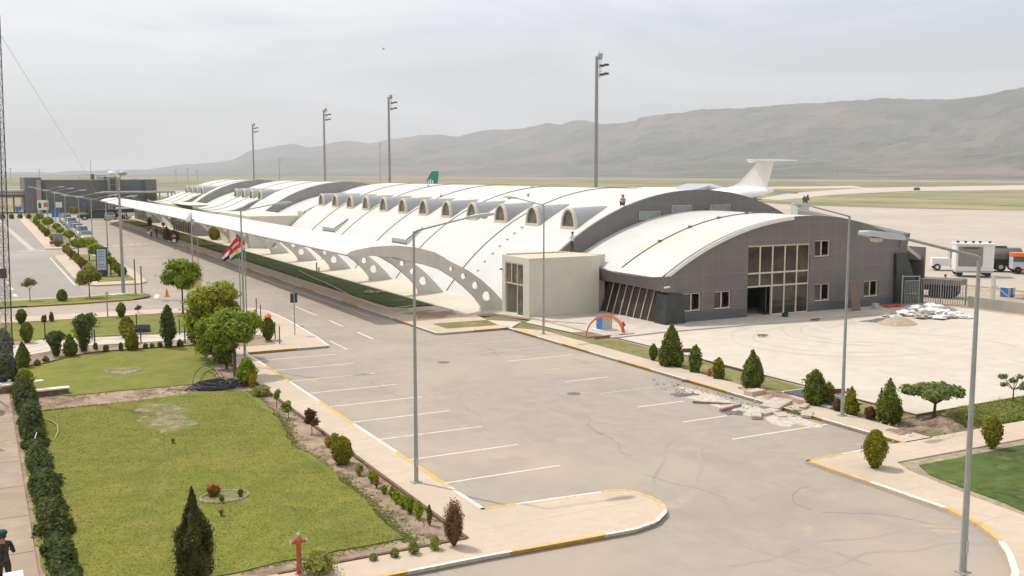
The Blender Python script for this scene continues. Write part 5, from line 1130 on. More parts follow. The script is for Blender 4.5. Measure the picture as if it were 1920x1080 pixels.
# ------------------------------------------------------------ SIGNS
root = thing('road_sign', 'square road sign seen from its dark back, on a grey post on the pavement corner', 'road sign', (19.3, 68.8, .15)); m = MB(); m.tube([(0, 0, 0), (0, 0, 2.95)], .035, 6); o = m.build('post', M_STEEL); o.parent = root
m = MB(); m.box((0, .05, 2.6), (.5, .03, .66)); o = m.build('sign_panel', mat('sign_back', (.055, .055, .06), .6)); o.parent = root
def nopark(px, py, ph, label, extra=None):
    p = G(px, py, .15); s_ = scale_at(p); h_ = ph * s_; root = thing('traffic_sign', label, 'road sign', p, 'round red traffic signs'); m = MB(); m.tube([(0, 0, 0), (0, 0, h_)], .04, 5); o = m.build('post', M_STEEL); o.parent = root
    m = MB(); a = [(.36 * cos(2 * pi * i / 14), -.06, h_ - .35 + .36 * sin(2 * pi * i / 14)) for i in range(14)]; m.add(a, [tuple(range(14))]); m.add([(q[0], -.02, q[2]) for q in a], [tuple(reversed(range(14)))])
    m.m = [0, 1]; o = m.build('sign_disc', [M_RED, M_STEEL]); o.parent = root
    m = MB(); m.box((0, -.08, h_ - .35), (.5, .01, .12)); m2_ = m.build('sign_bar', M_BLUE if extra == 'b' else M_WHITE); m2_.parent = o
    if extra: m = MB(); m.box((0, -.06, h_ - 1.05), (.5, .03, .4)); o = m.build('plate', M_WHITE); o.parent = root
nopark(327, 470, 32, 'red round sign with a white plate in front of the dark rounded bush', 'w')
nopark(279, 449, 24, 'red and blue round sign with a white plate beside the two walking people', 'b')
nopark(307, 437, 20, 'small red sign on a pale post at the grass near the farther entrance', 'w')
root = thing('lightbox_sign', 'tall blue-white information lightbox on the near traffic island', 'sign', G(192, 518, .19)); s_ = scale_at(G(192, 518, .19))
m = MB(); m.box((0, 0, 1.75), (1.15, .3, 2.9), rad(-12)); m.box((0, 0, .2), (1.0, .4, .4), rad(-12)); o = m.build('case', mat('sign_case_dark', (.04, .045, .05), .5)); o.parent = root
m = MB(); m.box((-.03, -.16, 1.85), (.92, .02, 2.3), rad(-12)); o = m.build('display', mat('pale_blue_display', (.38, .45, .52), .3, .06, 2)); o.parent = root
m = MB()
for z in (2.75, 2.45, 2.15, 1.8, 1.3, 1.05): m.box((-.06, -.18, z), (.6, .01, .07), rad(-12))
m2_ = m.build('text_lines', mat('sign_text', (.16, .2, .26), .5)); m2_.parent = o; m2_['kind'] = 'stuff'
root = thing('billboard', 'white billboard with a red block and dark figure before the far dark building', 'billboard', (19.4, 300, 0)); 
x0_ = ray(70, 390); x1_ = ray(91, 390); xa = x0_.x / x0_.y * 300; xb = x1_.x / x1_.y * 300; cx_ = (xa + xb) / 2; root.location = (cx_, 300, 0)
m = MB(); m.box((0, 0, 2.9), (xb - xa, .3, 2.6)); m.tube([(-1, 0, 0), (-1, 0, 1.7)], .1, 5); m.tube([(1, 0, 0), (1, 0, 1.7)], .1, 5); o = m.build('board', M_WHITE); o.parent = root
m = MB(); m.box((.75, -.17, 2.95), (1.1, .02, 1.2)); o = m.build('printed_block', mat('print_red', (.55, .12, .08), .6)); o.parent = root
m = MB(); m.box((-.75, -.17, 2.7), (.7, .02, 1.2)); m.lathe([(.01, -.25), (.28, 0), (.01, .25)], (-.75, -.1, 3.45), 8); o = m.build('printed_figure', mat('print_dark', (.06, .06, .07), .6)); o.parent = root
for px, py, wd, ht, mm, lab in ((104.5, 420, 1.5, 1.7, M_BLUE, 'blue square road sign among the far island trees'), (35, 406, 1.4, 1.1, M_BLUE, 'small blue sign at the far end of the car park'), (111, 399, 1.7, 1.6, M_WHITE, 'small white sign at the foot of the far dark building'), (159, 398, .9, 1.5, M_BLUE, 'narrow blue sign near the black off-roader'), (279, 419, 1.2, 2.6, mat('notice_pale', (.5, .5, .48), .6), 'pale upright notice at the farther canopy entrance')):
    p = G(px, py, .1); root = thing('sign', lab, 'sign', p, 'small signs along the road'); m = MB(); m.tube([(0, 0, 0), (0, 0, 2.0)], .06, 5); o = m.build('post', M_STEEL); o.parent = root
    m = MB(); m.box((0, -.08, 1.0 + ht / 2 + .5), (wd, .06, ht)); o = m.build('sign_panel', mm); o.parent = root
# red barrow/attendant hut on the far island
root = thing('control_cabinet', 'grey cabinet with a red base on the far island behind the clipped shrubs', 'cabinet', G(110, 460, .19)); m = MB(); m.box((0, 0, 1.3), (1.3, 1.0, 1.1)); o = m.build('cabinet', mat('cabinet_grey', (.22, .23, .26), .5)); o.parent = root; m = MB(); m.box((-.3, -.1, .45), (1.9, 1.2, .5)); o = m.build('base', M_RED); o.parent = root
m = MB(); m.tube([(-.25, 0, .45), (.25, 0, .45)], .45, 10); p = G(127, 467, .15); mm = MB(); mm.tube([(p.x - .15, p.y, .6), (p.x + .15, p.y, .6)], [.48, .48], 12, 0); mm.tube([(p.x - .18, p.y, .6), (p.x + .18, p.y, .6)], .2, 8, 1); tag(mm.build('tyre', [M_RUBBER, M_LGREY], at=(p.x, p.y, .15)), 'black tyre standing upright at the corner of the far island', 'tyre')

# traffic cones
m = MB(); p = G(313, 556, .0)
def cone(p, label):
    root = thing('traffic_cone', label, 'traffic cone', p); m = MB(); m.box((0, 0, .03), (.5, .5, .06)); o = m.build('base', M_ORANGE); o.parent = root
    m = MB(); m.lathe([(.19, .06), (.05, .72), (.02, .74)], n=12); o = m.build('cone', M_ORANGE); o.parent = root; m = MB(); m.lathe([(.135, .30), (.095, .45)], n=12); o = m.build('stripe', M_WHITE); o.parent = root
cone(p, 'orange traffic cone left of the round-headed tree')

# ------------------------------------------------------------ CARS
def car_mesh(kind, paint, glassm, root, L_=4.4, W_=1.75, Ht=1.48):
    """x forward; body shell lofted from a side outline, glasshouse, wheels, lamps"""
    if kind == 'sedan': low = [(-2.2, .35), (-2.22, .75), (-2.15, .95), (-1.5, 1.0), (1.0, .98), (1.9, .86), (2.18, .70), (2.2, .35)]; cab = [(-1.62, .98), (-1.05, 1.42), (.25, 1.46), (1.05, .98)]
    elif kind == 'suv': low = [(-2.35, .45), (-2.38, .9), (-2.32, 1.12), (-1.6, 1.15), (1.1, 1.14), (2.1, 1.05), (2.34, .85), (2.35, .45)]; cab = [(-2.25, 1.12), (-2.05, 1.78), (.35, 1.82), (1.05, 1.13)]
    else: low = [(-2.6, .5), (-2.62, .95), (-2.6, 1.12), (-.8, 1.12), (1.2, 1.12), (2.3, 1.02), (2.55, .85), (2.58, .5)]; cab = [(-.85, 1.1), (-.7, 1.75), (.5, 1.78), (1.25, 1.1)]
    m = MB(); rows = []
    for yk, dz, ins in ((-1, -.12, .10), (-.97, -.02, .03), (-.6, .03, 0), (.6, .03, 0), (.97, -.02, .03), (1, -.12, .10)):
        rows.append([(x * (1 - ins * .4), yk * W_ / 2, max(.3, z + (dz if z > .6 else 0))) for x, z in low])
    m.strip(rows[::-1]); m.add(rows[0], [tuple(range(len(low)))]); m.add(rows[-1], [tuple(reversed(range(len(low))))]); m.bx(-2.0, 2.0, -W_ / 2 + .12, W_ / 2 - .12, .24, .42)
    o = m.build('body', paint, smooth=False); o.parent = root
    m = MB(); rows = []
    for yk in (-.46, -.40, .40, .46):
        k = 1 if abs(yk) < .45 else .9; rows.append([(x * (1 if z < 1.3 else .97), (yk * W_ * (1 if z < 1.2 else .86)), z if abs(yk) < .45 else z - .02) for x, z in cab])
    m.strip(rows[::-1]); m.add(rows[0], [(0, 1, 2, 3)]); m.add(rows[-1], [(3, 2, 1, 0)]); o = m.build('cabin', glassm); o.parent = root
    m = MB(); xa, xb = cab[1][0], cab[2][0]; zt = max(cab[1][1], cab[2][1]); m.bx(xa - .03, xb + .03, -W_ * .385, W_ * .385, zt - .02, zt + .035)
    for (p0, p1) in ((cab[0], cab[1]), (cab[3], cab[2])):
        for sy in (-1, 1): m.tube([(p0[0], sy * W_ * .455, p0[1]), (p1[0] * .97, sy * W_ * .39, p1[1])], .035, 4)
    for sy in (-1, 1): m.tube([((xa + xb) / 2, sy * W_ * .465, cab[0][1]), ((xa + xb) / 2, sy * W_ * .39, zt)], .04, 4)
    o2 = m.build('roof', paint); o2.parent = root
    wr = .32 if kind == 'sedan' else .38
    for wx in (-1.35 * (1.1 if kind != 'sedan' else 1), 1.38 * (1.08 if kind != 'sedan' else 1)):
        for sy in (-1, 1):
            m = MB(); m.tube([(wx, sy * (W_ / 2 - .2), wr), (wx, sy * (W_ / 2 + .02), wr)], wr, 14); w_ = m.build('wheel', M_RUBBER); w_.parent = root
            m = MB(); m.tube([(wx, sy * (W_ / 2), wr), (wx, sy * (W_ / 2 + .035), wr)], wr * .6, 10); q = m.build('rim', M_LGREY); q.parent = w_
    fz = low[5][1] - .16
    for sy in (-1, 1):
        m = MB(); m.box((low[6][0] - .02, sy * W_ * .36, fz - .02), (.14, .36, .15)); q = m.build('headlight', M_LENS); q.parent = root
        m = MB(); m.box((low[1][0] + .02, sy * W_ * .38, fz), (.1, .24, .22)); q = m.build('tail_light', M_RED); q.parent = root
    m = MB(); m.box((low[6][0] + .02, 0, fz - .12), (.06, W_ * .42, .16)); m.box((low[6][0] + .03, 0, .42), (.08, W_ * .9, .14)); q = m.build('grille', M_STEELD); q.parent = root
def paint(n, c, metal=.3): return mat('car_' + n, c, .28, .02, 3, metal=metal, spec=.6, coat=.5)
CG = mat('car_glass', (.05, .07, .085), .06, .1, 2, spec=.8)
cars = [(16.25, 184, 'sedan', 'silver', (.42, .42, .42), 'nearest pale silver car in the parked row by the island'), (16.5, 193.5, 'suv', 'white', (.70, .69, .66), 'white car, second nearest in the parked row'), (16.6, 203.5, 'suv', 'grey', (.48, .49, .50), 'large light grey car, third nearest in the parked row'), (17.0, 213, 'sedan', 'darkgrey', (.12, .12, .13), 'dark grey car, fourth nearest in the parked row'), (17.5, 222.5, 'sedan', 'blue', (.22, .27, .33), 'blue-grey car, fifth nearest in the parked row'), (17.8, 232, 'suv', 'white', (.70, .69, .66), 'white high-roofed car, sixth nearest in the parked row'), (18.0, 241.5, 'sedan', 'silver', (.42, .42, .42), 'silver car, third from the far end of the parked row'), (18.3, 251, 'suv', 'white', (.7, .69, .66), 'white car, second from the far end of the parked row'), (18.5, 260, 'sedan', 'navy', (.05, .06, .12), 'navy car at the far end of the parked row')]
for x, y, k, pn, pc, lab in cars:
    root = thing('parked_car', lab, 'car', (x, y, 0), 'cars parked along the island'); car_mesh(k, paint(pn, pc), CG, root); root.rotation_euler = (0, 0, -pi / 2 + .02); root.scale = (1.15, 1.2, 1.15)
root = thing('black_offroader', 'black off-road vehicle turning across the far end of the road', 'car', G(184, 412)); car_mesh('suv', paint('black', (.015, .018, .018), 0), mat('black_glass', (.01, .01, .012), .08), root); root.rotation_euler = (0, 0, rad(172)); root.scale = (2.0, 1.4, 1.35)
root = thing('parked_car', 'silver car seen from behind near the far canopy entrance', 'car', G(206, 413)); car_mesh('sedan', paint('silver', (.42, .42, .42)), CG, root); root.rotation_euler = (0, 0, rad(86)); root.scale = (1.1, 1.35, 1.3)
root = thing('parked_car', 'white car half hidden under the far end of the canopy', 'car', G(228, 409)); car_mesh('sedan', paint('white', (.7, .69, .66)), CG, root); root.rotation_euler = (0, 0, rad(120)); root.scale = (1.3, 1.3, 1.3)
root = thing('parked_bus', 'small dark-windowed bus parked under the far end of the canopy', 'bus', G(246, 409))
m = MB(); m.bx(-3.3, 3.3, -1.1, 1.1, .5, 2.8); o = m.build('body', M_WHITE); o.parent = root; m = MB(); m.bx(-3.35, 3.35, -1.13, 1.13, 1.5, 2.45); o = m.build('window', CG); o.parent = root
for wx in (-2.2, 2.2):
    for sy in (-1, 1): m = MB(); m.tube([(wx, sy * .9, .48), (wx, sy * 1.13, .48)], .48, 12); o = m.build('wheel', M_RUBBER); o.parent = root
root.rotation_euler = (0, 0, rad(5))

# ------------------------------------------------------------ PEOPLE
def person(label, loc, rz, top, legs, hair=(.02, .015, .012), pose='stand', h=1.74, camo=False, hat=None, held=None, group=None):
    """one continuous skinned body (skin, shirt, trousers, shoes by region)"""
    root = thing('person', label, 'person', loc, group)
    s = h / 1.74
    J = {}
    if pose == 'sit':
        J = dict(pel=(0, 0, .20), sp=(0, .02, .42), ch=(0, -.02, .62), nk=(0, -.05, .76), hd=(0, -.07, .86), ht=(0, -.07, .98),
                 ls=(-.17, -.03, .70), le=(-.27, -.20, .50), lh=(-.12, -.36, .44), lf=(-.06, -.42, .43), rs=(.17, -.03, .70), re=(.27, -.20, .50), rh=(.12, -.36, .46), rf=(.06, -.42, .45),
                 lhp=(-.10, 0, .18), lk=(-.20, -.38, .46), la=(-.16, -.50, .08), lt=(-.17, -.66, .04), rhp=(.10, 0, .18), rk=(.20, -.38, .46), ra=(.16, -.50, .08), rt=(.17, -.66, .04))
    else:
        st = .16 if pose == 'walk' else 0; bend = .13 if pose == 'lean' else 0
        J = dict(pel=(0, 0, .93), sp=(0, -bend * .3, 1.14), ch=(0, -bend, 1.34), nk=(0, -bend * 1.2, 1.47), hd=(0, -bend * 1.5, 1.58), ht=(0, -bend * 1.6, 1.70),
                 ls=(-.18, -bend, 1.41), le=(-.25, .04 - bend, 1.13), lh=(-.24, -.12 - bend, .90), lf=(-.235, -.15 - bend, .80), rs=(.18, -bend, 1.41), re=(.26, .05 - bend, 1.13), rh=(.24, -.08 - bend, .90), rf=(.235, -.11 - bend, .80),
                 lhp=(-.10, 0, .88), lk=(-.11, -.02 - st * .5, .48), la=(-.12, .02 - st, .09), lt=(-.13, -.15 - st, .04), rhp=(.10, 0, .88), rk=(.11, -.02 + st * .2, .48), ra=(.12, .02 + st, .09), rt=(.13, -.14 + st, .04))
        if pose in ('hold', 'lean'): J.update(le=(-.25, -.06 - bend, 1.15), lh=(-.12, -.32 - bend, 1.12), lf=(-.05, -.38 - bend, 1.13), re=(.25, -.06 - bend, 1.15), rh=(.12, -.32 - bend, 1.14), rf=(.05, -.38 - bend, 1.15))
    RD = dict(pel=.135, sp=.125, ch=.15, nk=.058, hd=.095, ht=.07, ls=.07, le=.047, lh=.033, lf=.03, rs=.07, re=.047, rh=.033, rf=.03, lhp=.10, lk=.062, la=.045, lt=.038, rhp=.10, rk=.062, ra=.045, rt=.038)
    E_ = [('pel', 'sp'), ('sp', 'ch'), ('ch', 'nk'), ('nk', 'hd'), ('hd', 'ht'), ('ch', 'ls'), ('ls', 'le'), ('le', 'lh'), ('lh', 'lf'), ('ch', 'rs'), ('rs', 're'), ('re', 'rh'), ('rh', 'rf'), ('pel', 'lhp'), ('lhp', 'lk'), ('lk', 'la'), ('la', 'lt'), ('pel', 'rhp'), ('rhp', 'rk'), ('rk', 'ra'), ('ra', 'rt')]
    names = list(J); me = bpy.data.meshes.new('b'); me.from_pydata([J[n_] for n_ in names], [(names.index(a_), names.index(b_)) for a_, b_ in E_], [])
    ob = bpy.data.objects.new('tmpb', me); COL.objects.link(ob); ob.modifiers.new('s', 'SKIN'); 
    for i, n_ in enumerate(names): me.skin_vertices[0].data[i].radius = (RD[n_], RD[n_] * (.72 if n_ in ('sp', 'ch', 'pel') else 1)); me.skin_vertices[0].data[i].use_root = (n_ == 'pel')
    sm = ob.modifiers.new('d', 'SUBSURF'); sm.levels = 2; sm.render_levels = 2
    dg = bpy.context.evaluated_depsgraph_get(); dg.update(); m2 = bpy.data.meshes.new_from_object(ob.evaluated_get(dg)); bpy.data.objects.remove(ob)
    m2.materials.clear()
    for q in (top, legs, M_SKIN, M_BLACK): m2.materials.append(q)
    def dseg(p, a_, b_):
        a_, b_ = Vector(a_), Vector(b_); t = max(0, min(1, (p - a_).dot(b_ - a_) / max(1e-6, (b_ - a_).length_squared))); return (p - a_.lerp(b_, t)).length
    for pl in m2.polygons:
        c = pl.center; best = min(E_, key=lambda e: dseg(c, J[e[0]], J[e[1]]) - .5 * (RD[e[0]] + RD[e[1]]) * .9)
        nm = best[1]; mi = 0
        if nm in ('hd', 'ht', 'lf', 'rf'): mi = 2
        elif nm in ('lhp', 'rhp', 'lk', 'rk', 'la', 'ra'): mi = 1
        elif nm in ('lt', 'rt'): mi = 3
        elif nm == 'nk' and (c - Vector(J['nk'])).length < .09: mi = 2
        if nm == 'sp' and (c - Vector(J['pel'])).length < .10: mi = 1
        pl.material_index = mi; pl.use_smooth = True
    o = bpy.data.objects.new('body', m2); COL.objects.link(o); o.parent = root
    hm_ = MB(); hd = Vector(J['hd']) + Vector((0, .012, .02)); ht = Vector(J['ht'])
    hm_.lathe([(.10, -.02), (.108, .03), (.104, .08), (.08, .13), (.03, .155)], (hd.x, hd.y + .012, hd.z), 12)
    if hat is not None: hm_.lathe([(.115, .05), (.14, .08), (.135, .12), (.09, .16), (.02, .17)], (hd.x, hd.y - .005, hd.z), 12)
    o = hm_.build('hat' if hat is not None else 'hair', mat('hair_%d' % int(hair[0] * 1000 + hair[1] * 100), hair, .8) if hat is None else hat, smooth=True); o.parent = root
    # face: nose and ears
    f = MB(); f.box((hd.x, hd.y - .105, hd.z), (.022, .03, .035), 0, 0, .6); f.box((hd.x - .1, hd.y, hd.z), (.02, .035, .05)); f.box((hd.x + .1, hd.y, hd.z), (.02, .035, .05)); o = f.build('face', M_SKIN); o.parent = root; o['kind'] = 'stuff' if False else ''
    del o['kind']
    root.scale = (s, s, s); root.rotation_euler = (0, 0, rz)
    return root
CW = mat('cloth_white', (.62, .60, .56), .8, .06, 5); CDK = mat('cloth_dark_grey', (.05, .05, .055), .85, .1, 5); CBLU = mat('cloth_blue_check', (.28, .33, .42), .8, .25, 14); CNV = mat('cloth_navy', (.03, .035, .06), .85, .1, 4); CPK = mat('cloth_pale_pink', (.50, .38, .34), .8, .08, 5)
person('man in a white shirt and dark trousers standing on the cream porch roof', (44.55, 73.0, 4.75), rad(200), CW, CDK, pose='hold')
zz = zmain(50.9); person('worker crouching on the white roof edge with a red headscarf and pale shirt', (50.85, 74.75, zz + .02), rad(-40), CPK, CDK, pose='sit', hat=mat('scarf_red', (.38, .05, .05), .8))
person('man in a pale blue shirt and dark trousers leaning at the steel gate', G(1771, 548, .1), rad(160), CBLU, CNV, pose='hold')
gP = 'people under the canopy'
person('person in dark clothes walking on the pavement below the red and blue sign', (27.9, 186, .15), rad(20), CDK, CDK, pose='walk', h=1.8, group=gP)
person('person in a white shirt walking on the pavement just left of a darker one', (27.4, 188.5, .15), rad(15), CW, CNV, pose='walk', h=1.75, group=gP)
for i, (x, y, c1, c2, lab) in enumerate([(218, 412, CDK, CDK, 'dark-clothed person beside the silver car under the canopy'), (234, 411, CW, CNV, 'person in a white top near the parked bus'), (238, 412, CDK, CDK, 'person in black standing in front of the parked bus')]):
    person(lab, G(x, y, .05), rad(30 * i), c1, c2, h=1.85, group=gP)
for i, (x, y) in enumerate([(47, 404), (33, 402)]): person(['dark figure beside the carport', 'farther dark figure in front of the carport'][i], G(x, y, .05), 0, CDK, CDK, h=1.8, group='figures near the carport')
SOLP = G(4, 1012, 1.72); SOLP.z = .16
person('soldier in camouflage with a dark green beret at the bottom left corner', SOLP, rad(165), M_CAMO, M_CAMO, hair=(.02, .02, .02), pose='hold', h=1.8, hat=mat('beret_green', (.012, .05, .035), .8))
person('person in blue jeans half out of frame at the left edge', (-.02, 46.0, .16), rad(100), CDK, mat('jeans', (.12, .18, .27), .8), pose='walk', h=1.75)

# ------------------------------------------------------------ SMALL THINGS BY THE PATH AND LAWN
root = thing('white_cabinet', 'small white cabinet beside the soldier on the paved path', 'cabinet', (.36, 28.0, .16)); m = MB(); m.box((0, 0, .48), (.42, .45, .96)); o = m.build('cabinet', M_WHITE); o.parent = root; m = MB(); m.box((0, 0, .975), (.46, .49, .03)); o = m.build('top', M_WHITE); o.parent = root; m = MB(); m.box((0, -.23, .5), (.3, .02, .6)); o = m.build('vent_panel', M_LGREY); o.parent = root
m = MB(); r = random.Random(1)
for k in range(4): m.tube([(.72 + (.16 + .02 * k) * cos(a / 9 * pi) + .02 * k, 28.1 + .16 * sin(a / 9 * pi), .2 + .02 * k) for a in range(19)], .012, 4)
tag(m.build('white_hose', M_WHITE, at=(.92, 30.9, .17)), 'coil of thin white hose beside the white cabinet', 'hose')
root = thing('satellite_dish', 'black mesh satellite dish on its stand at the left edge', 'satellite dish', (.62, 53.2, .16)); m = MB(); rows = []
for i in range(7):
    q = i / 6 * .82; rows.append([(-.28 - .28 * (q / .82) ** 2 + .0, q * cos(2 * pi * j / 20), 1.1 + q * sin(2 * pi * j / 20)) for j in range(20)])
m.strip(rows, closed=True); m.strip([[(x + .015, y, z) for x, y, z in r_] for r_ in rows[::-1]], closed=True); o = m.build('dish', M_STEELD, smooth=True); o.parent = root
m = MB(); m.tube([(-.25, 0, 0), (-.25, 0, 1.1)], .035, 6); m.tube([(-.25, 0, .6), (.3, .35, 0)], .02, 5); m.tube([(-.25, 0, .6), (.3, -.35, 0)], .02, 5); o = m.build('stand', M_LGREY); o.parent = root
m = MB(); m.tube([(-.3, 0, 1.1), (.35, 0, 1.35)], .02, 5); m.tube([(-.5, -.7, .8), (.35, 0, 1.35)], .014, 4); m.box((.38, 0, 1.36), (.12, .1, .1)); o = m.build('feed_arm', M_LGREY); o.parent = root
root = thing('stone_step', 'low brown block wall with a pale slab top, near edge of the farther lawn', 'step', (3.0, 55.9, .1)); m = MB(); m.box((0, 0, .12), (1.5, .35, .34), rad(4)); o = m.build('block_base', M_BRICK); o.parent = root; m = MB(); m.box((0, 0, .32), (1.6, .5, .07), rad(4)); o = m.build('slab', M_WHT); o.parent = root
root = thing('stone_step', 'brown block wall with a pale top at the left edge by the dish', 'step', (.4, 57.3, .1)); m = MB(); m.box((0, 0, .2), (1.9, .35, .42)); o = m.build('block_base', M_BRICK); o.parent = root; m = MB(); m.box((0, .35, .44), (1.95, .8, .06)); o = m.build('slab', M_WHT); o.parent = root
m = MB(); m.box((2.35, 59.5, .17), (.95, .5, .14), .2, 0, .85); tag(m.build('pale_rock', M_WHT, at=(2.35, 59.5, .1)), 'flat pale stone lying on the farther lawn near the lattice mast', 'rock')
m = MB(); m.tube([(.8 + .22 * cos(a / 8 * pi), 58.0, .68 + .24 * sin(a / 8 * pi)) for a in range(17)], .035, 5); tag(m.build('black_hose', M_CABLE, at=(.8, 58, .4)), 'black hose loop on the pale wall beneath the lattice mast', 'hose')
m = MB(); m.tube([(2.35, 50.2, .15), (2.6, 49.3, .2), (2.72, 48.4, .22), (2.66, 47.2, .2), (2.45, 46.2, .15), (2.1, 45.6, .14)], .025, 5); tag(m.build('yellow_hose', mat('hose_yellow', (.42, .36, .16), .6), at=(2.6, 48, .15)), 'yellowish hose lying in a curve beside the hedge', 'hose')
m = MB(); m.tube([(1.2, 43.6, .2), (1.7, 43.8, .24), (2.1, 43.7, .2)], .03, 5); m.tube([(1.2, 43.7, .22), (1.6, 44.6, .5), (1.75, 45.4, .7)], .02, 5); tag(m.build('pale_pipe', M_WHT, at=(1.5, 43.8, .15)), 'short pale pipe and stick beside the hedge on the paved path', 'pipe')
# cable coil
root = thing('cable_coil', 'large tangled coil of black cable on the lawn beside the round tree', 'cable', G(406, 726, .13)); m = MB(); r = random.Random(9)
for k in range(26):
    R1 = r.uniform(.75, 1.4); R2 = R1 * r.uniform(.5, .75); ox, oy = r.uniform(-.25, .25), r.uniform(-.2, .2); a0 = r.uniform(0, 6); tz = r.uniform(.04, .38) * (1.5 - R1)
    m.tube([(ox + R1 * cos(a0 + a / 24 * 2 * pi), oy + R2 * sin(a0 + a / 24 * 2 * pi), .05 + abs(tz) + .08 * sin(a * .7 + k) + r.uniform(0, .015)) for a in range(25)], .024, 4)
for (cx_, cz_, rr_, tl) in ((-.45, .05, .85, .25), (-.3, .0, .55, .5), (-.1, 0, .7, .1)):
    m.tube([(cx_ + rr_ * .85 * cos(pi * a / 16), .25 + tl * sin(pi * a / 16), .1 + rr_ * 1.15 * sin(pi * a / 16)) for a in range(17)], .022, 4)
o = m.build('cable_loops', M_CABLE); o.parent = root; m = MB(); m.tube([(-1.6, -.2, .03), (-2.0, .3, .03), (-2.4, .4, .03), (-2.2, .9, .1)], .02, 4); o = m.build('cable_end', M_CABLE); o.parent = root
m = MB(); r = random.Random(19)
for k in range(7): m.tube([(11.5 + .6 * cos(a / 8 * pi + k) - 1.5, 75.4 + .3 * sin(a / 8 * pi + k), .2 + .06 * k) for a in range(17)], .06, 5)
tag(m.build('dark_pipe_bundle', M_CABLE, at=(10, 75.4, .15)), 'bundle of dark pipe and rubbish on the grass beyond the path', 'pipe bundle')
# hydrant, large orange-red
root = thing('fire_hydrant', 'tall orange-red pillar hydrant at the bottom edge of the large lawn', 'hydrant', G(561, 1078, .12)); m = MB()
m.lathe([(.115, 0), (.115, .04), (.075, .06), (.07, .9), (.10, .93), (.115, 1.0), (.11, 1.06), (.07, 1.12), (.03, 1.16)], n=14); o = m.build('barrel', M_HYD, smooth=False); o.parent = root
for sx in (-1, 1): m = MB(); m.tube([(sx * .06, 0, .98), (sx * .2, 0, .98)], .055, 10); o = m.build('outlet', M_HYD); o.parent = root; m = MB(); m.tube([(sx * .2, 0, .98), (sx * .25, 0, .98)], .06, 10); q = m.build('outlet_cap', M_LGREY); q.parent = o
for sx in (-1, 1): m = MB(); m.tube([(sx * .06, 0, .35), (sx * .13, 0, .35)], .04, 8); o = m.build('lower_valve', M_LGREY); o.parent = root
m = MB(); m.lathe([(.05, 1.14), (.055, 1.2), (.02, 1.24)], n=8); o = m.build('cap', M_LGREY); o.parent = root
# small red hydrant by the annex
root = thing('fire_hydrant', 'small dark red hydrant beside the blue box near the dark annex', 'hydrant', G(1168, 622, .2)); m = MB(); m.lathe([(.13, 0), (.1, .06), (.09, .5), (.12, .54), (.1, .66), (.03, .74)], n=12); o = m.build('barrel', M_RED); o.parent = root
for sx in (-1, 1): m = MB(); m.tube([(sx * .08, 0, .48), (sx * .2, 0, .48)], .06, 8); o = m.build('outlet', M_RED); o.parent = root
# blue box, pit and orange hoses
p = G(1133, 618, .2); root = thing('pump_box', 'blue and grey metal box on a slab inside the orange hose hoop', 'box', p); m = MB(); m.box((0, 0, .52), (.85, .75, 1.0)); o = m.build('case', M_LGREY); o.parent = root
m = MB(); m.box((-.435, 0, .52), (.02, .76, 1.0)); m.box((0, 0, 1.04), (.88, .78, .05)); o = m.build('blue_panels', M_BLUE); o.parent = root; m = MB(); m.box((0, 0, 0), (1.5, 1.2, .1)); o = m.build('slab', M_WHT); o.parent = root
m = MB(); m.bx(36.9, 39.2, 58.3, 60.6, -.02, .16); m.bx(39.2, 40.4, 57.75, 57.9, -.3, .24); m.bx(37.0, 38.3, 57.6, 57.7, .1, .3)
tag(m.build('service_pit', [mat('pit_timber', (.26, .17, .12), .9, .2, 3)], at=(38.5, 59, 0)), 'brown boarded pit below the blue box beside the grass strip', 'pit')
m = MB(); r = random.Random(12)
for k in range(3):
    m.tube([(36.9 + k * .10 + (1.55 - .06 * k) * (1 - cos(pi * a / 16)), 58.6 - .25 * a / 16 + k * .12, .1 + (1.62 - .10 * k) * sin(pi * a / 16) * (1 - .12 * a / 16)) for a in range(17)], .036, 6)
tag(m.build('orange_hose', M_ORANGE, at=(38, 58.5, .1)), 'thick orange hose arching in a hoop over the blue box', 'hose')
m = MB(); pts = [G(*q, .22) for q in [(860, 594), (920, 592), (960, 596), (1020, 601), (1070, 605), (1100, 607)]]; m.tube([(q.x, q.y, .23) for q in pts], .03, 5); tag(m.build('orange_cable', mat('cable_pale_orange', (.6, .3, .18), .6), at=(pts[2].x, pts[2].y, .2)), 'thin pale orange cable lying across the paving in front of the porch', 'cable')
# board, orange net, small box by annex
p = G(1607, 583, .2); root = thing('leaning_board', 'brown board leaning against the dark annex wall between two windows', 'board', p); m = MB(); m.add([(-.5, 0, 0), (.45, 0, 0), (.3, .38, 2.25), (-.62, .38, 2.25), (-.5, .05, 0), (.45, .05, 0), (.3, .43, 2.25), (-.62, .43, 2.25)], [(0, 1, 2, 3), (7, 6, 5, 4), (1, 5, 6, 2), (0, 3, 7, 4), (3, 2, 6, 7)]); o = m.build('board', mat('brown_board', (.19, .13, .105), .7, .08, 2)); o.parent = root
m = MB(); p = G(1641, 578, .2); m.box((p.x, p.y, .42), (.45, .4, .4)); tag(m.build('small_box', M_LGREY, at=p), 'small grey box on the ground between the leaning board and the orange net', 'box')
m = MB(); p = G(1673, 575, .2); r = random.Random(2)
for k in range(26): x, y = p.x + r.uniform(-.9, .9), p.y + r.uniform(-.35, .35); m.box((x, y, .26 + r.uniform(0, .1)), (.7, .12, .05), r.uniform(0, 3))
tag(m.build('orange_net', mat('net_red_orange', (.72, .09, .03), .6), at=p), 'heap of red-orange netting at the foot of the right leaning pillar', 'netting')
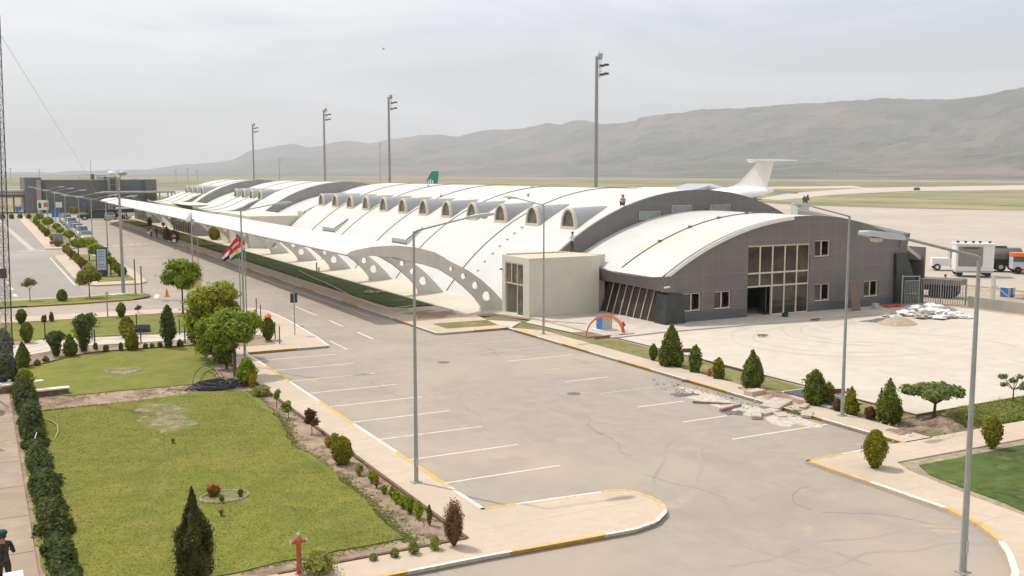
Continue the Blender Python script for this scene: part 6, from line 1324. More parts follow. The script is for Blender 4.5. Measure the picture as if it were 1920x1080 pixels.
m = MB(); p = G(1472, 594, .2); m.box((p.x, p.y, .36), (.4, .3, .3)); m.lathe([(.12, 0), (.16, .12)], (p.x + .1, p.y, .5), 8); tag(m.build('green_bucket', mat('bucket_dark_green', (.02, .06, .05), .5), at=p), 'small dark green bucket in front of the glazed entrance', 'bucket')
for x, y, lab in ((1530, 599, 'small brown rubbish heap on the paving right of the glazed entrance'), (1432, 629, 'tiny dark scrap lying on the concrete yard')):
    p = G(x, y, .2); m = MB(); r = random.Random(x)
    for k in range(6): m.box((p.x + r.uniform(-.35, .35), p.y + r.uniform(-.12, .12), p.z + .04), (.3, .12, .07), r.uniform(0, 3))
    tag(m.build('scrap_heap', M_BRICK, at=p), lab, 'scrap')
# roof unit
m = MB(); x, y = 66.5, 73.0; rr_ = ray(1508, 388); k = 80 / rr_.y; p = (rr_.x * k, 80, 7.3)
root = thing('roof_cctv_unit', 'small pale unit with dark gear on the far roof behind the lamp head', 'roof unit', (p[0], 80, 7.2)); m = MB(); m.box((-.6, 0, .4), (1.6, 1, 1.4)); o = m.build('case', M_LAMPH); o.parent = root; m = MB(); m.tube([(-.2, 0, 1.1), (.5, 0, 1.9)], .12, 5); m.tube([(.4, 0, 1.1), (-.1, 0, 1.8)], .1, 5); m.box((.2, 0, 1.5), (.7, .5, .3), .4); o = m.build('equipment', M_STEELD); o.parent = root
# gate
root = thing('steel_gate', 'grey steel bar gate and wicket right of the dark annex', 'gate', (71.5, 59.3, .1))
def bars(a_, b_, n_, z0, z1, r_=.025): 
    m = MB(); a_, b_ = Vector(a_), Vector(b_)
    for i in range(n_ + 1): p_ = a_.lerp(b_, i / n_); m.tube([(p_.x - 71.5, p_.y - 59.3, z0), (p_.x - 71.5, p_.y - 59.3, z1)], r_, 4)
    for z in (z0, z1): m.tube([(a_.x - 71.5, a_.y - 59.3, z), (b_.x - 71.5, b_.y - 59.3, z)], .04, 4)
    return m
m = bars((71.0, 59.4), (74.6, 57.6), 19, .05, 2.35, .03); m.tube([(72.7 - 71.5, 58.55 - 59.3, 0), (72.7 - 71.5, 58.55 - 59.3, 2.4)], .05, 4); o = m.build('gate_leaf', M_STEEL); o.parent = root
m = bars((69.6, 59.7), (70.95, 59.4), 9, .12, 2.2, .03); m.tube([(69.6 - 71.5, .4, 1.1), (70.95 - 71.5, .1, 1.1)], .04, 4); o = m.build('wicket', M_STEEL); o.parent = root
for (x, y, h_) in ((69.35, 59.75, 2.7), (71.0, 59.4, 2.6), (74.65, 57.55, 2.3)):
    m = MB(); m.tube([(x - 71.5, y - 59.3, 0), (x - 71.5, y - 59.3, h_)], .07, 5)
    if x < 70: m.tube([(69.35 - 71.5, .45, 2.6), (71.0 - 71.5, .1, 2.55)], .06, 4)
    o = m.build('gate_post', M_STEEL); o.parent = root
# yard wall with post
m = MB(); m.prism([(74.7, 57.4), (74.95, 57.45), (74.9, 50), (74.4, 30), (74.15, 30), (74.65, 50)], .0, .95); tag(m.build('yard_wall', mat('wall_concrete', (.42, .38, .32), .9, .06, .8, big=[(.8, (.34, .31, .27), .5, .7)]), at=(74.8, 50, 0)), 'low grey concrete wall running right from the steel gate', 'wall')
p = G(1861, 563, .0); root = thing('fence_post', 'braced concrete fence post standing behind the yard wall', 'post', p); m = MB(); m.box((0, 0, 1.1), (.28, .28, 2.4)); o = m.build('post', M_FIN); o.parent = root; m = MB(); m.tube([(0, 0, 1.5), (-1.5, .3, .2)], .05, 5); m.tube([(0, 0, 1.5), (1.2, -.9, .2)], .05, 5); o = m.build('brace', M_FIN); o.parent = root
p = G(1889, 557, .0); root = thing('blue_crate', 'blue and grey box on the dirt behind the yard wall at the right edge', 'box', p); m = MB(); m.box((0, 0, .45), (1.0, .8, .9)); o = m.build('case', M_LGREY); o.parent = root; m = MB(); m.box((-.51, 0, .45), (.02, .8, .9)); m.box((0, -.41, .45), (.3, .02, .9)); o = m.build('blue_panel', M_BLUE); o.parent = root
m = MB(); m.lathe([(1.4, 0), (1.0, .25), (.4, .42), (.05, .48)], (p.x + .6, p.y - 1.6, 0), 12); tag(m.build('earth_mound', M_SOIL, at=(p.x + .6, p.y - 1.6, 0), smooth=True), 'small brown earth mound in front of the blue and grey box', 'mound')
# heaps
def heap(name, label, cat, c, rx, ry, h_, mt, seed, n=28, rough=.15, rz=0):
    r = random.Random(seed); m = MB(); rows = []
    for i in range(9):
        q = 1 - i / 8; row = []
        for j in range(n):
            a = 2 * pi * j / n; f = 1 + rough * 1.6 * noise.noise(Vector((cos(a) * 1.5, sin(a) * 1.5, seed))); x, y = rx * q * f * cos(a), ry * q * f * sin(a)
            z = h_ * (1 - q ** 1.25) * (1 + rough * 2 * noise.noise(Vector((x, y, seed)) * 2.2)) + (rough * .25 * h_ * r.uniform(-1, 1) if 0 < i < 8 else 0)
            row.append((c[0] + x * cos(rz) - y * sin(rz), c[1] + x * sin(rz) + y * cos(rz), c[2] + z - (.03 if i == 0 else 0)))
        rows.append(row)
    m.strip(rows, closed=True); return tag(m.build(name, mt, at=c), label, cat)
heap('sand_pile', 'pale sand pile in front of the white sacks', 'sand pile', G(1683, 607, .12), 1.7, 1.3, .62, M_SAND, 5, rough=.1)
heap('gravel_patch', 'low spread of dark gravel left of the sand pile', 'gravel', G(1648, 601, .12), 1.5, .8, .16, M_GRAVEL, 7, rough=.4)
heap('dirt_mound', 'large brown dirt mound under the flat-topped tree', 'mound', G(1765, 800, .08), 1.15, .8, .42, M_SOIL, 8, rough=.35)
heap('dirt_mound', 'long low dirt spill running from the loose conifer to the right pavement', 'mound', G(1700, 812, .06), 1.9, .9, .16, mat('spill_soil', (.30, .215, .15), .95, .25, 4, big=[(1, (.20, .18, .08), .5, .65)], bump=1), 9, rough=.5)
# sacks: each one a soft lump
r = random.Random(44); k = 0
wh = ['far left end', 'left end, in front', 'left, leaning on its neighbour', 'left of the middle', 'on top left of the middle', 'front of the middle', 'middle of the pile, lowest', 'middle of the pile, topmost', 'right of the middle, in front', 'right of the middle, on top', 'right side, flat', 'right side, crumpled', 'near the right end', 'right end, smallest', 'behind the middle', 'behind the right side']
for i, (px, py, sx, sz) in enumerate([(1664, 594, .5, .25), (1680, 598, .7, .3), (1694, 590, .75, .4), (1706, 592, .9, .42), (1716, 584, .8, .5), (1730, 597, 1.0, .35), (1740, 588, 1.0, .45), (1744, 582, .8, .6), (1762, 598, .9, .33), (1768, 590, .95, .42), (1782, 596, .8, .3), (1792, 592, .85, .35), (1804, 596, .75, .28), (1816, 597, .5, .22), (1757, 583, .9, .5), (1780, 586, .9, .4)]):
    p = G(px, py, .12); m = MB(); rows = []; sd = i * 3.1
    for a in range(9):
        t = a / 8 * pi; row = []
        for b in range(14):
            u = 2 * pi * b / 14; f = 1 + .9 * noise.noise(Vector((cos(u) * 2.4, sin(u) * 2.4, t * 1.6 + sd)))
            row.append((p.x + sx * .75 * sin(t) * cos(u) * f, p.y + sx * .6 * sin(t) * sin(u) * f, p.z + max(-.02, sz * .55 * (1 - cos(t)) * (1 + .25 * noise.noise(Vector((u, t, sd)) * 1.3)) - .03)))
        rows.append(row)
    m.strip(rows, closed=True); tag(m.build('white_sack', mat('white_sack_cloth', (.74, .72, .69), .7, .1, 3) if i % 5 else mat('grey_sacks', (.45, .42, .38), .8, .2, 3), at=p, smooth=False), 'crumpled white sack, ' + wh[i] + ' of the sack pile', 'sack', 'white sacks heaped by the gate')
# rubble on the parking edge
def slab(px, py, L1, L2, t_, rz, tilt, label, mt=None, name='concrete_slab', z=.02):
    p = G(px, py, z); m = MB(); m.box((0, 0, t_ / 2), (L1, L2, t_)); m.v = [(x, y, zz * 1.0 + max(0, x) * tilt) for x, y, zz in m.v]
    o = m.build(name, mt or M_RUBL); o.location = p; o.rotation_euler = (0, 0, rz); return tag(o, label, 'rubble', 'broken concrete pieces by the kerb')
slab(1455, 764, 1.5, 1.0, .16, .35, .22, 'largest tilted broken slab in the middle of the rubble')
slab(1440, 776, 1.1, .6, .15, .1, .05, 'flat broken slab just below the largest one')
slab(1418, 782, .9, .45, .14, .9, .1, 'small broken slab left of the flat one')
slab(1513, 781, .55, .5, .12, .6, .25, 'square broken slab lying alone at the right end of the rubble', z=.04)
slab(1415, 742, 1.0, .55, .3, .1, 0, 'raised broken end of the pavement slab at the top of the rubble', M_WALK, z=.08)
slab(1370, 767, 1.6, .16, .14, .25, 0, 'brown broken kerb stone lying on the asphalt', mat('kerb_stone_brown', (.30, .21, .16), .9, .15, 4))
slab(1462, 782, .7, .4, .13, 1.2, .1, 'small slab touching the flat broken slab')
slab(1478, 782, .5, .3, .1, 2.0, .1, 'smallest slab beside the pale plastic scrap')
slab(1508, 764, .7, .3, .1, .5, .1, 'grey slab piece on the soil right of the rubble', z=.16)
slab(1297, 716, 1.1, .14, .1, -.7, 0, 'thin broken kerb strip at the far end of the rubble', MATS['kerb_stone_brown'])
slab(1335, 757, 1.9, .1, .09, -.75, 0, 'long thin brown strip between the two gravel heaps', MATS['kerb_stone_brown'])
heap('gravel_heap', 'dark gravel heap at the left of the rubble', 'gravel', G(1282, 741, .0), .75, .5, .12, M_GRAVEL, 11, rough=.5, rz=-.6)
heap('gravel_heap', 'dark gravel heap beside the brown kerb stone', 'gravel', G(1376, 774, .0), .6, .45, .13, M_GRAVEL, 12, rough=.5)
heap('sand_spill', 'broad spill of pale cement and sand across the bay edge', 'sand', Vector((32.6, 38.6, .0)), 1.1, 4.2, .07, mat('pale_spill', (.53, .46, .38), .95, .15, 3, bump=.6), 13, rough=.6, rz=.05)
heap('sand_spill', 'pale cement spill around the largest broken slab', 'sand', Vector((33.0, 35.0, .0)), 1.0, 2.0, .08, MATS['pale_spill'], 14, rough=.7)
heap('earth_heap', 'brown earth dug out beside the metal hatch', 'mound', G(1450, 742, .12), .9, 1.7, .18, M_SOIL, 15, rough=.6)
w = MB(); r = random.Random(50)
for i in range(430):
    k = r.random()
    if k < .5: px, py = r.uniform(1225, 1500), 0; py = 715 + (px - 1225) * .24 + r.uniform(-9, 10)
    elif k < .8: px, py = r.uniform(1400, 1520), 0; py = 735 + (px - 1400) * .25 + r.uniform(-10, 14)
    else: px, py = r.uniform(1640, 1790), r.uniform(785, 832)
    q = G(px, py, .05); sz = r.uniform(.03, .11); w.box((q.x, q.y, .05 + (.1 if k > .8 or q.x > 34 else 0)), (sz, sz * .8, sz * .6), r.uniform(0, 3), 0 if r.random() < .95 else 1, .7)
tag(w.build('rubble_crumbs', [M_RUBL, M_GRAVEL]), kind='stuff')
m = MB(); p = G(1492, 773, .05); r = random.Random(3)
for k in range(9): m.box((p.x + r.uniform(-.2, .2), p.y + r.uniform(-.15, .15), p.z + .06 + r.uniform(0, .12)), (.25, .18, .03), r.uniform(0, 3))
tag(m.build('plastic_scrap', mat('pale_green_plastic', (.35, .42, .38), .5), at=p), 'crumpled pale green plastic scrap between the broken slabs', 'scrap')
m = MB(); p = G(1425, 738, .16)
for a in (.5, .9, .65): m.tube([(p.x - .4, p.y - .3 * a, .12), (p.x + .6, p.y + .5 * a, .12 + .5 * a)], .025, 4)
tag(m.build('wooden_stakes', mat('stake_wood', (.30, .22, .15), .9), at=p), 'few thin wooden stakes leaning at the broken pavement end', 'stakes')
# metal hatch
root = thing('ground_hatch', 'two dark blue-grey metal hatch covers in a concrete frame in the grass strip', 'hatch', G(1487, 738, .1)); root.location = (36.95, 36.6, .1); root.rotation_euler = (0, 0, 0)
m = MB(); m.bx(-1.15, 1.05, -1.75, 2.1, -.1, .1); o = m.build('concrete_frame', M_RUBL); o.parent = root
for y in (-.85, .95): m = MB(); m.bx(-.75, .85, y - .82, y + .82, .1, .16); o = m.build('hatch_cover', mat('hatch_metal', (.085, .10, .115), .45, .1, 2, metal=.4)); o.parent = root
for (x, y, lab) in ((1572, 737, 'brown rusty frame lying at the yard kerb behind the split-topped conifer'), (1289, 660, 'small brown frame at the yard kerb behind the tallest cone shrub')):
    p = G(x, y, .12); m = MB(); m.box((p.x, p.y, .2), (.7, .06, .3), -.4); m.box((p.x + .5, p.y - .3, .2), (.1, .6, .25), -.4); m.box((p.x + .3, p.y + .1, .12), (.9, .3, .03), -.5); tag(m.build('rusty_frame', mat('rust_brown', (.16, .06, .04), .8), at=p), lab, 'frame', 'rusty frames at the yard kerb')
# fence posts with wires by the path
posts = [(85, 635), (173, 637), (178, 649), (264.5, 643), (256.5, 617), (337, 628), (347, 643)]
pn = ['leftmost dark fence post, on the lawn beyond the path', 'dark fence post right behind the tallest vase-shaped bush', 'dark fence post at the near edge of the path, left one', 'dark fence post at the near edge of the path, beside the right cone shrub', 'dark fence post beyond the path, behind the right cone shrub', 'dark fence post beyond the path, right of the two-tiered bush', 'dark fence post at the near path edge, right of the two-tiered bush']
gF2 = 'dark fence posts beside the path'; tops = []
for (x, y), lab in zip(posts, pn):
    p = G(x, y, .13); m = MB(); m.tube([(p.x, p.y, .05), (p.x, p.y, 1.25)], .045, 5); tag(m.build('fence_post', M_STEELD, at=p), lab, 'fence post', gF2); tops.append(p)
m = MB(); g2 = [(481, 586), (489, 600), (507, 622), (516, 636), (524.5, 645)]
for i, (x, y) in enumerate(g2):
    p = G(x, y, .15); q = MB(); q.tube([(p.x, p.y, .05), (p.x, p.y, 1.35)], .04, 5); tag(q.build('fence_post', mat('rusty_post', (.12, .09, .075), .8), at=p), ordn[i] + ' rusty fence post along the pavement corner, from the far end', 'fence post', 'rusty fence posts at the pavement corner')
fp = [G(x, y, .15) for x, y in g2]
def wires(pts, label, at, seed=0):
    m = MB()
    for h_ in (.55, .85, 1.15):
        for a_, b_ in zip(pts, pts[1:]): mid = (a_ + b_) / 2; m.tube([(a_.x, a_.y, h_), (mid.x, mid.y, h_ - .06), (b_.x, b_.y, h_)], .008, 3, cap=False)
    tag(m.build('fence_wire', M_STEEL, at=at), label, 'wire')
far_ = [tops[0], tops[1], tops[4], tops[5]]; near_ = [G(30, 690, .13), tops[2], tops[3], tops[6]]
wires(far_, 'thin wires strung along the dark posts beyond the path', far_[1]); wires(near_, 'thin wires strung along the dark posts on the near edge of the path', near_[1]); wires(fp, 'thin wires strung along the rusty posts at the pavement corner', fp[2])
# things along the green strip
for x, y, h_, lab in ((594, 509, 1.1, 'brown stub post beside the green strip, taller one'), (598, 510, .6, 'short brown stub post beside the green strip')):
    p = G(x, y, .15); m = MB(); m.tube([(p.x, p.y, .1), (p.x, p.y, h_ + .1)], .08, 6); tag(m.build('stub_post', MATS['brown_post'], at=p), lab, 'post', 'brown stub posts')
m = MB(); pts = [(560, 507), (590, 522), (610, 530), (632, 541), (660, 556), (700, 571), (731, 579), (780, 572)]; pts = [G(*q, .22) for q in pts]; m.tube([(q.x, q.y, .24) for q in pts], .035, 5); tag(m.build('pale_cable', M_WHT, at=(pts[2].x, pts[2].y, .2)), 'pale hose lying along the edge of the deep green strip', 'hose')
slab(752, 582, 1.6, .35, .12, .5, 0, 'long pale slab at the near end of the green strip', M_RUBL, z=.15); slab(825, 587, 2.2, .6, .18, .15, 0, 'low pale concrete plinth beside the last arch foot', M_RUBL, z=.14)
heap('dirt_patch', 'brown dirt patch at the near end of the green strip', 'dirt', G(800, 590, .15), 2.2, 2.0, .05, mat('dirt_patch', (.34, .22, .14), .95, .2, 1.5, bump=.5), 22, rough=.5)
m = MB(); p = G(700, 548, .2); r = random.Random(8)
for k in range(8): m.box((p.x + r.uniform(-.8, .8), p.y + r.uniform(-.5, .5), .28), (.5, .3, .12), r.uniform(0, 3), 0, .8)
tag(m.build('rubble_pile', M_RUBL, at=p), 'small grey rubble pile beside an arch foot near the green strip', 'rubble')

# ------------------------------------------------------------ AIRSIDE VEHICLES
RVa = atan2(RV.y, RV.x)
def local(px, py, z=0, turn=0): p = G(px, py, z); return p, RVa - .25 + turn
p, a = local(1822, 517); root = thing('ground_power_cart', 'large white box-shaped air conditioning cart with a grey grille on the apron', 'ground support cart', p, None); 
m = MB(); m.box((0, 0, 2.1), (3.9, 2.6, 2.9)); m.box((0, 0, 3.62), (4.1, 2.8, .12)); o = m.build('body', M_WHITE); o.parent = root
m = MB(); m.box((-.45, -1.32, 2.25), (2.5, .04, 2.2)); o = m.build('grille', mat('grille_taupe', (.25, .23, .20), .6, .1, 3, stretch=(1, 1, 8))); o.parent = root
m = MB(); m.box((-.4, -1.36, 3.2), (1.6, .05, .16)); o = m.build('slot', M_STEELD); o.parent = root
for x in (-1.6, -.8, 0, .7, 1.7): m = MB(); m.tube([(x, 0, 3.65), (x, 0, 3.9)], .16, 8); o = m.build('roof_vent', M_STEELD); o.parent = root
for x in (-1.5, 1.4):
    for y in (-1.1, 1.1): m = MB(); m.tube([(x, y - .12, .35), (x, y + .12, .35)], .35, 12); o = m.build('wheel', M_RUBBER); o.parent = root
m = MB(); m.bx(-1.9, 1.9, -1.25, 1.25, .45, .62); o = m.build('chassis', M_LGREY); o.parent = root; root.rotation_euler = (0, 0, a)
p, a = local(1775, 506); root = thing('airport_tug', 'small white airport tug facing left beside the white cart', 'tug', p); m = MB(); m.bx(-1.9, .7, -.9, .9, .55, 1.55); m.bx(.7, 1.9, -.9, .9, .55, 1.25); o = m.build('body', M_WHITE); o.parent = root
m = MB(); m.bx(.2, 1.3, -.8, .8, 1.55, 2.4); o = m.build('cab', mat('cab_glass_pale', (.30, .34, .33), .2)); o.parent = root; m = MB(); m.bx(.15, 1.35, -.85, .85, 2.4, 2.5); o = m.build('cab_roof', M_LGREY); o.parent = root
for x in (-1.3, 1.1):
    for y in (-.9, .9): m = MB(); rr_ = .42 if x < 0 else .6; m.tube([(x, y - .14, rr_), (x, y + .14, rr_)], rr_, 14); o = m.build('wheel', M_RUBBER); o.parent = root; m = MB(); m.tube([(x, y - .16, rr_), (x, y + .16, rr_)], rr_ * .5, 10); q = m.build('rim', M_WHITE); q.parent = o
root.rotation_euler = (0, 0, a); root.scale = (.92, .92, .92)
p, a = local(1876, 508); root = thing('tanker_truck', 'dark grey tank trailer between the white cart and the orange-roofed vehicle', 'tank trailer', p); m = MB(); m.tube([(-2.2, 0, 1.85), (-2.0, 0, 1.85), (2.0, 0, 1.85), (2.2, 0, 1.85)], [.6, .92, .92, .6], 16); o = m.build('tank', mat('tank_grey', (.15, .14, .135), .4, .1, 1, metal=.4), smooth=True); o.parent = root
m = MB(); m.bx(-2.5, 2.3, -.9, .9, .65, 1.1); m.bx(-1.2, 2.2, -1.05, 1.05, .95, 1.2); o = m.build('chassis', mat('chassis_black', (.02, .02, .02), .7)); o.parent = root; m = MB(); m.bx(-.7, .5, -.3, .3, 2.72, 2.95); o = m.build('hatch', M_STEELD); o.parent = root
for x in (-.2, 1.4, -2.0):
    for y in (-.95, .95): m = MB(); m.tube([(x, y - .15, .55), (x, y + .15, .55)], .55, 14); o = m.build('wheel', M_RUBBER); o.parent = root; m = MB(); m.tube([(x, y - .17, .55), (x, y + .17, .55)], .25, 10); q = m.build('rim', M_LGREY); q.parent = o
m = MB(); m.bx(-3.1, -2.2, -.9, .9, 1.0, 2.4); o = m.build('pump_cabinet', M_LAMPH); o.parent = root; root.rotation_euler = (0, 0, a)
p, a = local(1921, 512); root = thing('service_vehicle', 'white and blue service vehicle with an orange roof at the right edge', 'vehicle', p); m = MB(); m.bx(-1.5, 2.2, -.95, .95, .5, 1.9); o = m.build('body', mat('pale_blue_body', (.55, .60, .66), .4)); o.parent = root; m = MB(); m.bx(-1.45, 2.0, -.97, .97, 1.35, 1.95); o = m.build('window', CG); o.parent = root
m = MB(); m.bx(-1.55, 2.2, -1.0, 1.0, 1.95, 2.35); o = m.build('roof', M_ORANGE); o.parent = root; m = MB(); m.bx(-1.0, 0, -1.02, 1.02, .35, .55); o = m.build('step', M_RED); o.parent = root
for x in (-.9, 1.6):
    for y in (-.9, .9): m = MB(); m.tube([(x, y - .12, .4), (x, y + .12, .4)], .4, 12); o = m.build('wheel', M_RUBBER); o.parent = root
root.rotation_euler = (0, 0, a)
p, a = local(1742, 556, 0, -.25); root = thing('flatbed_truck', 'brown flatbed dump trailer with dark running gear behind the steel gate', 'truck', p)
m = MB(); m.bx(-2.4, 2.9, -1.1, 1.1, 1.25, 1.75); o = m.build('flatbed', mat('flatbed_brown', (.24, .17, .12), .8, .15, 2)); o.parent = root
m = MB(); m.bx(-2.6, -2.35, -1.1, 1.1, 1.6, 2.9); m.bx(-3.0, -2.5, -1.1, 1.1, 1.5, 2.2); o = m.build('headboard', mat('headboard_grey', (.26, .24, .20), .7, .1)); o.parent = root
m = MB(); m.bx(-2.5, 2.6, -.7, .7, .7, 1.2); o = m.build('chassis', MATS['chassis_black']); o.parent = root
for x in (-1.9, .7, 1.9):
    for y in (-1, 1): m = MB(); m.tube([(x, y - .16, .52), (x, y + .16, .52)], .52, 12); o = m.build('wheel', M_RUBBER); o.parent = root
root.rotation_euler = (0, 0, a - .15)

# ------------------------------------------------------------ AIRCRAFT
def fuse(m, secs, n=18, mi=0):
    """secs: (x, y, z, ry, rz)"""
    rows = [[(x, y + ry * cos(2 * pi * j / n), z + rz_ * sin(2 * pi * j / n)) for j in range(n)] for x, y, z, ry, rz_ in secs]
    m.strip(rows, mi, closed=True); m.add(rows[0], [tuple(reversed(range(n)))], mi); m.add(rows[-1], [tuple(range(n))], mi)
def wing(m, pts, t_, mi=0):
    """pts: quad (root le, tip le, tip te, root te)"""
    up = [Vector(q) + Vector((0, 0, t_ * (1 if i in (0, 3) else .4))) for i, q in enumerate(pts)]; dn = [Vector(q) - Vector((0, 0, t_ * (1 if i in (0, 3) else .4))) for i, q in enumerate(pts)]
    m.add(up + dn, [(0, 1, 2, 3), (7, 6, 5, 4), (0, 4, 5, 1), (1, 5, 6, 2), (2, 6, 7, 3)], mi)
WJ = mat('aircraft_white', (.88, .87, .85), .35, .03, .3); WG = mat('aircraft_grey', (.40, .42, .44), .4, .04, .5)
D = 232; d_ = ray(1432, 330); d_ = Vector((d_.x, d_.y, 0)).normalized()
root = thing('cargo_jet', 'white four-engined cargo jet with a high T-shaped tail, parked behind the terminal', 'aircraft', Vector(d_ * D))
# local frame: +x = nose direction, fin at x=0
m = MB(); fuse(m, [(2.5, 0, 7.6, .25, .3), (0, 0, 7.3, .8, .9), (-4, 0, 6.7, 1.6, 1.7), (-9, 0, 5.9, 2.2, 2.3), (-14, 0, 5.6, 2.4, 2.5), (-34, 0, 5.6, 2.4, 2.4), (-39, 0, 5.4, 1.9, 1.9), (-42.5, 0, 5.1, .5, .6)]); m.v = [(-x, y, z) for x, y, z in m.v]; m.f = [tuple(reversed(f)) for f in m.f]
o = m.build('fuselage', WJ, smooth=True); o.parent = root
m = MB()
fo2 = [(10.5, 7.7), (6.4, 9.2), (1.3, 14.2), (-2.4, 14.2), (-.8, 8.2), (-1.2, 7.2)]
for sy in (-.22, .22): m.add([(x, sy * (1 if z < 8 else .6), z) for x, z in fo2], [tuple(range(6)) if sy > 0 else tuple(reversed(range(6)))])
for i in range(6): a_, b_ = fo2[i], fo2[(i + 1) % 6]; m.add([(a_[0], -.22, a_[1]), (b_[0], -.22, b_[1]), (b_[0], .22, b_[1]), (a_[0], .22, a_[1])], [(0, 1, 2, 3)])
o = m.build('tail_fin', WJ); o.parent = root
m = MB(); m.bx(-.1, .15, -.3, -.24, 8.7, 13.4); m.v = [(x + (z - 7.5) * -.3 + 1.8, y, z) for x, y, z in m.v]; m.bx(.2, .9, -.32, -.26, 11.0, 11.3); q = m.build('rudder_line', mat('line_grey', (.25, .25, .24), .5)); q.parent = o
m = MB(); wing(m, [(3.2, 0, 14.3), (-1.2, 8.7, 14.3), (-3.2, 8.7, 14.3), (-2.6, 0, 14.3)], .26); wing(m, [(3.2, 0, 14.3), (-1.2, -8.7, 14.3), (-3.2, -8.7, 14.3), (-2.6, 0, 14.3)], .26); fuse(m, [(4.2, 0, 14.0, .05, .05), (3.4, 0, 14.0, .4, .35), (0, 0, 14.1, .4, .3), (-2.5, 0, 14.2, .1, .1)], 10); o = m.build('tailplane', WJ); o.parent = root
m = MB()
for s_ in (1, -1):
    wing(m, [(21, 1.6 * s_, 8.2), (9, 25 * s_, 6.6), (6.5, 25 * s_, 6.6), (13.5, 1.6 * s_, 8.2)], .35)
fuse(m, [(25, 0, 7.7, .3, .3), (21, 0, 8.0, 1.6, 1.0), (14, 0, 8.0, 1.7, 1.0), (9, 0, 7.6, .4, .3)], 12); o = m.build('wing', WG); o.parent = root
m = MB(); wing(m, [(8.5, 1.4, 5.5), (8.5, -1.4, 5.5), (1.0, -1.2, 5.6), (1.0, 1.2, 5.6)], .12); m.add([(9, -1.6, 5.0), (3, -1.3, 2.0), (3, 1.3, 2.0), (9, 1.6, 5.0)], [(0, 1, 2, 3), (3, 2, 1, 0)]); o = m.build('cargo_door', M_STEELD); o.parent = root
for x, y in ((17, 7), (14, 13), (17, -7), (14, -13)):
    m = MB(); m.tube([(x - 2, y, 5.6), (x + .5, y, 5.6), (x + 2.6, y, 5.6)], [.5, .85, .75], 12); o = m.build('engine', WG, smooth=True); o.parent = root
m = MB(); m.box((2.0, -.6, 2.9), (4.2, 2.4, 1.9)); o = m.build('loading_ramp', mat('ramp_red_brown', (.25, .05, .03), .6)); o.parent = root
m = MB(); m.tube([(20, 2.4, .6), (20, 2.9, .6)], .6, 10); m.tube([(20, -2.9, .6), (20, -2.4, .6)], .6, 10); m.tube([(37, -.4, .5), (37, .4, .5)], .5, 10); m.bx(36.8, 37.2, -.1, .1, .5, 4); m.bx(17, 24, -2.6, 2.6, 1.0, 3.6); o = m.build('landing_gear', WG); o.parent = root
root.rotation_euler = (0, 0, atan2(-RV.y, -RV.x) - rad(47))
D = 285; d_ = ray(815, 340); d_ = Vector((d_.x, d_.y, 0)).normalized(); root = thing('green_tailed_airliner', 'airliner with a bright green tail fin showing above the hall roof', 'aircraft', d_ * D)
GT = mat('tail_green', (.02, .26, .13), .35, .04, .5); m = MB(); fn = [(4.8, 5.2), (.8, 12.0), (-1.2, 12.0), (-.5, 5.2)]
for sy in (-.15, .15): m.add([(x, sy, z) for x, z in fn], [tuple(range(4)) if sy > 0 else tuple(reversed(range(4)))])
for i in range(4): a_, b_ = fn[i], fn[(i + 1) % 4]; m.add([(a_[0], -.15, a_[1]), (b_[0], -.15, b_[1]), (b_[0], .15, b_[1]), (a_[0], .15, a_[1])], [(0, 1, 2, 3)])
o = m.build('tail_fin', GT); o.parent = root
m = MB()
for x, z0_, z1_ in ((.55, 8.3, 9.5), (1.15, 8.3, 9.8), (1.75, 8.3, 9.5), (2.35, 8.3, 9.1)):
    for sy in (-.19, .17): m.bx(x - .16, x + .16, sy, sy + .03, z0_, z1_)
q = m.build('tail_emblem', WJ); q.parent = o
m = MB(); fuse(m, [(-4.5, 0, 4.6, .3, .3), (0, 0, 4.3, 1.2, 1.2), (6, 0, 3.6, 1.95, 1.95), (26, 0, 3.6, 1.95, 1.95), (30, 0, 3.3, 1.2, 1.2), (31.5, 0, 3.1, .3, .3)]); o = m.build('fuselage', WJ, smooth=True); o.parent = root
m = MB()
for s_ in (1, -1): wing(m, [(18, 1.8 * s_, 3), (11, 17 * s_, 3.8), (9.5, 17 * s_, 3.8), (11.5, 1.8 * s_, 3)], .25); wing(m, [(2.5, .8 * s_, 4.8), (-.8, 6 * s_, 5.2), (-2, 6 * s_, 5.2), (-.8, .8 * s_, 4.8)], .12)
o = m.build('wing', WG); o.parent = root
m = MB(); m.tube([(15, 2, .6), (15, 3, .6)], .6, 10); m.tube([(15, -3, .6), (15, -2, .6)], .6, 10); m.bx(13, 17, -2.6, 2.6, .6, 2); m.tube([(28, -.3, .5), (28, .3, .5)], .5, 10); m.bx(27.8, 28.2, -.1, .1, .5, 2); o = m.build('landing_gear', WG); o.parent = root
root.rotation_euler = (0, 0, atan2(-RV.y, -RV.x) - rad(10))
# bird
p = Vector((0, 0, H)) + ray(719, 92).normalized() * 90; m = MB(); m.add([(-.55, 0, .12), (-.15, .1, .05), (0, 0, 0), (-.15, -.12, .03)], [(0, 1, 2, 3), (3, 2, 1, 0)]); m.add([(.55, 0, .16), (.15, .1, .05), (0, 0, 0), (.15, -.12, .03)], [(0, 1, 2, 3), (3, 2, 1, 0)]); m.tube([(0, -.25, 0), (0, 0, 0), (0, .22, 0)], [.02, .06, .03], 6)
b_ = m.build('bird', M_STEELD); b_.location = p; b_.rotation_euler = (0, .2, 1); b_.scale = (.5, .5, .5); tag(b_, 'small dark bird flying high in the pale sky', 'bird')
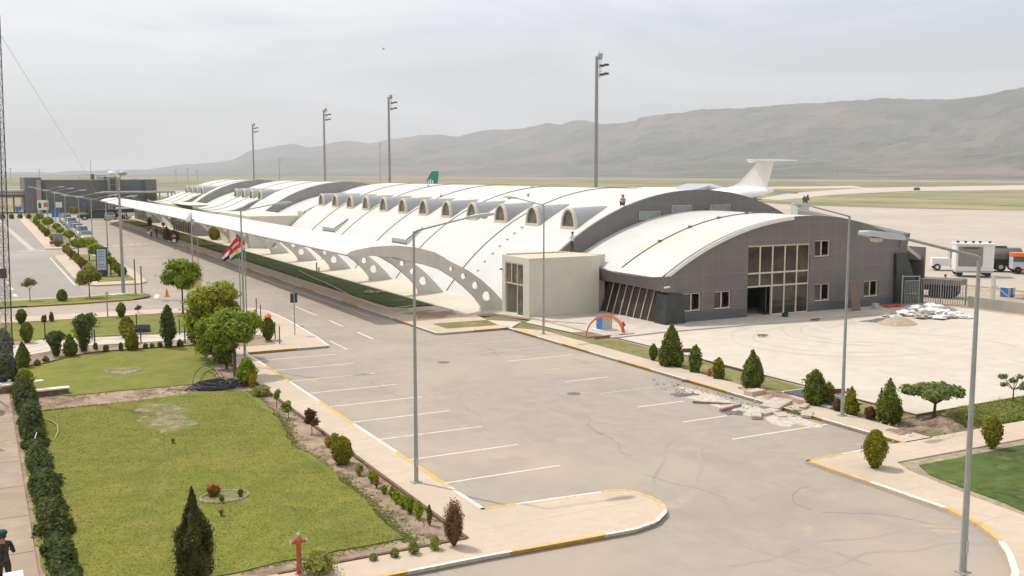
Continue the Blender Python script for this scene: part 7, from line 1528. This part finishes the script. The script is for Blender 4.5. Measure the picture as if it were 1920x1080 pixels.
# far taxiway dark box
p = G(1719, 357); m = MB(); m.box((p.x, p.y, .8), (4.5, 1.5, 1.4)); m.box((p.x, p.y, 1.7), (3, 1.2, .5)); tag(m.build('runway_marker', M_STEELD, at=p), 'small dark marker box beside the far taxiway', 'marker')
r = random.Random(70); gW = 'tiny distant power poles on the plain left of the hills'
for i, (px, hh) in enumerate([(20, 14), (74, 12), (330, 11), (352, 15), (370, 11)]):
    d_ = ray(px, 330); k = 1500 / d_.y; m = MB(); h_ = 11.4 + (hh - 5) * sqrt((d_.x * k) ** 2 + 1500 ** 2) / FPX; m.tube([(d_.x * k, 1500, 0), (d_.x * k, 1500, h_)], .45, 4); m.box((d_.x * k, 1500, h_ - 1), (4.5, .4, .4)); tag(m.build('power_pole', M_STEEL, at=(d_.x * k, 1500, 0)), ordn[i] + ' tiny distant power pole from the left on the hazy plain', 'power pole', gW)

# curved tyre marks on the yard and the road
w = MB(); r = random.Random(61)
ZK = [0]
def arcmark(cx, cy, R1, a0, a1, wd=.11, z=.116):
    ZK[0] += 1; z = z + ZK[0] * .00035 if z > .1 else .0012 + ZK[0] * .0002
    n_ = 40; rows = []
    for i in range(n_ + 1):
        a = a0 + (a1 - a0) * i / n_; q = R1 * (1 + .015 * sin(i * .5)); rows.append([(cx + (q - wd / 2) * cos(a), cy + (q - wd / 2) * sin(a) * .9, z), (cx + (q + wd / 2) * cos(a), cy + (q + wd / 2) * sin(a) * .9, z)])
    w.strip(rows)
for (cx, cy, R1, a0, a1) in ((52, 50, 6, 1.6, 4.6), (52, 50, 7.6, 1.8, 4.9), (56, 51, 5, 1.9, 4.3), (56, 51, 6.3, 2.2, 4.0), (60, 47, 9, 1.0, 2.2), (50, 44, 10, -.6, .7)): arcmark(cx, cy, R1, a0, a1)
struct(w, 'tyre_marks', mat('tyre_mark', (.47, .405, .335), .9, .05, 4))
w = MB()
for (cx, cy, R1, a0, a1) in ((34, 24, 12, 2.2, 3.5), (34, 24, 13.6, 2.1, 3.6), (22, 10, 12, .9, 1.7), (22, 10, 13.5, .9, 1.8)): arcmark(cx, cy, R1, a0, a1, .16, .0045)
struct(w, 'tyre_marks', mat('road_tyre_mark', (.305, .26, .216), .9, .04, 2, big=[(.4, (.33, .281, .232), .42, .55)]))
# cracks in the asphalt, sealed unevenly
w = MB(); r = random.Random(63)
for k in range(13):
    x, y = r.uniform(15, 33), r.uniform(20, 64); a = r.choice([0, pi / 2, r.uniform(0, pi)]) + r.uniform(-.3, .3)
    for i in range(r.randint(6, 18)):
        a += r.uniform(-.45, .45); x2, y2 = x + .35 * cos(a), y + .35 * sin(a)
        if 14.7 < min(x, x2) and max(x, x2) < 33.9 and not (y < 30 and x > 28): line((x, y), (x2, y2), .014, .0062, w)
        x, y = x2, y2
struct(w, 'road_cracks', mat('crack_dark', (.17, .145, .12), .95))
for i, (x, y) in enumerate([(24.6, 55.2), (21.0, 73.5), (27.0, 44.0)]):
    m = MB(); m.lathe([(.36, .001), (.36, .008), (.30, .009)], (x, y, 0), 20); tag(m.build('manhole_cover', mat('manhole_iron', (.15, .135, .12), .7, .1, 6), at=(x, y, 0)), ['manhole cover near the middle of the parking forecourt', 'manhole cover on the road beside the pavement corner', 'manhole cover nearest the right-hand parking bays'][i], 'manhole cover', 'manhole covers')
#HAZE
hz = MB(); hz.bx(-13500, 13500, -13500, 13500, -2, 1150)
ho = tag(hz.build('haze', []), kind='stuff')
hmt = bpy.data.materials.new('haze_air'); hmt.use_nodes = True; nt = hmt.node_tree; nt.nodes.clear()
o = N(nt, 'ShaderNodeOutputMaterial'); pv = N(nt, 'ShaderNodeVolumePrincipled', i_Density=.00013, i_Anisotropy=.15); pv.inputs['Color'].default_value = (.96, .97, .985, 1)
L(nt, pv.outputs[0], o.inputs['Volume']); ho.data.materials.append(hmt)
